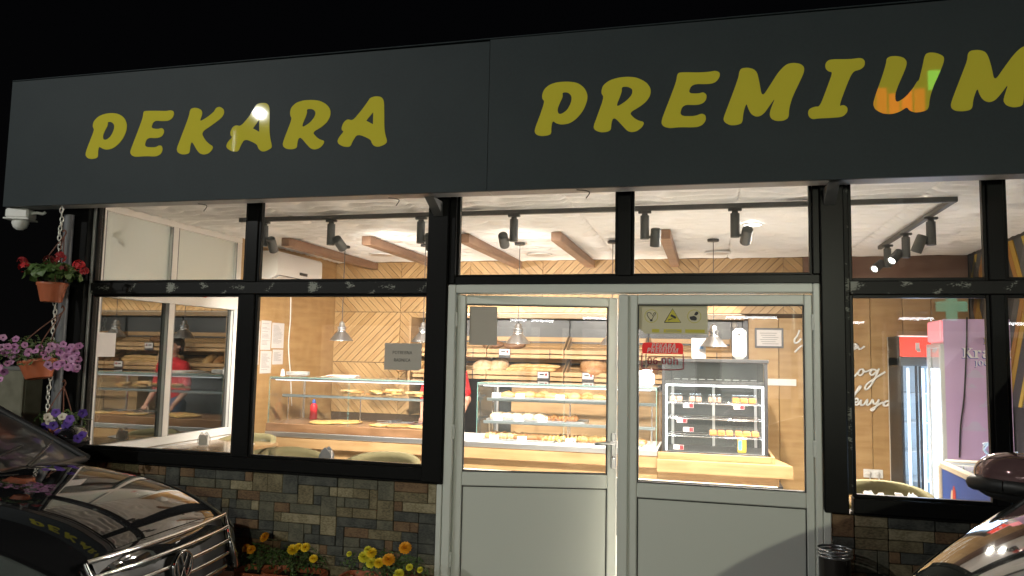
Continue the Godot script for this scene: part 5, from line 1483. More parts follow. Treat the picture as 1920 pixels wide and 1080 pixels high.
func front_things() -> void:
	# help-wanted sheet stuck inside the left window
	var a := on_z(722, 643, -0.026); var b := on_z(790, 695, -0.026)
	var t := thing("window_notice", "grey sheet printed POTREBNA RADNICA stuck to the window", "notice", V(0, 0, -0.024))
	obj("sheet", MB.new().prism(PackedVector2Array([Vector2(a.x, b.y), Vector2(b.x - 0.02, b.y), Vector2(b.x, b.y + 0.012), Vector2(b.x, a.y), Vector2(a.x, a.y)]), 0.0, 0.0012), M.thin_paper, t)
	var mx := (a.x + b.x) / 2 - 0.005; var my := (a.y + b.y) / 2
	text("word", "POTREBNA", 0.020, M.ink, t, V(mx, my + 0.026, 0.0022), Basis.IDENTITY, 0.0006)
	text("word", "RADNICA", 0.020, M.ink, t, V(mx, my - 0.022, 0.0022), Basis.IDENTITY, 0.0006)
	# plain sheet on the open door leaf
	var leaf_xf := Transform3D(Basis(V(0, 1, 0), deg_to_rad(13.5)), V(-1.537, 0, 0))
	var lp := put("door_paper", MB.new().box(V(0.165, 1.73, -0.0255), V(0.175, 0.245, 0.001)).mesh(), M.thin_paper, self, leaf_xf.origin, leaf_xf.basis)
	tag(lp, "plain grey sheet stuck in the corner of the open door's glass", "paper")
	# three-symbol sticker on the right-hand leaf
	var z := -0.0245
	var q0 := on_z(1197, 571, z); var q1 := on_z(1327, 627, z)
	var st := thing("warning_sticker", "cream sticker with three black symbols on the door glass", "sticker", V(0, 0, z))
	obj("backing", MB.new().prism(PackedVector2Array([Vector2(q0.x + 0.04, q1.y), Vector2(q1.x, q1.y), Vector2(q1.x, q0.y - 0.003), Vector2(q0.x, q0.y - 0.003), Vector2(q0.x, q1.y + 0.035)]), 0.0, 0.001), M.cream_film, st)
	var w := q1.x - q0.x; var cy := (q0.y + q1.y) / 2 + 0.018
	var yel: Material = M.yellow_film
	for i in 3:
		var c := Vector2(q0.x + w * [0.19, 0.5, 0.81][i], cy)
		if i == 1:
			obj("symbol_ground", MB.new().prism(PackedVector2Array([c + Vector2(-0.046, -0.036), c + Vector2(0.046, -0.036), c + Vector2(0, 0.042)]), 0.001, 0.0014, Transform3D.IDENTITY, false), yel, st)
			obj("symbol_edge", MB.new().tube([V(c.x - 0.048, c.y - 0.037, 0.0016), V(c.x + 0.048, c.y - 0.037, 0.0016), V(c.x, c.y + 0.045, 0.0016), V(c.x - 0.048, c.y - 0.037, 0.0016)], 0.0022, 4), M.ink, st)
			obj("symbol", MB.new().box(V(c.x + 0.004, c.y - 0.002, 0.0018), V(0.034, 0.013, 0.001), 0.0, Basis(V(0, 0, 1), -0.5)).box(V(c.x - 0.012, c.y - 0.018, 0.0018), V(0.024, 0.004, 0.001), 0.0, Basis(V(0, 0, 1), 0.4)).box(V(c.x - 0.022, c.y - 0.022, 0.0018), V(0.003, 0.014, 0.001)), M.ink, st)
		else:
			obj("symbol_ring", MB.new().lathe([[0.036, 0.0], [0.036, 0.0006], [0.040, 0.0006], [0.040, 0.0]], 28, Transform3D(Basis(V(1, 0, 0), V(0, 0, 1), V(0, -1, 0)), V(c.x, c.y, 0.0011))), mat(0.55, 0.50, 0.10, 0.5), st)
			var s := MB.new()
			if i == 0:
				s.tube(curve([V(c.x - 0.004, c.y - 0.024, 0.0018), V(c.x - 0.02, c.y - 0.002, 0.0018), V(c.x - 0.024, c.y + 0.016, 0.0018), V(c.x - 0.01, c.y + 0.022, 0.0018), V(c.x + 0.002, c.y + 0.01, 0.0018)], 4), 0.0018, 4)
				s.tube(curve([V(c.x + 0.004, c.y - 0.022, 0.0018), V(c.x + 0.014, c.y + 0.0, 0.0018), V(c.x + 0.026, c.y + 0.016, 0.0018), V(c.x + 0.018, c.y + 0.02, 0.0018), V(c.x + 0.006, c.y + 0.0, 0.0018)], 4), 0.0018, 4)
				s.box(V(c.x, c.y - 0.025, 0.0018), V(0.014, 0.012, 0.001))
			else:
				s.prism(smooth2(PackedVector2Array([c + Vector2(-0.022, -0.022), c + Vector2(0.012, -0.026), c + Vector2(0.016, -0.008), c + Vector2(0.0, 0.004), c + Vector2(-0.014, 0.0), c + Vector2(-0.028, -0.002)]), 1), 0.0012, 0.002)
				s.prism(smooth2(PackedVector2Array([c + Vector2(-0.002, 0.008), c + Vector2(0.014, 0.004), c + Vector2(0.026, 0.02), c + Vector2(0.016, 0.03), c + Vector2(0.006, 0.024)]), 1), 0.0012, 0.002)
			obj("symbol", s, M.ink, st)
	for i in 3: obj("caption", MB.new().span(V(q0.x + w * [0.20, 0.37, 0.68][i], q1.y + 0.008, 0.001), V(q0.x + w * [0.31, 0.63, 0.96][i], q1.y + 0.028, 0.0014)), yel, st)
	for i in 2: obj("caption_line", MB.new().span(V(q0.x + w * 0.40, q1.y + 0.012 + i * 0.008, 0.0014), V(q0.x + w * (0.60 - 0.04 * i), q1.y + 0.0145 + i * 0.008, 0.0018)), M.ink_grey, st)
	# opening hours
	var h0 := on_z(1204, 642, z); var h1 := on_z(1281, 693, z)
	var hs := thing("opening_hours_sticker", "red and clear sticker reading PEKARA PREMIUM 06-00h", "sticker", V(0, 0, z))
	var mid := lerpf(h0.y, h1.y, 0.42)
	var cx := (h0.x + h1.x) / 2; var hw := (h1.x - h0.x) / 2
	obj("red_field", MB.new().prism(PackedVector2Array([Vector2(cx - hw, mid), Vector2(cx + hw, mid), Vector2(cx + hw, h0.y - 0.018), Vector2(cx + hw - 0.005, h0.y - 0.006), Vector2(cx + hw - 0.018, h0.y), Vector2(cx - hw + 0.018, h0.y), Vector2(cx - hw + 0.005, h0.y - 0.006), Vector2(cx - hw, h0.y - 0.018)]), 0.0, 0.001), M.red_film, hs)
	obj("outline", MB.new().tube(curve([V(cx - hw, mid, 0.001), V(cx - hw, h1.y + 0.03, 0.001), V(cx - hw + 0.02, h1.y, 0.001), V(cx + hw - 0.02, h1.y, 0.001), V(cx + hw, h1.y + 0.03, 0.001), V(cx + hw, mid, 0.001)], 5), 0.0035, 4), M.dark_red, hs)
	text("word", "PEKARA", 0.028, M.white_film, hs, V(cx + 0.006, lerpf(mid, h0.y, 0.70), 0.0018), Basis(V(1, 0, 0), V(0.2, 1, 0), V(0, 0, 1)), 0.0006, "Droid Sans", true)
	text("word", "PREMIUM", 0.028, M.white_film, hs, V(cx, lerpf(mid, h0.y, 0.30), 0.0018), Basis(V(1, 0, 0), V(0.2, 1, 0), V(0, 0, 1)), 0.0006, "Droid Sans", true)
	text("hours", "06-00h", 0.042, M.dark_red, hs, V(cx + 0.002, lerpf(h1.y, mid, 0.52), 0.0012), Basis.IDENTITY, 0.0006, "Droid Sans", true)
	# security camera under the sign's left end
	var cp := on_z(38, 390, 0.16)
	var cam := thing("security_camera", "white dome security camera under the sign's end", "camera", V(cp.x, 2.538, 0.15), 0.35)
	obj("base", MB.new().box(V(0, -0.035, 0), V(0.16, 0.07, 0.13), 0.012), M.white_plastic, cam)
	obj("collar", MB.new().box(V(0, -0.075, 0), V(0.175, 0.012, 0.14), 0.004), M.white_plastic, cam)
	obj("dome", MB.new().lathe([[0.055, -0.078], [0.056, -0.10], [0.045, -0.132], [0.022, -0.15], [0.0, -0.153]], 22), M.white_plastic, cam)
	obj("cable", MB.new().tube(curve([V(0.07, -0.03, 0), V(0.11, -0.02, 0.0), V(0.15, -0.025, 0.0), V(0.17, -0.012, 0.0)], 4), 0.011, 8), M.white_plastic, cam)
	# stray cable ties hanging from the sign's lower edge
	for q: Array in [[386, 385, "loose wire end hanging from the sign over the side window"], [745, 374, "loose wire end hanging from the sign near the thick post"], [1100, 359, "loose wire end hanging from the sign over the door"]]:
		var p := on_z(q[0], q[1], 0.2)
		var m := MB.new()
		m.tube(curve([p + V(-0.06, 0.012, 0), p + V(-0.01, 0.004, 0.01), p + V(0.02, -0.01, 0.015), p + V(0.0, -0.045, 0.02)], 4), 0.003, 5)
		tag(obj("wire_end", m, M.dark_plastic), q[2], "wire", "loose wire ends under the sign")
	# standing ashtray by the door
	var ap := on_z(1566, 1030, 0.22)
	var ash := thing("ashtray_bin", "dark round metal ashtray bin beside the door frame", "bin", V(ap.x, GROUND + 0.004, 0.2))
	var ah := ap.y - GROUND
	obj("drum", MB.new().lathe([[0.0, 0.0], [0.075, 0.0], [0.078, 0.01], [0.078, ah - 0.05], [0.074, ah - 0.049], [0.074, 0.02], [0.0, 0.02]], 26), mat(0.06, 0.055, 0.05, 0.3, 0.7), ash)
	for i in 3: obj("rim", MB.new().lathe([[0.082, ah - 0.045 + i * 0.016], [0.089, ah - 0.041 + i * 0.016], [0.089, ah - 0.036 + i * 0.016], [0.082, ah - 0.033 + i * 0.016]], 26), M.steel, ash)
	obj("sand", MB.new().lathe([[0.0, ah - 0.06], [0.0735, ah - 0.062]], 22), mat(0.10, 0.09, 0.07, 0.95), ash)

# ---------------------------------------------------------------- plants
func leaf_cloud(n: int, c: Vector3, r: Vector3, size: float, g: RandomNumberGenerator, round_: bool, low := -0.5) -> MB:
	var m := MB.new()
	for i in n:
		var d := V(g.randfn(), g.randfn(), g.randfn()).normalized()
		if d.y < low: d.y = -d.y
		var p := c + d * r * pow(g.randf(), 0.35)
		var up := (d + V(g.randf_range(-0.6, 0.6), g.randf_range(0.0, 0.9), g.randf_range(-0.6, 0.6))).normalized()
		var x := up.cross(V(g.randfn(), g.randfn(), g.randfn())).normalized()
		var y := up.cross(x)
		var s := size * g.randf_range(0.6, 1.25)
		var seg := 9 if round_ else 6
		var tip := p + up * s * (0.12 if round_ else 0.05)
		var ring := []
		for k in seg:
			var a := TAU * k / seg
			var rr := s * ((1.0 + 0.13 * sin(a * 4.0)) if round_ else (1.0 if k % 3 == 0 else 0.42))
			ring.append(p + x * cos(a) * rr + y * sin(a) * rr * (1.0 if round_ else 0.7) + up * s * 0.25 * sin(a * 2.0 + i))
		for k in seg: m.tri_out(tip, ring[k], ring[(k + 1) % seg], tip - up)
	return m
func stem_bundle(n: int, base: Vector3, c: Vector3, r: Vector3, g: RandomNumberGenerator) -> MB:
	var m := MB.new()
	for i in n:
		var e := c + V(g.randf_range(-1, 1), g.randf_range(-0.5, 0.8), g.randf_range(-1, 1)) * r * 0.8
		m.tube(curve([base, base.lerp(e, 0.5) + V(0, 0.03, 0), e], 3), 0.003, 4, false)
	return m
func trumpet() -> ArrayMesh:
	var rows := []
	for q: Array in [[0.10, -0.9], [0.16, -0.5], [0.30, -0.12], [0.62, 0.0], [1.0, 0.03], [1.02, 0.0]]:
		var row := PackedVector3Array()
		for j in 20:
			var a := TAU * j / 20.0
			var k := 1.0 + (0.09 * cos(a * 5.0) if q[0] > 0.5 else 0.0)
			row.append(V(cos(a) * q[0] * k, q[1] + (0.06 * cos(a * 10.0) if q[0] > 0.9 else 0.0), sin(a) * q[0] * k))
		rows.append(row)
	return MB.new().grid(rows, true, 1).mesh()
func pompon(g: RandomNumberGenerator) -> ArrayMesh:
	var m := MB.new()
	for ring in 5:
		var n: int = [14, 13, 11, 8, 5][ring]
		var tilt: float = [0.05, 0.35, 0.7, 1.05, 1.35][ring]
		for k in n:
			var a := TAU * (k + ring * 0.5) / n + g.randf() * 0.15
			var d := V(cos(a) * cos(tilt), sin(tilt), sin(a) * cos(tilt))
			var sd := V(-sin(a), 0, cos(a))
			var len: float = [1.0, 0.92, 0.8, 0.68, 0.55][ring]
			var b := V(0, 0.1, 0) + d * 0.2
			var up := sd.cross(d)
			m.quad_out(b - sd * 0.10, b + sd * 0.10, b + d * len * 0.8 + sd * 0.24 + up * 0.04, b + d * len * 0.8 - sd * 0.24 - up * 0.04, b - V(0, 3, 0))
			m.tri_out(b + d * len * 0.8 + sd * 0.24 + up * 0.04, b + d * len, b + d * len * 0.8 - sd * 0.24 - up * 0.04, b - V(0, 3, 0))
	return m.mesh()
func towards(d: Vector3) -> Basis:      # +y along d
	d = d.normalized()
	var x := d.cross(V(0, 0, 1) if absf(d.z) < 0.9 else V(1, 0, 0)).normalized()
	return Basis(x, d, x.cross(d))

func hanging_pot(t: Node3D, c: Vector3, r: float, h: float, tilt: float, hook: Vector3) -> void:
	var b := Basis(V(0, 0, 1), tilt)
	var strap := mat(0.13, 0.045, 0.025, 0.6)
	obj("pot", MB.new().lathe([[0.0, -h], [r * 0.62, -h], [r * 0.70, -h + 0.006], [r * 0.97, -0.02], [r * 1.03, -0.018], [r * 1.04, 0.0], [r * 0.98, 0.002], [r * 0.94, -0.02], [0.0, -0.03]], 28, Transform3D(b, c)), M.terracotta, t)
	obj("soil", MB.new().lathe([[0.0, -0.015], [r * 0.93, -0.022]], 20, Transform3D(b, c)), mat(0.03, 0.02, 0.012, 0.95), t)
	for k in 3:
		var a := TAU * k / 3.0 + 0.6
		obj("hanger_strap", MB.new().tube(curve([c + b * V(cos(a) * r, -0.01, sin(a) * r), c + V(cos(a) * r * 0.8, 0.12, sin(a) * r * 0.8), hook], 5), 0.004, 5), strap, t)
	obj("hook", MB.new().tube(curve([hook + V(0, -0.005, 0), hook + V(0.014, 0.02, 0), hook + V(0.0, 0.042, 0.0), hook + V(-0.012, 0.028, 0)], 5), 0.005, 6), strap, t)

func flowers() -> void:
	var g := RandomNumberGenerator.new(); g.seed = 4242
	var green := textured(grain(128, Color(0.075, 0.135, 0.03), Color(0.04, 0.085, 0.02), Color(0.11, 0.17, 0.045), 1, 1, 0.05, 401, 0.6), V(7, 7, 7), 0.5)
	green.backlight_enabled = true; green.backlight = Color(0.18, 0.25, 0.08)
	var green2 := textured(grain(128, Color(0.10, 0.145, 0.045), Color(0.06, 0.10, 0.03), Color(0.15, 0.19, 0.07), 1, 1, 0.05, 403, 0.6), V(7, 7, 7), 0.55)
	green2.backlight_enabled = true; green2.backlight = Color(0.18, 0.22, 0.08)
	var stem_m := mat(0.10, 0.12, 0.05, 0.7)
	# chain
	var top := V(-4.455, 2.532, 0.20)
	var ch := thing("hanging_chain", "pale steel chain hanging from the sign with flower pots", "chain", top)
	var link := MB.new()
	var lp := []
	for k in 15:
		var a := TAU * k / 14.0
		lp.append(V(cos(a) * 0.011, sin(a) * 0.021, 0))
	link.tube(lp, 0.0042, 6, false)
	var lm := link.mesh()
	var zinc := mat(0.62, 0.61, 0.57, 0.35, 0.55)
	for i in 48:
		put("link", lm, zinc, ch, V(0.004 * sin(i * 0.9), -0.02 - i * 0.033, 0.003 * cos(i * 1.3)), Basis(V(0, 1, 0), (PI / 2 if i % 2 else 0.0) + 0.5 + g.randf_range(-0.3, 0.3)))
	obj("ceiling_hook", MB.new().tube(curve([V(0, 0.03, 0), V(0.0, 0.0, 0), V(0.015, -0.015, 0), V(0.0, -0.03, 0)], 4), 0.005, 6), zinc, ch)
	# geranium
	var c1 := on_z(98, 536, 0.26)
	var p1 := thing("geranium_pot", "hanging terracotta pot of red geraniums", "flower pot", c1)
	hanging_pot(p1, V(0, 0.02, 0), 0.095, 0.135, 0.0, V(0.02, 0.36, -0.05))
	obj("foliage", leaf_cloud(190, V(0, 0.075, 0), V(0.19, 0.085, 0.17), 0.030, g, true, -0.3), green, p1)
	obj("stems", stem_bundle(22, V(0, 0.0, 0), V(0, 0.12, 0), V(0.2, 0.12, 0.16), g), stem_m, p1)
	var reds := [mat(0.50, 0.012, 0.018, 0.6), mat(0.30, 0.010, 0.014, 0.6), mat(0.14, 0.014, 0.012, 0.7)]
	var petal := pompon(g)
	for q: Array in [[46, 500, 0, 0.045], [42, 490, 1, 0.035], [148, 498, 0, 0.044], [158, 508, 1, 0.03], [112, 482, 1, 0.045], [92, 488, 2, 0.04], [118, 505, 2, 0.036]]:
		var fp := on_z(q[0], q[1], 0.30) - c1
		var fh := MB.new()
		var f := Node3D.new(); f.name = "flower_head"; p1.add_child(f, true); f.position = fp
		for k in 14:
			var d := V(g.randfn(), g.randfn() * 0.8 + 0.3, g.randfn()).normalized()
			fh.add(_petal_disc(0.018 + 0.004 * g.randf()), Transform3D(towards(d), d * q[3] * 0.8))
		obj("petals", fh, reds[q[2]], f)
		obj("stalk", MB.new().tube(curve([V(0, 0, 0), (V(0, 0.03, 0) - fp) * 0.5 + V(0, 0.03, 0), V(0, 0.02, 0) - fp], 4), 0.003, 5, false), stem_m, f)
	# pink petunias
	var c2 := on_z(68, 676, 0.30)
	var p2 := thing("petunia_basket", "hanging terracotta pot overflowing with pink petunias", "flower pot", c2)
	hanging_pot(p2, V(0.01, 0.0, 0), 0.115, 0.125, 0.18, V(0.10, 0.34, -0.09))
	obj("foliage", leaf_cloud(420, V(-0.03, 0.04, 0), V(0.27, 0.13, 0.2), 0.019, g, false, -0.6), green2, p2)
	obj("stems", stem_bundle(40, V(0, -0.01, 0), V(-0.02, 0.05, 0), V(0.32, 0.16, 0.2), g), stem_m, p2)
	var tr := trumpet()
	var pinks := [mat(0.50, 0.22, 0.42, 0.6), mat(0.56, 0.30, 0.50, 0.6), mat(0.42, 0.17, 0.36, 0.6)]
	var eye := mat(0.10, 0.02, 0.08, 0.7)
	for i in 74:
		var px := g.randf_range(-40, 150); var py := 640 + g.randf() * 62
		if i < 26: px = g.randf_range(75, 150); py = g.randf_range(648, 692)
		elif i < 52: px = g.randf_range(-30, 60); py = g.randf_range(630, 725)
		if px > 20 and px < 85 and py > 672: continue
		var fp := on_z(px, py, 0.30 + g.randf_range(0.02, 0.2)) - c2
		var d := (EYE - (c2 + fp)).normalized() + V(g.randf_range(-0.7, 0.7), g.randf_range(-0.3, 0.8), g.randf_range(-0.2, 0.5))
		var f := put("flower", tr, pinks[i % 3], p2, fp, towards(d).scaled(Vector3.ONE * g.randf_range(0.019, 0.027)))
		put("flower_eye", _eye_mesh(), eye, f)
	# purple and white petunias lower down
	var c3 := on_z(112, 800, 0.28)
	var p3 := thing("violet_petunia_pot", "low hanging pot of violet and white petunias behind the car", "flower pot", c3)
	hanging_pot(p3, V(0, -0.02, 0), 0.10, 0.12, 0.0, V(-0.05, 0.27, -0.06))
	obj("foliage", leaf_cloud(280, V(0, 0.02, 0), V(0.19, 0.10, 0.16), 0.019, g, false, -0.5), green, p3)
	obj("stems", stem_bundle(24, V(0, -0.02, 0), V(0.03, 0.04, 0), V(0.2, 0.1, 0.14), g), stem_m, p3)
	var violet := mat(0.07, 0.025, 0.25, 0.6); var violet2 := mat(0.16, 0.07, 0.40, 0.6); var whitef := mat(0.62, 0.56, 0.48, 0.6)
	for q: Array in [[83, 800, 0], [80, 806, 0], [105, 774, 1], [90, 782, 2], [117, 781, 2], [127, 793, 0], [122, 800, 0], [155, 775, 0], [154, 815, 0], [146, 822, 0], [94, 790, 2], [100, 798, 0], [131, 786, 1], [110, 812, 0]]:
		var fp := on_z(q[0], q[1], 0.40) - c3
		var d := (EYE - (c3 + fp)).normalized() + V(g.randf_range(-0.6, 0.6), g.randf_range(-0.1, 0.8), 0)
		put("flower", tr, [violet, violet2, whitef][q[2]], p3, fp, towards(d).scaled(Vector3.ONE * 0.028))
	# marigold planters under the window
	var yel := [mat(0.72, 0.48, 0.012, 0.6), mat(0.70, 0.30, 0.008, 0.6), mat(0.62, 0.55, 0.03, 0.6)]
	var sets := [
		["pot of orange marigolds right behind the car nose", 484, 1062, 0.13, [[497, 1008, 1, 1.1], [462, 1028, 1, 0.9], [471, 1031, 1, 1.0]]],
		["small planter of yellow marigolds beside the car", 553, 1066, 0.19, [[549, 1031, 0, 1.15], [560, 1025, 0, 0.8], [573, 1027, 0, 1.0], [588, 1048, 0, 0.9]]],
		["wide planter of yellow and orange marigolds by the door", 722, 1078, 0.27, [[655, 1039, 2, 0.6], [690, 1031, 2, 0.8], [697, 1037, 0, 1.1], [683, 1045, 2, 1.2], [697, 1056, 2, 1.15], [711, 1056, 0, 1.1], [729, 1050, 1, 1.3], [760, 1028, 1, 1.3], [748, 1077, 2, 1.1], [768, 1064, 2, 0.75], [788, 1069, 2, 0.65]]]]
	for s: Array in sets:
		var b := on_z(s[1], s[2], 0.20)
		var hw: float = s[3]
		var t := thing("marigold_planter", s[0], "planter", V(b.x, GROUND + 0.004, 0.20), 0.0, "marigold planters under the window")
		var ph := b.y - 0.02 - GROUND
		var body := MB.new()
		var rows := []
		for q: Array in [[0.80, 0.0], [0.82, 0.01], [0.98, ph - 0.04], [1.04, ph - 0.038], [1.05, ph], [0.98, ph], [0.94, ph - 0.04]]:
			var row := PackedVector3Array()
			for j in 32:
				var a := TAU * j / 32.0
				row.append(V(signf(cos(a)) * pow(absf(cos(a)), 0.45) * hw * q[0], q[1], signf(sin(a)) * pow(absf(sin(a)), 0.45) * 0.10 * q[0]))
			rows.append(row)
		body.grid(rows, true)
		obj("trough", body, M.terracotta, t)
		obj("soil", MB.new().span(V(-hw * 0.92, ph - 0.06, -0.09), V(hw * 0.92, ph - 0.03, 0.09), 0.01), mat(0.03, 0.02, 0.012, 0.95), t)
		var n := int(1500 * hw)
		obj("foliage", leaf_cloud(n, V(0, ph + 0.05, 0), V(hw * 1.12, 0.11, 0.13), 0.020, g, false, -0.4), green, t)
		obj("stems", stem_bundle(int(90 * hw), V(0, ph - 0.02, 0), V(0, ph + 0.09, 0), V(hw, 0.08, 0.1), g), stem_m, t)
		for q: Array in s[4]:
			var fp := on_z(q[0], q[1], 0.30) - t.position
			var d := V(g.randf_range(-0.3, 0.3), 0.7, 0.8)
			var f := put("flower", petal, yel[q[2]], t, fp, towards(d).scaled(Vector3.ONE * 0.026 * q[3]))
			put("stalk", MB.new().tube([V(0, 0, 0), V(0, -4.0, -1.5)], 0.09, 5, false).mesh(), stem_m, f)

func _petal_disc(s: float) -> MB:
	var m := MB.new()
	for k in 5:
		var a := TAU * k / 5.0
		var b := TAU * (k + 1) / 5.0
		var mid := (a + b) / 2
		m.tri_out(Vector3.ZERO, V(cos(a) * s * 0.6, 0.003, sin(a) * s * 0.6), V(cos(mid) * s, 0.0, sin(mid) * s), V(0, -1, 0))
		m.tri_out(Vector3.ZERO, V(cos(mid) * s, 0.0, sin(mid) * s), V(cos(b) * s * 0.6, 0.003, sin(b) * s * 0.6), V(0, -1, 0))
	return m
var _eye_cache: ArrayMesh
func _eye_mesh() -> ArrayMesh:
	if _eye_cache == null: _eye_cache = MB.new().ball(V(0, -0.06, 0), V(0.26, 0.08, 0.26), 8, 5).mesh()
	return _eye_cache

func across_the_street() -> void:
	# what the glass and the sign mirror: a lit arcade opposite, with a green cross and a sign on its roof
	var t := thing("opposite_arcade", "low lit shop arcade across the street behind the viewer", "building", V(0, GROUND, 17.0))
	var wall := textured(grain(256, Color(0.20, 0.15, 0.10), Color(0.14, 0.10, 0.07), Color(0.26, 0.20, 0.14), 1, 1, 0.03, 441), V(0.5, 0.5, 0.5), 0.8)
	bx("wall", V(-14, 0, 3.0), V(14, 4.2, 3.3), wall, t)
	bx("canopy", V(-14, 3.02, -0.2), V(14, 3.25, 3.0), mat(0.30, 0.28, 0.25, 0.7), t)
	for x: float in [-13.8, -9.2, -4.6, 0.0, 4.6, 9.2, 13.6]: bx("pillar", V(x - 0.12, 0, -0.1), V(x + 0.12, 3.02, 0.14), mat(0.22, 0.2, 0.18, 0.7), t)
	for i in 12:
		var x := -12.6 + i * 2.3
		if x < -7.0: continue
		var o := bx("led_tube", V(x - 0.7, 2.85 - 0.12 * (i % 2), 1.2), V(x + 0.7, 2.91 - 0.12 * (i % 2), 1.27), glow(0.95, 0.97, 1.0, 20.0), t)
		var l := AreaLight3D.new()
		l.area_size = Vector2(1.5, 0.05); l.area_normalize_energy = true; l.light_energy = 3.5; l.light_color = Color(0.95, 0.97, 1.0); l.shadow_enabled = true; l.area_range = 30.0
		t.add_child(l, true); l.position = V(x, 2.84 - 0.12 * (i % 2), 1.235); l.rotation_degrees = V(-90, 0, 0)
	for i in 6: bx("shop_window", V(-13.4 + i * 4.6, 0.5, 2.96), V(-9.6 + i * 4.6, 2.6, 2.995), glow(0.75, 0.72, 0.66, 0.8), t)
	# green cross
	var p := V(5.6, 2.9, 15.4)
	var c := thing("pharmacy_cross_sign", "glowing green pharmacy cross hanging under the arcade canopy", "sign", p)
	var teal := glow(0.05, 0.85, 0.62, 4.0)
	bx("housing", V(-0.36, -0.36, 0.02), V(0.36, 0.36, 0.10), M.dark_plastic, c, 0.01)
	bx("lit_bar", V(-0.34, -0.12, -0.02), V(0.34, 0.12, 0.018), teal, c, 0.004)
	bx("lit_bar", V(-0.12, 0.125, -0.02), V(0.12, 0.34, 0.018), teal, c, 0.004)
	bx("lit_bar", V(-0.12, -0.34, -0.02), V(0.12, -0.125, 0.018), teal, c, 0.004)
	bx("bracket", V(-0.03, 0.361, 0.03), V(0.03, 0.5, 0.08), M.dark_plastic, c)
	# red and green lit sign on the roof opposite, seen mirrored in the letter U
	var rp := V(4.75, 7.85, 16.2)
	var r := thing("roof_sign", "red and green lit sign on a mast above the arcade", "sign", rp)
	bx("housing", V(-1.0, -0.6, 0.03), V(0.95, 1.0, 0.14), M.dark_plastic, r, 0.01)
	for k in 5:
		bx("red_lamp_bar", V(-0.92 + k * 0.29, -0.56, -0.01), V(-0.68 + k * 0.29, [0.30, 0.58, 0.42, 0.60, 0.50][k], 0.028), glow(1.0, 0.035, 0.012, [10.0, 7.5, 9.0, 10.5, 7.0][k]), r, 0.01)
	bx("green_lamp_field", V(0.56, 0.45, -0.01), V(0.86, 0.95, 0.028), glow(0.12, 0.9, 0.12, 9.0), r, 0.01)
	bx("mast", V(-0.06, -3.9, 0.04), V(0.06, -0.6, 0.13), M.steel_brushed, r)
	# a plain wall far to the left of the shop
	var gw := thing("garden_wall", "low rendered wall fading into the dark beyond the flower pots", "wall", V(-10.4, GROUND, -3.0))
	var ren := textured(grain(256, Color(0.26, 0.25, 0.19), Color(0.19, 0.18, 0.13), Color(0.30, 0.29, 0.22), 1, 1, 0.03, 451), V(0.5, 0.5, 0.5), 0.85)
	bx("wall", V(-4, 0, -0.15), V(2.42, 1.36, 0.1), ren, gw, 0.01)
	bx("coping", V(-4, 1.362, -0.18), V(2.44, 1.41, 0.13), mat(0.2, 0.2, 0.19, 0.8), gw, 0.008)
	bx("pillar", V(2.1, 0, 0.1), V(2.42, 1.36, 0.14), ren, gw, 0.01)

# ---------------------------------------------------------------- cars. Own axes: +x forward, +z right, the nose at x = 0, ground at y = 0
class Car:
	var keys: Array        # [distance from nose, half width, top, bottom, crown]
	var rear_k := 1.0      # squeeze behind the front doors
	func at(s: float) -> Array:
		for i in keys.size() - 1:
			if s <= keys[i + 1][0]:
				var a: Array = keys[i]; var b: Array = keys[i + 1]
				var t := clampf((s - a[0]) / (b[0] - a[0]), 0, 1)
				var p: Array = keys[maxi(i - 1, 0)]; var q: Array = keys[mini(i + 2, keys.size() - 1)]
				var out := []
				for k in range(1, 5):
					var m1: float = (b[k] - p[k]) / maxf(b[0] - p[0], 0.01) * (b[0] - a[0])
					var m2: float = (q[k] - a[k]) / maxf(q[0] - a[0], 0.01) * (b[0] - a[0])
					out.append((2*t*t*t - 3*t*t + 1) * a[k] + (t*t*t - 2*t*t + t) * m1 + (3*t*t - 2*t*t*t) * b[k] + (t*t*t - t*t) * m2)
				return out
		return keys[-1].slice(1)
	func sx(s: float) -> float: return -(s if s < 1.6 else 1.6 + (s - 1.6) * rear_k)
	# u: 0 bottom centre, 0.5 widest, 1 top centre; side +-1; off: pushed out
	func point(s: float, u: float, side: float, off := 0.0) -> Vector3:
		var k := at(s)
		var w: float = k[0]; var top: float = k[1]; var bot: float = k[2]
		var mid := lerpf(bot, top, 0.52)
		var p: Vector2
		if u >= 0.5:
			var a := (u - 0.5) * PI
			var n := 3.3
			p = Vector2(w * pow(maxf(cos(a), 0.0), 2.0 / n), mid + (top - mid) * pow(sin(a), 2.0 / n))
			p.y += k[3] * (1.0 - pow(p.x / w, 2.0))
		else:
			var a := (0.5 - u) * PI
			p = Vector2(w * pow(maxf(cos(a), 0.0), 2.0 / 5.0), mid - (mid - bot) * pow(sin(a), 2.0 / 5.0))
		var c := Vector2(0, mid)
		p += (p - c).normalized() * off
		var bow := 0.10 * pow(p.x / 0.85, 2.0) * clampf(1.0 - s / 0.9, 0, 1)   # the nose is bowed in plan
		return Vector3(sx(s) - bow, p.y, p.x * side)

func patch(car: Car, s0: float, s1: float, ns: int, u0: float, u1: float, nu: int, side: float, off: float) -> MB:
	var rows := []
	for i in ns + 1:
		var row := PackedVector3Array()
		for j in nu + 1: row.append(car.point(lerpf(s0, s1, i / float(ns)), lerpf(u0, u1, j / float(nu)), side, off))
		rows.append(row)
	return MB.new().grid(rows, false, 0, V(-(s0 + s1) / 2, 0.5, 0))

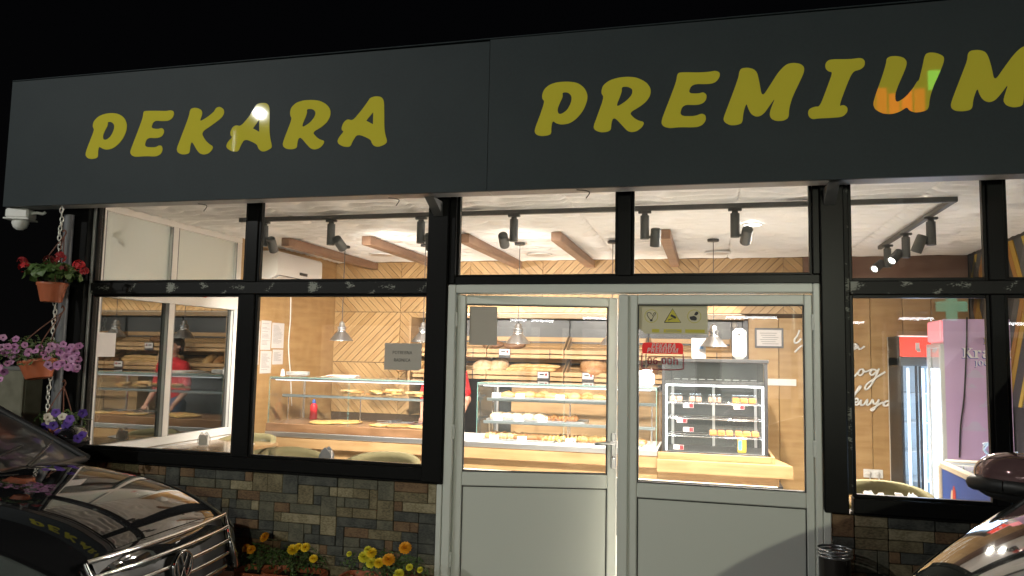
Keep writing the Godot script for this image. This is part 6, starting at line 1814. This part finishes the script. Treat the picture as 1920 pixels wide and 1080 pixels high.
func full_patch(car: Car, ss: Array, u0: float, nu: int, off: float) -> MB:    # both sides across the top
	var rows := []
	for s: float in ss:
		var row := PackedVector3Array()
		for j in nu + 1: row.append(car.point(s, lerpf(u0, 1.0, j / float(nu)), -1.0, off))
		for j in nu: row.append(car.point(s, lerpf(1.0, u0, (j + 1) / float(nu)), 1.0, off))
		rows.append(row)
	return MB.new().grid(rows, false, 0, V(-2, 0.3, 0))

func build_car(called: String, label: String, at: Vector3, turn: float, scale_: float, rear_k: float, paint: Material, shell: Material, badge: bool, cab: Array, mirror: Vector3) -> void:
	var t := thing(called, label, "car", at, turn)
	t.scale = Vector3.ONE * scale_
	var car := Car.new()
	car.rear_k = rear_k
	car.keys = [[0.0, 0.66, 0.60, 0.22, 0.0], [0.03, 0.74, 0.735, 0.20, 0.005]]
	for i in 12:
		var s := 0.09 + 0.1 * i
		car.keys.append([s, 0.90 - 0.13 * exp(-s / 0.35), 1.06 - 0.31 * exp(-s / 0.5), 0.19, 0.045 * (1.0 - exp(-s / 0.3))])
	car.keys.append_array([[1.6, 0.902, 1.05, 0.2, 0.043], [2.6, 0.905, 1.06, 0.2, 0.03], [3.6, 0.90, 1.075, 0.2, 0.03], [4.2, 0.87, 1.05, 0.22, 0.03], [4.5, 0.82, 0.98, 0.26, 0.02], [4.6, 0.70, 0.80, 0.32, 0.0]])
	var glassm := mat(0.012, 0.014, 0.014, 0.02)
	glassm.clearcoat_enabled = true
	var dark := mat(0.012, 0.012, 0.013, 0.5)
	# body shell below the belt, with the hood lying proud of it so that a shut line shows
	var rows := []
	for s: float in [0.0, 0.012, 0.03, 0.06, 0.09, 0.14, 0.2, 0.3, 0.45, 0.6, 0.8, 1.0, 1.2, 1.4, 1.6, 1.9, 2.3, 2.8, 3.3, 3.8, 4.1, 4.3, 4.45, 4.55, 4.6]:
		var row := PackedVector3Array()
		for j in 37: row.append(car.point(s, j / 36.0, -1.0))
		for j in 36: row.append(car.point(s, 1.0 - (j + 1) / 36.0, 1.0))
		rows.append(row)
	var body := MB.new().grid(rows, true)
	for e: int in [0, rows.size() - 1]:
		var c := Vector3.ZERO
		for p: Vector3 in rows[e]: c += p
		c /= rows[e].size()
		for j in rows[e].size(): body.tri_out(c, rows[e][j], rows[e][(j + 1) % rows[e].size()], V(-2.2, 0.5, 0))
	obj("body", body, paint, t)
	obj("hood", full_patch(car, [0.075, 0.1, 0.14, 0.2, 0.25, 0.32, 0.4, 0.5, 0.62, 0.75, 0.9, 1.05, 1.18, lerpf(1.18, cab[0] + 0.05, 0.5), cab[0] + 0.05], 0.735, 24, 0.006), paint, t)
	# front: black grille field, chrome bars, headlamps, lower intake
	for side: float in [-1.0, 1.0]:
		obj("headlamp", patch(car, 0.045, 0.36, 18, 0.625, 0.715, 8, side, 0.009), M.chrome, t)
		obj("headlamp_lens", patch(car, 0.04, 0.37, 18, 0.62, 0.72, 8, side, 0.016), pane_mat(0.06), t)
		obj("fog_lamp", MB.new().ball(V(-0.07, 0.33, side * 0.62), V(0.05, 0.04, 0.06), 14, 8), M.chrome, t)
	var fx := func(y: float, z: float) -> float: return 0.004 - 0.10 * pow(z / 0.85, 2.0) - 0.06 * clampf((y - 0.62) / 0.16, 0.0, 1.0) - 0.0
	var gr := []
	for i in 7:
		var y := lerpf(0.46, 0.775, i / 6.0)
		var row := PackedVector3Array()
		for j in 17:
			var z := lerpf(-0.53, 0.53, j / 16.0) * (0.90 + 0.10 * i / 6.0)
			row.append(V(fx.call(y, z) + 0.002, y, z))
		gr.append(row)
	obj("grille", MB.new().grid(gr, false, 0, V(-1, 0.6, 0)), dark, t)
	for i in 5:
		var y: float = [0.778, 0.708, 0.638, 0.568, 0.498][i]
		var wz: float = [0.565, 0.545, 0.525, 0.505, 0.485][i]
		var path := []
		for j in 25:
			var z := lerpf(-wz, wz, j / 24.0)
			path.append(V(fx.call(y, z) + 0.016, y, z))
		obj("grille_bar", MB.new().tube(path, 0.0115, 8), M.chrome, t)
	for side: float in [-1.0, 1.0]:
		obj("grille_end", MB.new().tube(curve([V(fx.call(0.778, 0.57) + 0.012, 0.775, side * 0.572), V(fx.call(0.6, 0.56) + 0.012, 0.60, side * 0.556), V(fx.call(0.47, 0.62) + 0.010, 0.455, side * 0.64)], 6), [0.010, 0.011, 0.012, 0.013, 0.014, 0.016, 0.02, 0.024, 0.026, 0.026, 0.024, 0.022, 0.016], 8), M.chrome, t)
	if badge:
		var bo := V(0.030, 0.625, 0)
		var xf := Transform3D(Basis(V(0, 0, -1), V(1, 0, 0), V(0, -1, 0)), bo)
		var b := obj("badge", MB.new().lathe([[0.0, 0.0], [0.082, 0.0], [0.086, -0.01]], 32, xf), dark, t)
		obj("badge_ring", MB.new().lathe([[0.070, 0.001], [0.072, 0.010], [0.082, 0.010], [0.085, 0.001]], 36, xf), M.chrome, b)
		var st := MB.new()
		for q: Array in [[[-0.028, 0.064], [0.0, 0.006], [0.028, 0.064]], [[-0.062, 0.036], [-0.028, -0.058], [0.0, -0.004], [0.028, -0.058], [0.062, 0.036]]]:
			var path := []
			for e: Array in q: path.append(bo + V(0.007, e[1], e[0]))
			for k in path.size() - 1: st.tube([path[k], path[k + 1]], 0.0065, 6)
		obj("badge_letters", st, M.chrome, b)
	var lo := []
	for i in 4:
		var y := lerpf(0.24, 0.37, i / 3.0)
		var row := PackedVector3Array()
		for j in 13:
			var z := lerpf(-0.5, 0.5, j / 12.0)
			row.append(V(fx.call(y, z) + 0.012, y, z))
		lo.append(row)
	obj("lower_intake", MB.new().grid(lo, false, 0, V(-1, 0.3, 0)), dark, t)
	# greenhouse
	var base := func(v: float) -> Vector3: return V(car.sx(cab[0] + 0.20 * v * v), 1.068 - 0.03 * v * v, 0.79 * v)
	var head := func(v: float) -> Vector3: return V(car.sx(cab[1] + 0.10 * v * v), 1.505 - 0.035 * v * v, 0.60 * v)
	var ws := []
	for i in 13:
		var u := i / 12.0
		var row := PackedVector3Array()
		for j in 25:
			var v := j / 12.0 - 1.0
			row.append(base.call(v).lerp(head.call(v), u) + V(0.012, 0.018, 0) * sin(PI * u))
		ws.append(row)
	obj("windshield", MB.new().grid(ws, false, 0, V(-2.2, 0.6, 0)), glassm, t)
	var rf := []
	for i in 15:
		var u := i / 14.0
		var s := lerpf(cab[1], cab[2], u)
		var row := PackedVector3Array()
		for j in 25:
			var v := j / 12.0 - 1.0
			row.append(V(car.sx(s + 0.10 * v * v * (1.0 - 2.0 * u)), 1.505 - 0.035 * v * v + 0.035 * sin(PI * minf(u * 1.15, 1.0)) - 0.06 * pow(u, 3.0), lerpf(0.60, 0.585, u) * v))
		rf.append(row)
	obj("roof", MB.new().grid(rf, false, 0, V(-2.4, 0.6, 0)), paint, t)
	var rw := []
	for i in 9:
		var u := i / 8.0
		var row := PackedVector3Array()
		for j in 21:
			var v := j / 10.0 - 1.0
			var a := V(car.sx(cab[2] - 0.10 * v * v), 1.445 - 0.035 * v * v, 0.585 * v)
			var b := V(car.sx(cab[3] - 0.12 * v * v), 1.06 - 0.02 * v * v, 0.72 * v)
			row.append(a.lerp(b, u) + V(-0.02, 0.03, 0) * sin(PI * u))
		rw.append(row)
	obj("rear_window", MB.new().grid(rw, false, 0, V(-2.2, 0.6, 0)), glassm, t)
	for side: float in [-1.0, 1.0]:
		var sw := []
		for i in 9:
			var u := i / 8.0
			var row := PackedVector3Array()
			for j in 31:
				var v := j / 30.0
				var a := V(car.sx(lerpf(cab[0] + 0.2, cab[3] - 0.1, v)), 1.045, side * lerpf(0.79, 0.76, v))
				var b := V(car.sx(lerpf(cab[1] + 0.1, cab[2] - 0.09, v)), 1.47, side * 0.60)
				row.append(a.lerp(b, u) + V(0, 0.0, side * 0.035 * sin(PI * u)))
			sw.append(row)
		obj("side_window", MB.new().grid(sw, false, 0, V(-2.4, 1.2, 0)), glassm, t)
		obj("pillar", MB.new().tube(curve([V(car.sx(cab[0] + 0.15), 1.03, side * 0.80), V(car.sx(lerpf(cab[0] + 0.15, cab[1] + 0.08, 0.46)), 1.243, side * 0.725), V(car.sx(cab[1] + 0.08), 1.475, side * 0.605), V(car.sx(lerpf(cab[1], cab[2], 0.47)), 1.505, side * 0.60), V(car.sx(cab[2] - 0.13), 1.43, side * 0.59), V(car.sx(cab[3] - 0.08), 1.05, side * 0.755)], 6), 0.026, 8), dark, t)
		obj("door_pillar", MB.new().tube(curve([V(car.sx(lerpf(cab[1], cab[2], 0.44)), 1.045, side * 0.79), V(car.sx(lerpf(cab[1], cab[2], 0.455)), 1.26, side * 0.735), V(car.sx(lerpf(cab[1], cab[2], 0.475)), 1.475, side * 0.605)], 4), 0.03, 6), dark, t)
		obj("belt_trim", MB.new().tube([V(car.sx(cab[0] + 0.17), 1.05, side * 0.825), V(car.sx(2.6), 1.065, side * 0.83), V(car.sx(4.2), 1.075, side * 0.80)], 0.010, 6), M.chrome, t)
		# door mirror: foot, rubber rim, painted shell, glass
		var mc := V(mirror.x, mirror.y, side * mirror.z)
		obj("mirror_foot", MB.new().tube(curve([mc + V(0.02, -0.08, -side * 0.17), mc + V(0.02, -0.065, -side * 0.10), mc + V(0, -0.02, -side * 0.04)], 4), 0.03, 8), dark, t)
		var shl := MB.new(); var rim := MB.new()
		var bs := Basis(V(0, 1, 0), -side * 0.12)
		shl.ball(mc + V(0.012, 0.012, 0), V(0.085, 0.078, 0.125), 24, 16, bs)
		obj("mirror_shell", shl, shell, t)
		var rp := []
		for k in 29:
			var a := TAU * k / 28.0
			rp.append(mc + bs * V(cos(a) * 0.083, -0.030 + 0.012 * cos(a), sin(a) * 0.128))
		rim.tube(rp, 0.026, 9, false)
		rim.ball(mc + V(0, -0.045, 0), V(0.078, 0.035, 0.118), 18, 10, bs)
		obj("mirror_rim", rim, dark, t)
		obj("mirror_glass", MB.new().ball(mc + bs * V(-0.078, 0.01, 0), V(0.012, 0.06, 0.10), 16, 10, bs), M.chrome, t)
		obj("tail_lamp", patch(car, 4.2, 4.56, 8, 0.60, 0.70, 6, side, 0.008), mat(0.25, 0.01, 0.01, 0.15), t)
		for s: float in [0.86, 3.62]:
			var wc := V(car.sx(s), 0.325, side * 0.80)
			var xw := Transform3D(Basis(V(1, 0, 0), V(0, 0, side), V(0, -side, 0)), wc)
			var w := obj("wheel", MB.new().lathe([[0.20, 0.105], [0.225, 0.118], [0.29, 0.118], [0.318, 0.10], [0.325, 0.06], [0.325, -0.06], [0.30, -0.10], [0.2, -0.10]], 36, xw), mat(0.02, 0.02, 0.02, 0.85), t)
			var rimm := MB.new()
			rimm.lathe([[0.19, 0.10], [0.205, 0.112], [0.21, 0.10], [0.2, 0.02], [0.0, 0.02]], 36, xw)
			for k in 10:
				var a := TAU * k / 10.0
				rimm.tube([xw * V(cos(a) * 0.03, 0.095, sin(a) * 0.03), xw * V(cos(a) * 0.195, 0.105, sin(a) * 0.195)], [0.022, 0.016], 6)
			rimm.lathe([[0.0, 0.108], [0.035, 0.105], [0.04, 0.08]], 18, xw)
			obj("rim", rimm, M.steel, w)
			obj("wheel_arch", MB.new().lathe([[0.345, 0.112], [0.372, 0.112], [0.372, 0.10]], 36, xw), dark, t)
	# wipers
	for q: Array in [[0.45, -0.30], [-0.15, -0.72]]:
		obj("wiper", MB.new().tube([base.call(q[0]) + V(0.03, 0.012, 0), base.call(q[1]).lerp(head.call(q[1]), 0.16) + V(0.045, 0.045, 0)], 0.008, 6), dark, t)
	obj("cowl", MB.new().tube([base.call(-1.0) + V(0.03, -0.012, 0), base.call(-0.5) + V(0.04, -0.012, 0), base.call(0.0) + V(0.04, -0.012, 0), base.call(0.5) + V(0.04, -0.012, 0), base.call(1.0) + V(0.03, -0.012, 0)], 0.026, 8), dark, t)

func cars() -> void:
	var paint := mat(0.010, 0.010, 0.011, 0.04)
	paint.clearcoat_enabled = true; paint.clearcoat = 1.0; paint.clearcoat_roughness = 0.015
	var grey := mat(0.045, 0.048, 0.046, 0.05, 0.3)
	grey.clearcoat_enabled = true; grey.clearcoat_roughness = 0.02
	var maroon := mat(0.22, 0.13, 0.14, 0.07, 0.6)
	maroon.clearcoat_enabled = true; maroon.clearcoat_roughness = 0.03
	build_car("parked_car", "glossy black car with chrome grille and round badge parked under the flower pots", V(-2.575, GROUND + 0.004, 1.19), 0.049, 0.932, 1.0, paint, paint, true, [1.13, 2.12, 3.75, 4.34], V(-1.60, 1.135, 1.0))
	build_car("parked_car", "glossy dark grey car parked at an angle in front of the right-hand window", V(0.849, GROUND + 0.004, 3.432), -2.136, 1.2, 0.42, grey, maroon, false, [2.2, 2.9, 4.0, 4.45], V(-1.90, 1.0, 0.84))

# ---------------------------------------------------------------- smooth bodies: tapered bones blended in a distance field, meshed as surface nets
func flesh(bones: Array, cell: float, blend: float, m: MB) -> void:
	var lo := Vector3(1e9, 1e9, 1e9); var hi := -lo
	for b: Array in bones:
		var r := maxf(b[2], b[3]) + cell * 3.0 + blend
		for p: Vector3 in [b[0], b[1]]:
			lo = lo.min(p - Vector3.ONE * r); hi = hi.max(p + Vector3.ONE * r)
	var n := Vector3i(((hi - lo) / cell).ceil()) + Vector3i.ONE
	var f := PackedFloat32Array(); f.resize(n.x * n.y * n.z); f.fill(1.0)
	for b: Array in bones:
		var a: Vector3 = b[0]; var ab: Vector3 = b[1] - a
		var l2 := maxf(ab.length_squared(), 1e-9)
		var r := maxf(b[2], b[3]) + cell * 2.0 + blend
		var q: Vector3 = b[4] if b.size() > 4 else Vector3.ONE     # squash of the space: a flat bone has a factor over 1
		var e0 := Vector3i(((a.min(b[1]) - Vector3.ONE * r - lo) / cell).floor()).clamp(Vector3i.ZERO, n - Vector3i.ONE)
		var e1 := Vector3i(((a.max(b[1]) + Vector3.ONE * r - lo) / cell).ceil()).clamp(Vector3i.ZERO, n - Vector3i.ONE)
		for z in range(e0.z, e1.z + 1):
			for y in range(e0.y, e1.y + 1):
				var k := (z * n.y + y) * n.x
				for x in range(e0.x, e1.x + 1):
					var p := lo + Vector3(x, y, z) * cell - a
					var t := clampf(p.dot(ab) / l2, 0.0, 1.0)
					var d := ((p - ab * t) * q).length() - lerpf(b[2], b[3], t)
					var o := f[k + x]
					var h := maxf(blend - absf(d - o), 0.0) / blend
					f[k + x] = minf(d, o) - h * h * blend * 0.25
	var at := {}
	var base := m.v.size()
	var sx := 1; var sy := n.x; var sz := n.x * n.y
	for z in n.z - 1:
		for y in n.y - 1:
			var k := z * sz + y * sy
			for x in n.x - 1:
				var i := k + x
				var s := 0
				if f[i] < 0: s += 1
				if f[i + sx] < 0: s += 1
				if f[i + sy] < 0: s += 1
				if f[i + sx + sy] < 0: s += 1
				if f[i + sz] < 0: s += 1
				if f[i + sx + sz] < 0: s += 1
				if f[i + sy + sz] < 0: s += 1
				if f[i + sx + sy + sz] < 0: s += 1
				if s == 0 or s == 8: continue
				var c := Vector3.ZERO; var cn := 0
				for e: Array in [[0, 1, 0], [2, 3, 0], [4, 5, 0], [6, 7, 0], [0, 2, 1], [1, 3, 1], [4, 6, 1], [5, 7, 1], [0, 4, 2], [1, 5, 2], [2, 6, 2], [3, 7, 2]]:
					var ia: int = i + (e[0] & 1) * sx + ((e[0] >> 1) & 1) * sy + ((e[0] >> 2) & 1) * sz
					var ib: int = i + (e[1] & 1) * sx + ((e[1] >> 1) & 1) * sy + ((e[1] >> 2) & 1) * sz
					if (f[ia] < 0) != (f[ib] < 0):
						var t := f[ia] / (f[ia] - f[ib])
						var pa := Vector3(e[0] & 1, (e[0] >> 1) & 1, (e[0] >> 2) & 1)
						var pb := Vector3(e[1] & 1, (e[1] >> 1) & 1, (e[1] >> 2) & 1)
						c += pa.lerp(pb, t); cn += 1
				at[i] = m.v.size()
				m.v.append(lo + (Vector3(x, y, z) + c / cn) * cell)
				m.n.append(Vector3(f[i + sx] - f[i] + f[i + sx + sy + sz] - f[i + sy + sz], f[i + sy] - f[i] + f[i + sx + sy + sz] - f[i + sx + sz], f[i + sz] - f[i] + f[i + sx + sy + sz] - f[i + sx + sy]).normalized())
				m.uv.append(Vector2.ZERO)
	for i: int in at:
		for ax in 3:
			var d: int = [sx, sy, sz][ax]; var u: int = [sy, sz, sx][ax]; var w: int = [sz, sx, sy][ax]
			if (f[i] < 0) == (f[i + d] < 0): continue
			if not (at.has(i - u) and at.has(i - w) and at.has(i - u - w)): continue
			var q := [at[i], at[i - u], at[i - u - w], at[i - w]]
			if f[i] < 0: q.reverse()
			for e: int in [0, 1, 2, 0, 2, 3]: m.ix.append(q[e])

func person() -> void:
	var t = thing("person", "shop assistant in a red shirt standing behind the counter", "person", V(-2.72, 0, -3.18), 0.12)
	var skin = MB.new()
	# trunk, neck and limbs
	var arms = []
	for s: float in [-1.0, 1.0]:
		var sh = V(s * 0.165, 1.335, 0.0); var el = V(s * 0.235, 1.065, 0.01); var wr = V(s * 0.205, 0.885, 0.17)
		arms.append([sh, el, wr])
	var bones = [[V(0, 0.92, 0), V(0, 1.12, 0), 0.125, 0.115, V(1, 1, 1.25)], [V(0, 1.12, 0), V(0, 1.30, 0), 0.125, 0.135, V(1, 1, 1.3)], [V(-0.10, 1.33, 0), V(0.10, 1.33, 0), 0.065, 0.065], [V(0, 1.32, 0), V(0, 1.45, 0.012), 0.056, 0.048]]
	for s: float in [-1.0, 1.0]:
		bones.append_array([[V(s * 0.085, 0.90, 0), V(s * 0.095, 0.48, 0.01), 0.098, 0.06], [V(s * 0.095, 0.48, 0.01), V(s * 0.10, 0.09, -0.02), 0.06, 0.038], [V(s * 0.10, 0.045, -0.04), V(s * 0.115, 0.03, 0.14), 0.042, 0.034]])
	for a: Array in arms:
		bones.append_array([[a[0], a[1], 0.050, 0.038], [a[1], a[2], 0.038, 0.026]])
	flesh(bones, 0.012, 0.03, skin)
	# head
	var hd = [[V(0, 1.60, -0.008), V(0, 1.585, 0.0), 0.092, 0.088, V(1.16, 0.92, 1)], [V(0, 1.53, 0.03), V(0, 1.50, 0.048), 0.055, 0.040, V(1.05, 1, 1)], [V(0, 1.46, 0.0), V(0, 1.52, 0.005), 0.046, 0.05], [V(0, 1.58, 0.088), V(0, 1.548, 0.108), 0.008, 0.012], [V(-0.012, 1.545, 0.095), V(0.012, 1.545, 0.095), 0.008, 0.008], [V(-0.03, 1.59, 0.078), V(-0.055, 1.592, 0.062), 0.010, 0.008], [V(0.03, 1.59, 0.078), V(0.055, 1.592, 0.062), 0.010, 0.008], [V(-0.018, 1.517, 0.085), V(0.018, 1.517, 0.085), 0.008, 0.008], [V(0, 1.488, 0.075), V(0, 1.492, 0.07), 0.02, 0.018]]
	for s: float in [-1.0, 1.0]: hd.append([V(s * 0.082, 1.59, -0.005), V(s * 0.084, 1.555, 0.004), 0.014, 0.010])
	flesh(hd, 0.006, 0.022, skin)
	# hands: palm and five fingers each
	for k in 2:
		var s: float = [-1.0, 1.0][k]
		var w: Vector3 = arms[k][2]
		var d = (w - arms[k][1]).normalized()
		var side = V(s, 0, 0) - d * d.x * s
		side = side.normalized()
		var dn = -absf(1.0) * d.cross(side).normalized()
		if dn.y > 0: dn = -dn
		var hb = [[w - d * 0.02, w + d * 0.03, 0.024, 0.022], [w + d * 0.03 - side * 0.022, w + d * 0.08 - side * 0.026, 0.015, 0.012], [w + d * 0.03, w + d * 0.085, 0.016, 0.013], [w + d * 0.03 + side * 0.022, w + d * 0.078 + side * 0.026, 0.015, 0.012]]
		for i in 4:
			var off = side * (0.031 - i * 0.0205) * -1.0
			var l: float = [0.066, 0.076, 0.071, 0.055][i]
			var r0 = w + d * [0.078, 0.084, 0.083, 0.075][i] + off
			var r1 = r0 + (d * 0.85 + dn * 0.5).normalized() * l * 0.45
			var r2 = r1 + (d * 0.4 + dn * 0.9).normalized() * l * 0.32
			var r3 = r2 + (d * 0.05 + dn).normalized() * l * 0.26
			hb.append_array([[r0, r1, 0.0088, 0.0082], [r1, r2, 0.0082, 0.0075], [r2, r3, 0.0075, 0.0065]])
		var t0 = w + d * 0.02 - side * 0.022
		var t1 = t0 + (d * 0.6 - side * 0.7 + dn * 0.3).normalized() * 0.038
		hb.append_array([[t0, t1, 0.013, 0.0105], [t1, t1 + (d * 0.9 - side * 0.2 + dn * 0.4).normalized() * 0.03, 0.0105, 0.0085]])
		flesh(hb, 0.004, 0.008, skin)
	var b = obj("body", skin, M.skin, t)
	# eyes, brows, lips
	for s: float in [-1.0, 1.0]:
		obj("eye", MB.new().ball(V(s * 0.033, 1.575, 0.080), V(0.013, 0.008, 0.010), 12, 8), mat(0.75, 0.72, 0.70, 0.2), t)
		obj("iris", MB.new().ball(V(s * 0.033, 1.575, 0.088), V(0.006, 0.006, 0.003), 10, 6), mat(0.03, 0.02, 0.015, 0.15), t)
		obj("eyebrow", MB.new().tube(curve([V(s * 0.016, 1.597, 0.090), V(s * 0.036, 1.603, 0.085), V(s * 0.056, 1.597, 0.072)], 4), 0.004, 6), mat(0.03, 0.02, 0.015, 0.8), t)
	obj("lips", MB.new().tube(curve([V(-0.022, 1.519, 0.087), V(0, 1.517, 0.095), V(0.022, 1.519, 0.087)], 5), 0.0055, 6), mat(0.36, 0.10, 0.09, 0.5), t)
	# dark hair tied back
	var hr = MB.new()
	flesh([[V(0, 1.625, -0.020), V(0, 1.61, -0.03), 0.098, 0.098, V(1.12, 0.96, 1)], [V(-0.075, 1.61, 0.0), V(-0.082, 1.54, -0.03), 0.022, 0.018], [V(0.075, 1.61, 0.0), V(0.082, 1.54, -0.03), 0.022, 0.018], [V(0, 1.58, -0.09), V(0, 1.50, -0.10), 0.05, 0.035], [V(-0.05, 1.655, 0.045), V(0.05, 1.655, 0.045), 0.028, 0.028]], 0.008, 0.03, hr)
	obj("hair", hr, mat(0.022, 0.014, 0.010, 0.5), t)
	# red T-shirt, blue jeans, shoes
	var ts = MB.new()
	var tb = [[V(0, 0.90, 0), V(0, 1.12, 0), 0.142, 0.132, V(1, 1, 1.22)], [V(0, 1.12, 0), V(0, 1.31, 0), 0.138, 0.146, V(1, 1, 1.28)], [V(-0.11, 1.335, 0), V(0.11, 1.335, 0), 0.076, 0.076]]
	for a: Array in arms: tb.append([a[0], (a[0] as Vector3).lerp(a[1], 0.72), 0.066, 0.062])
	flesh(tb, 0.012, 0.03, ts)
	obj("shirt", ts, mat(0.50, 0.012, 0.018, 0.8), t)
	var jn = MB.new()
	var jb = [[V(-0.05, 0.90, 0), V(0.05, 0.90, 0), 0.128, 0.128, V(1, 1, 1.2)]]
	for s: float in [-1.0, 1.0]: jb.append_array([[V(s * 0.085, 0.88, 0), V(s * 0.095, 0.48, 0.01), 0.105, 0.07], [V(s * 0.095, 0.48, 0.01), V(s * 0.10, 0.09, -0.02), 0.07, 0.056]])
	flesh(jb, 0.012, 0.03, jn)
	obj("trousers", jn, mat(0.05, 0.075, 0.14, 0.85), t)
	var sh = MB.new()
	for s: float in [-1.0, 1.0]: flesh([[V(s * 0.10, 0.05, -0.05), V(s * 0.115, 0.042, 0.15), 0.05, 0.042, V(1, 1.1, 1)]], 0.012, 0.02, sh)
	obj("shoes", sh, M.dark_plastic, t)
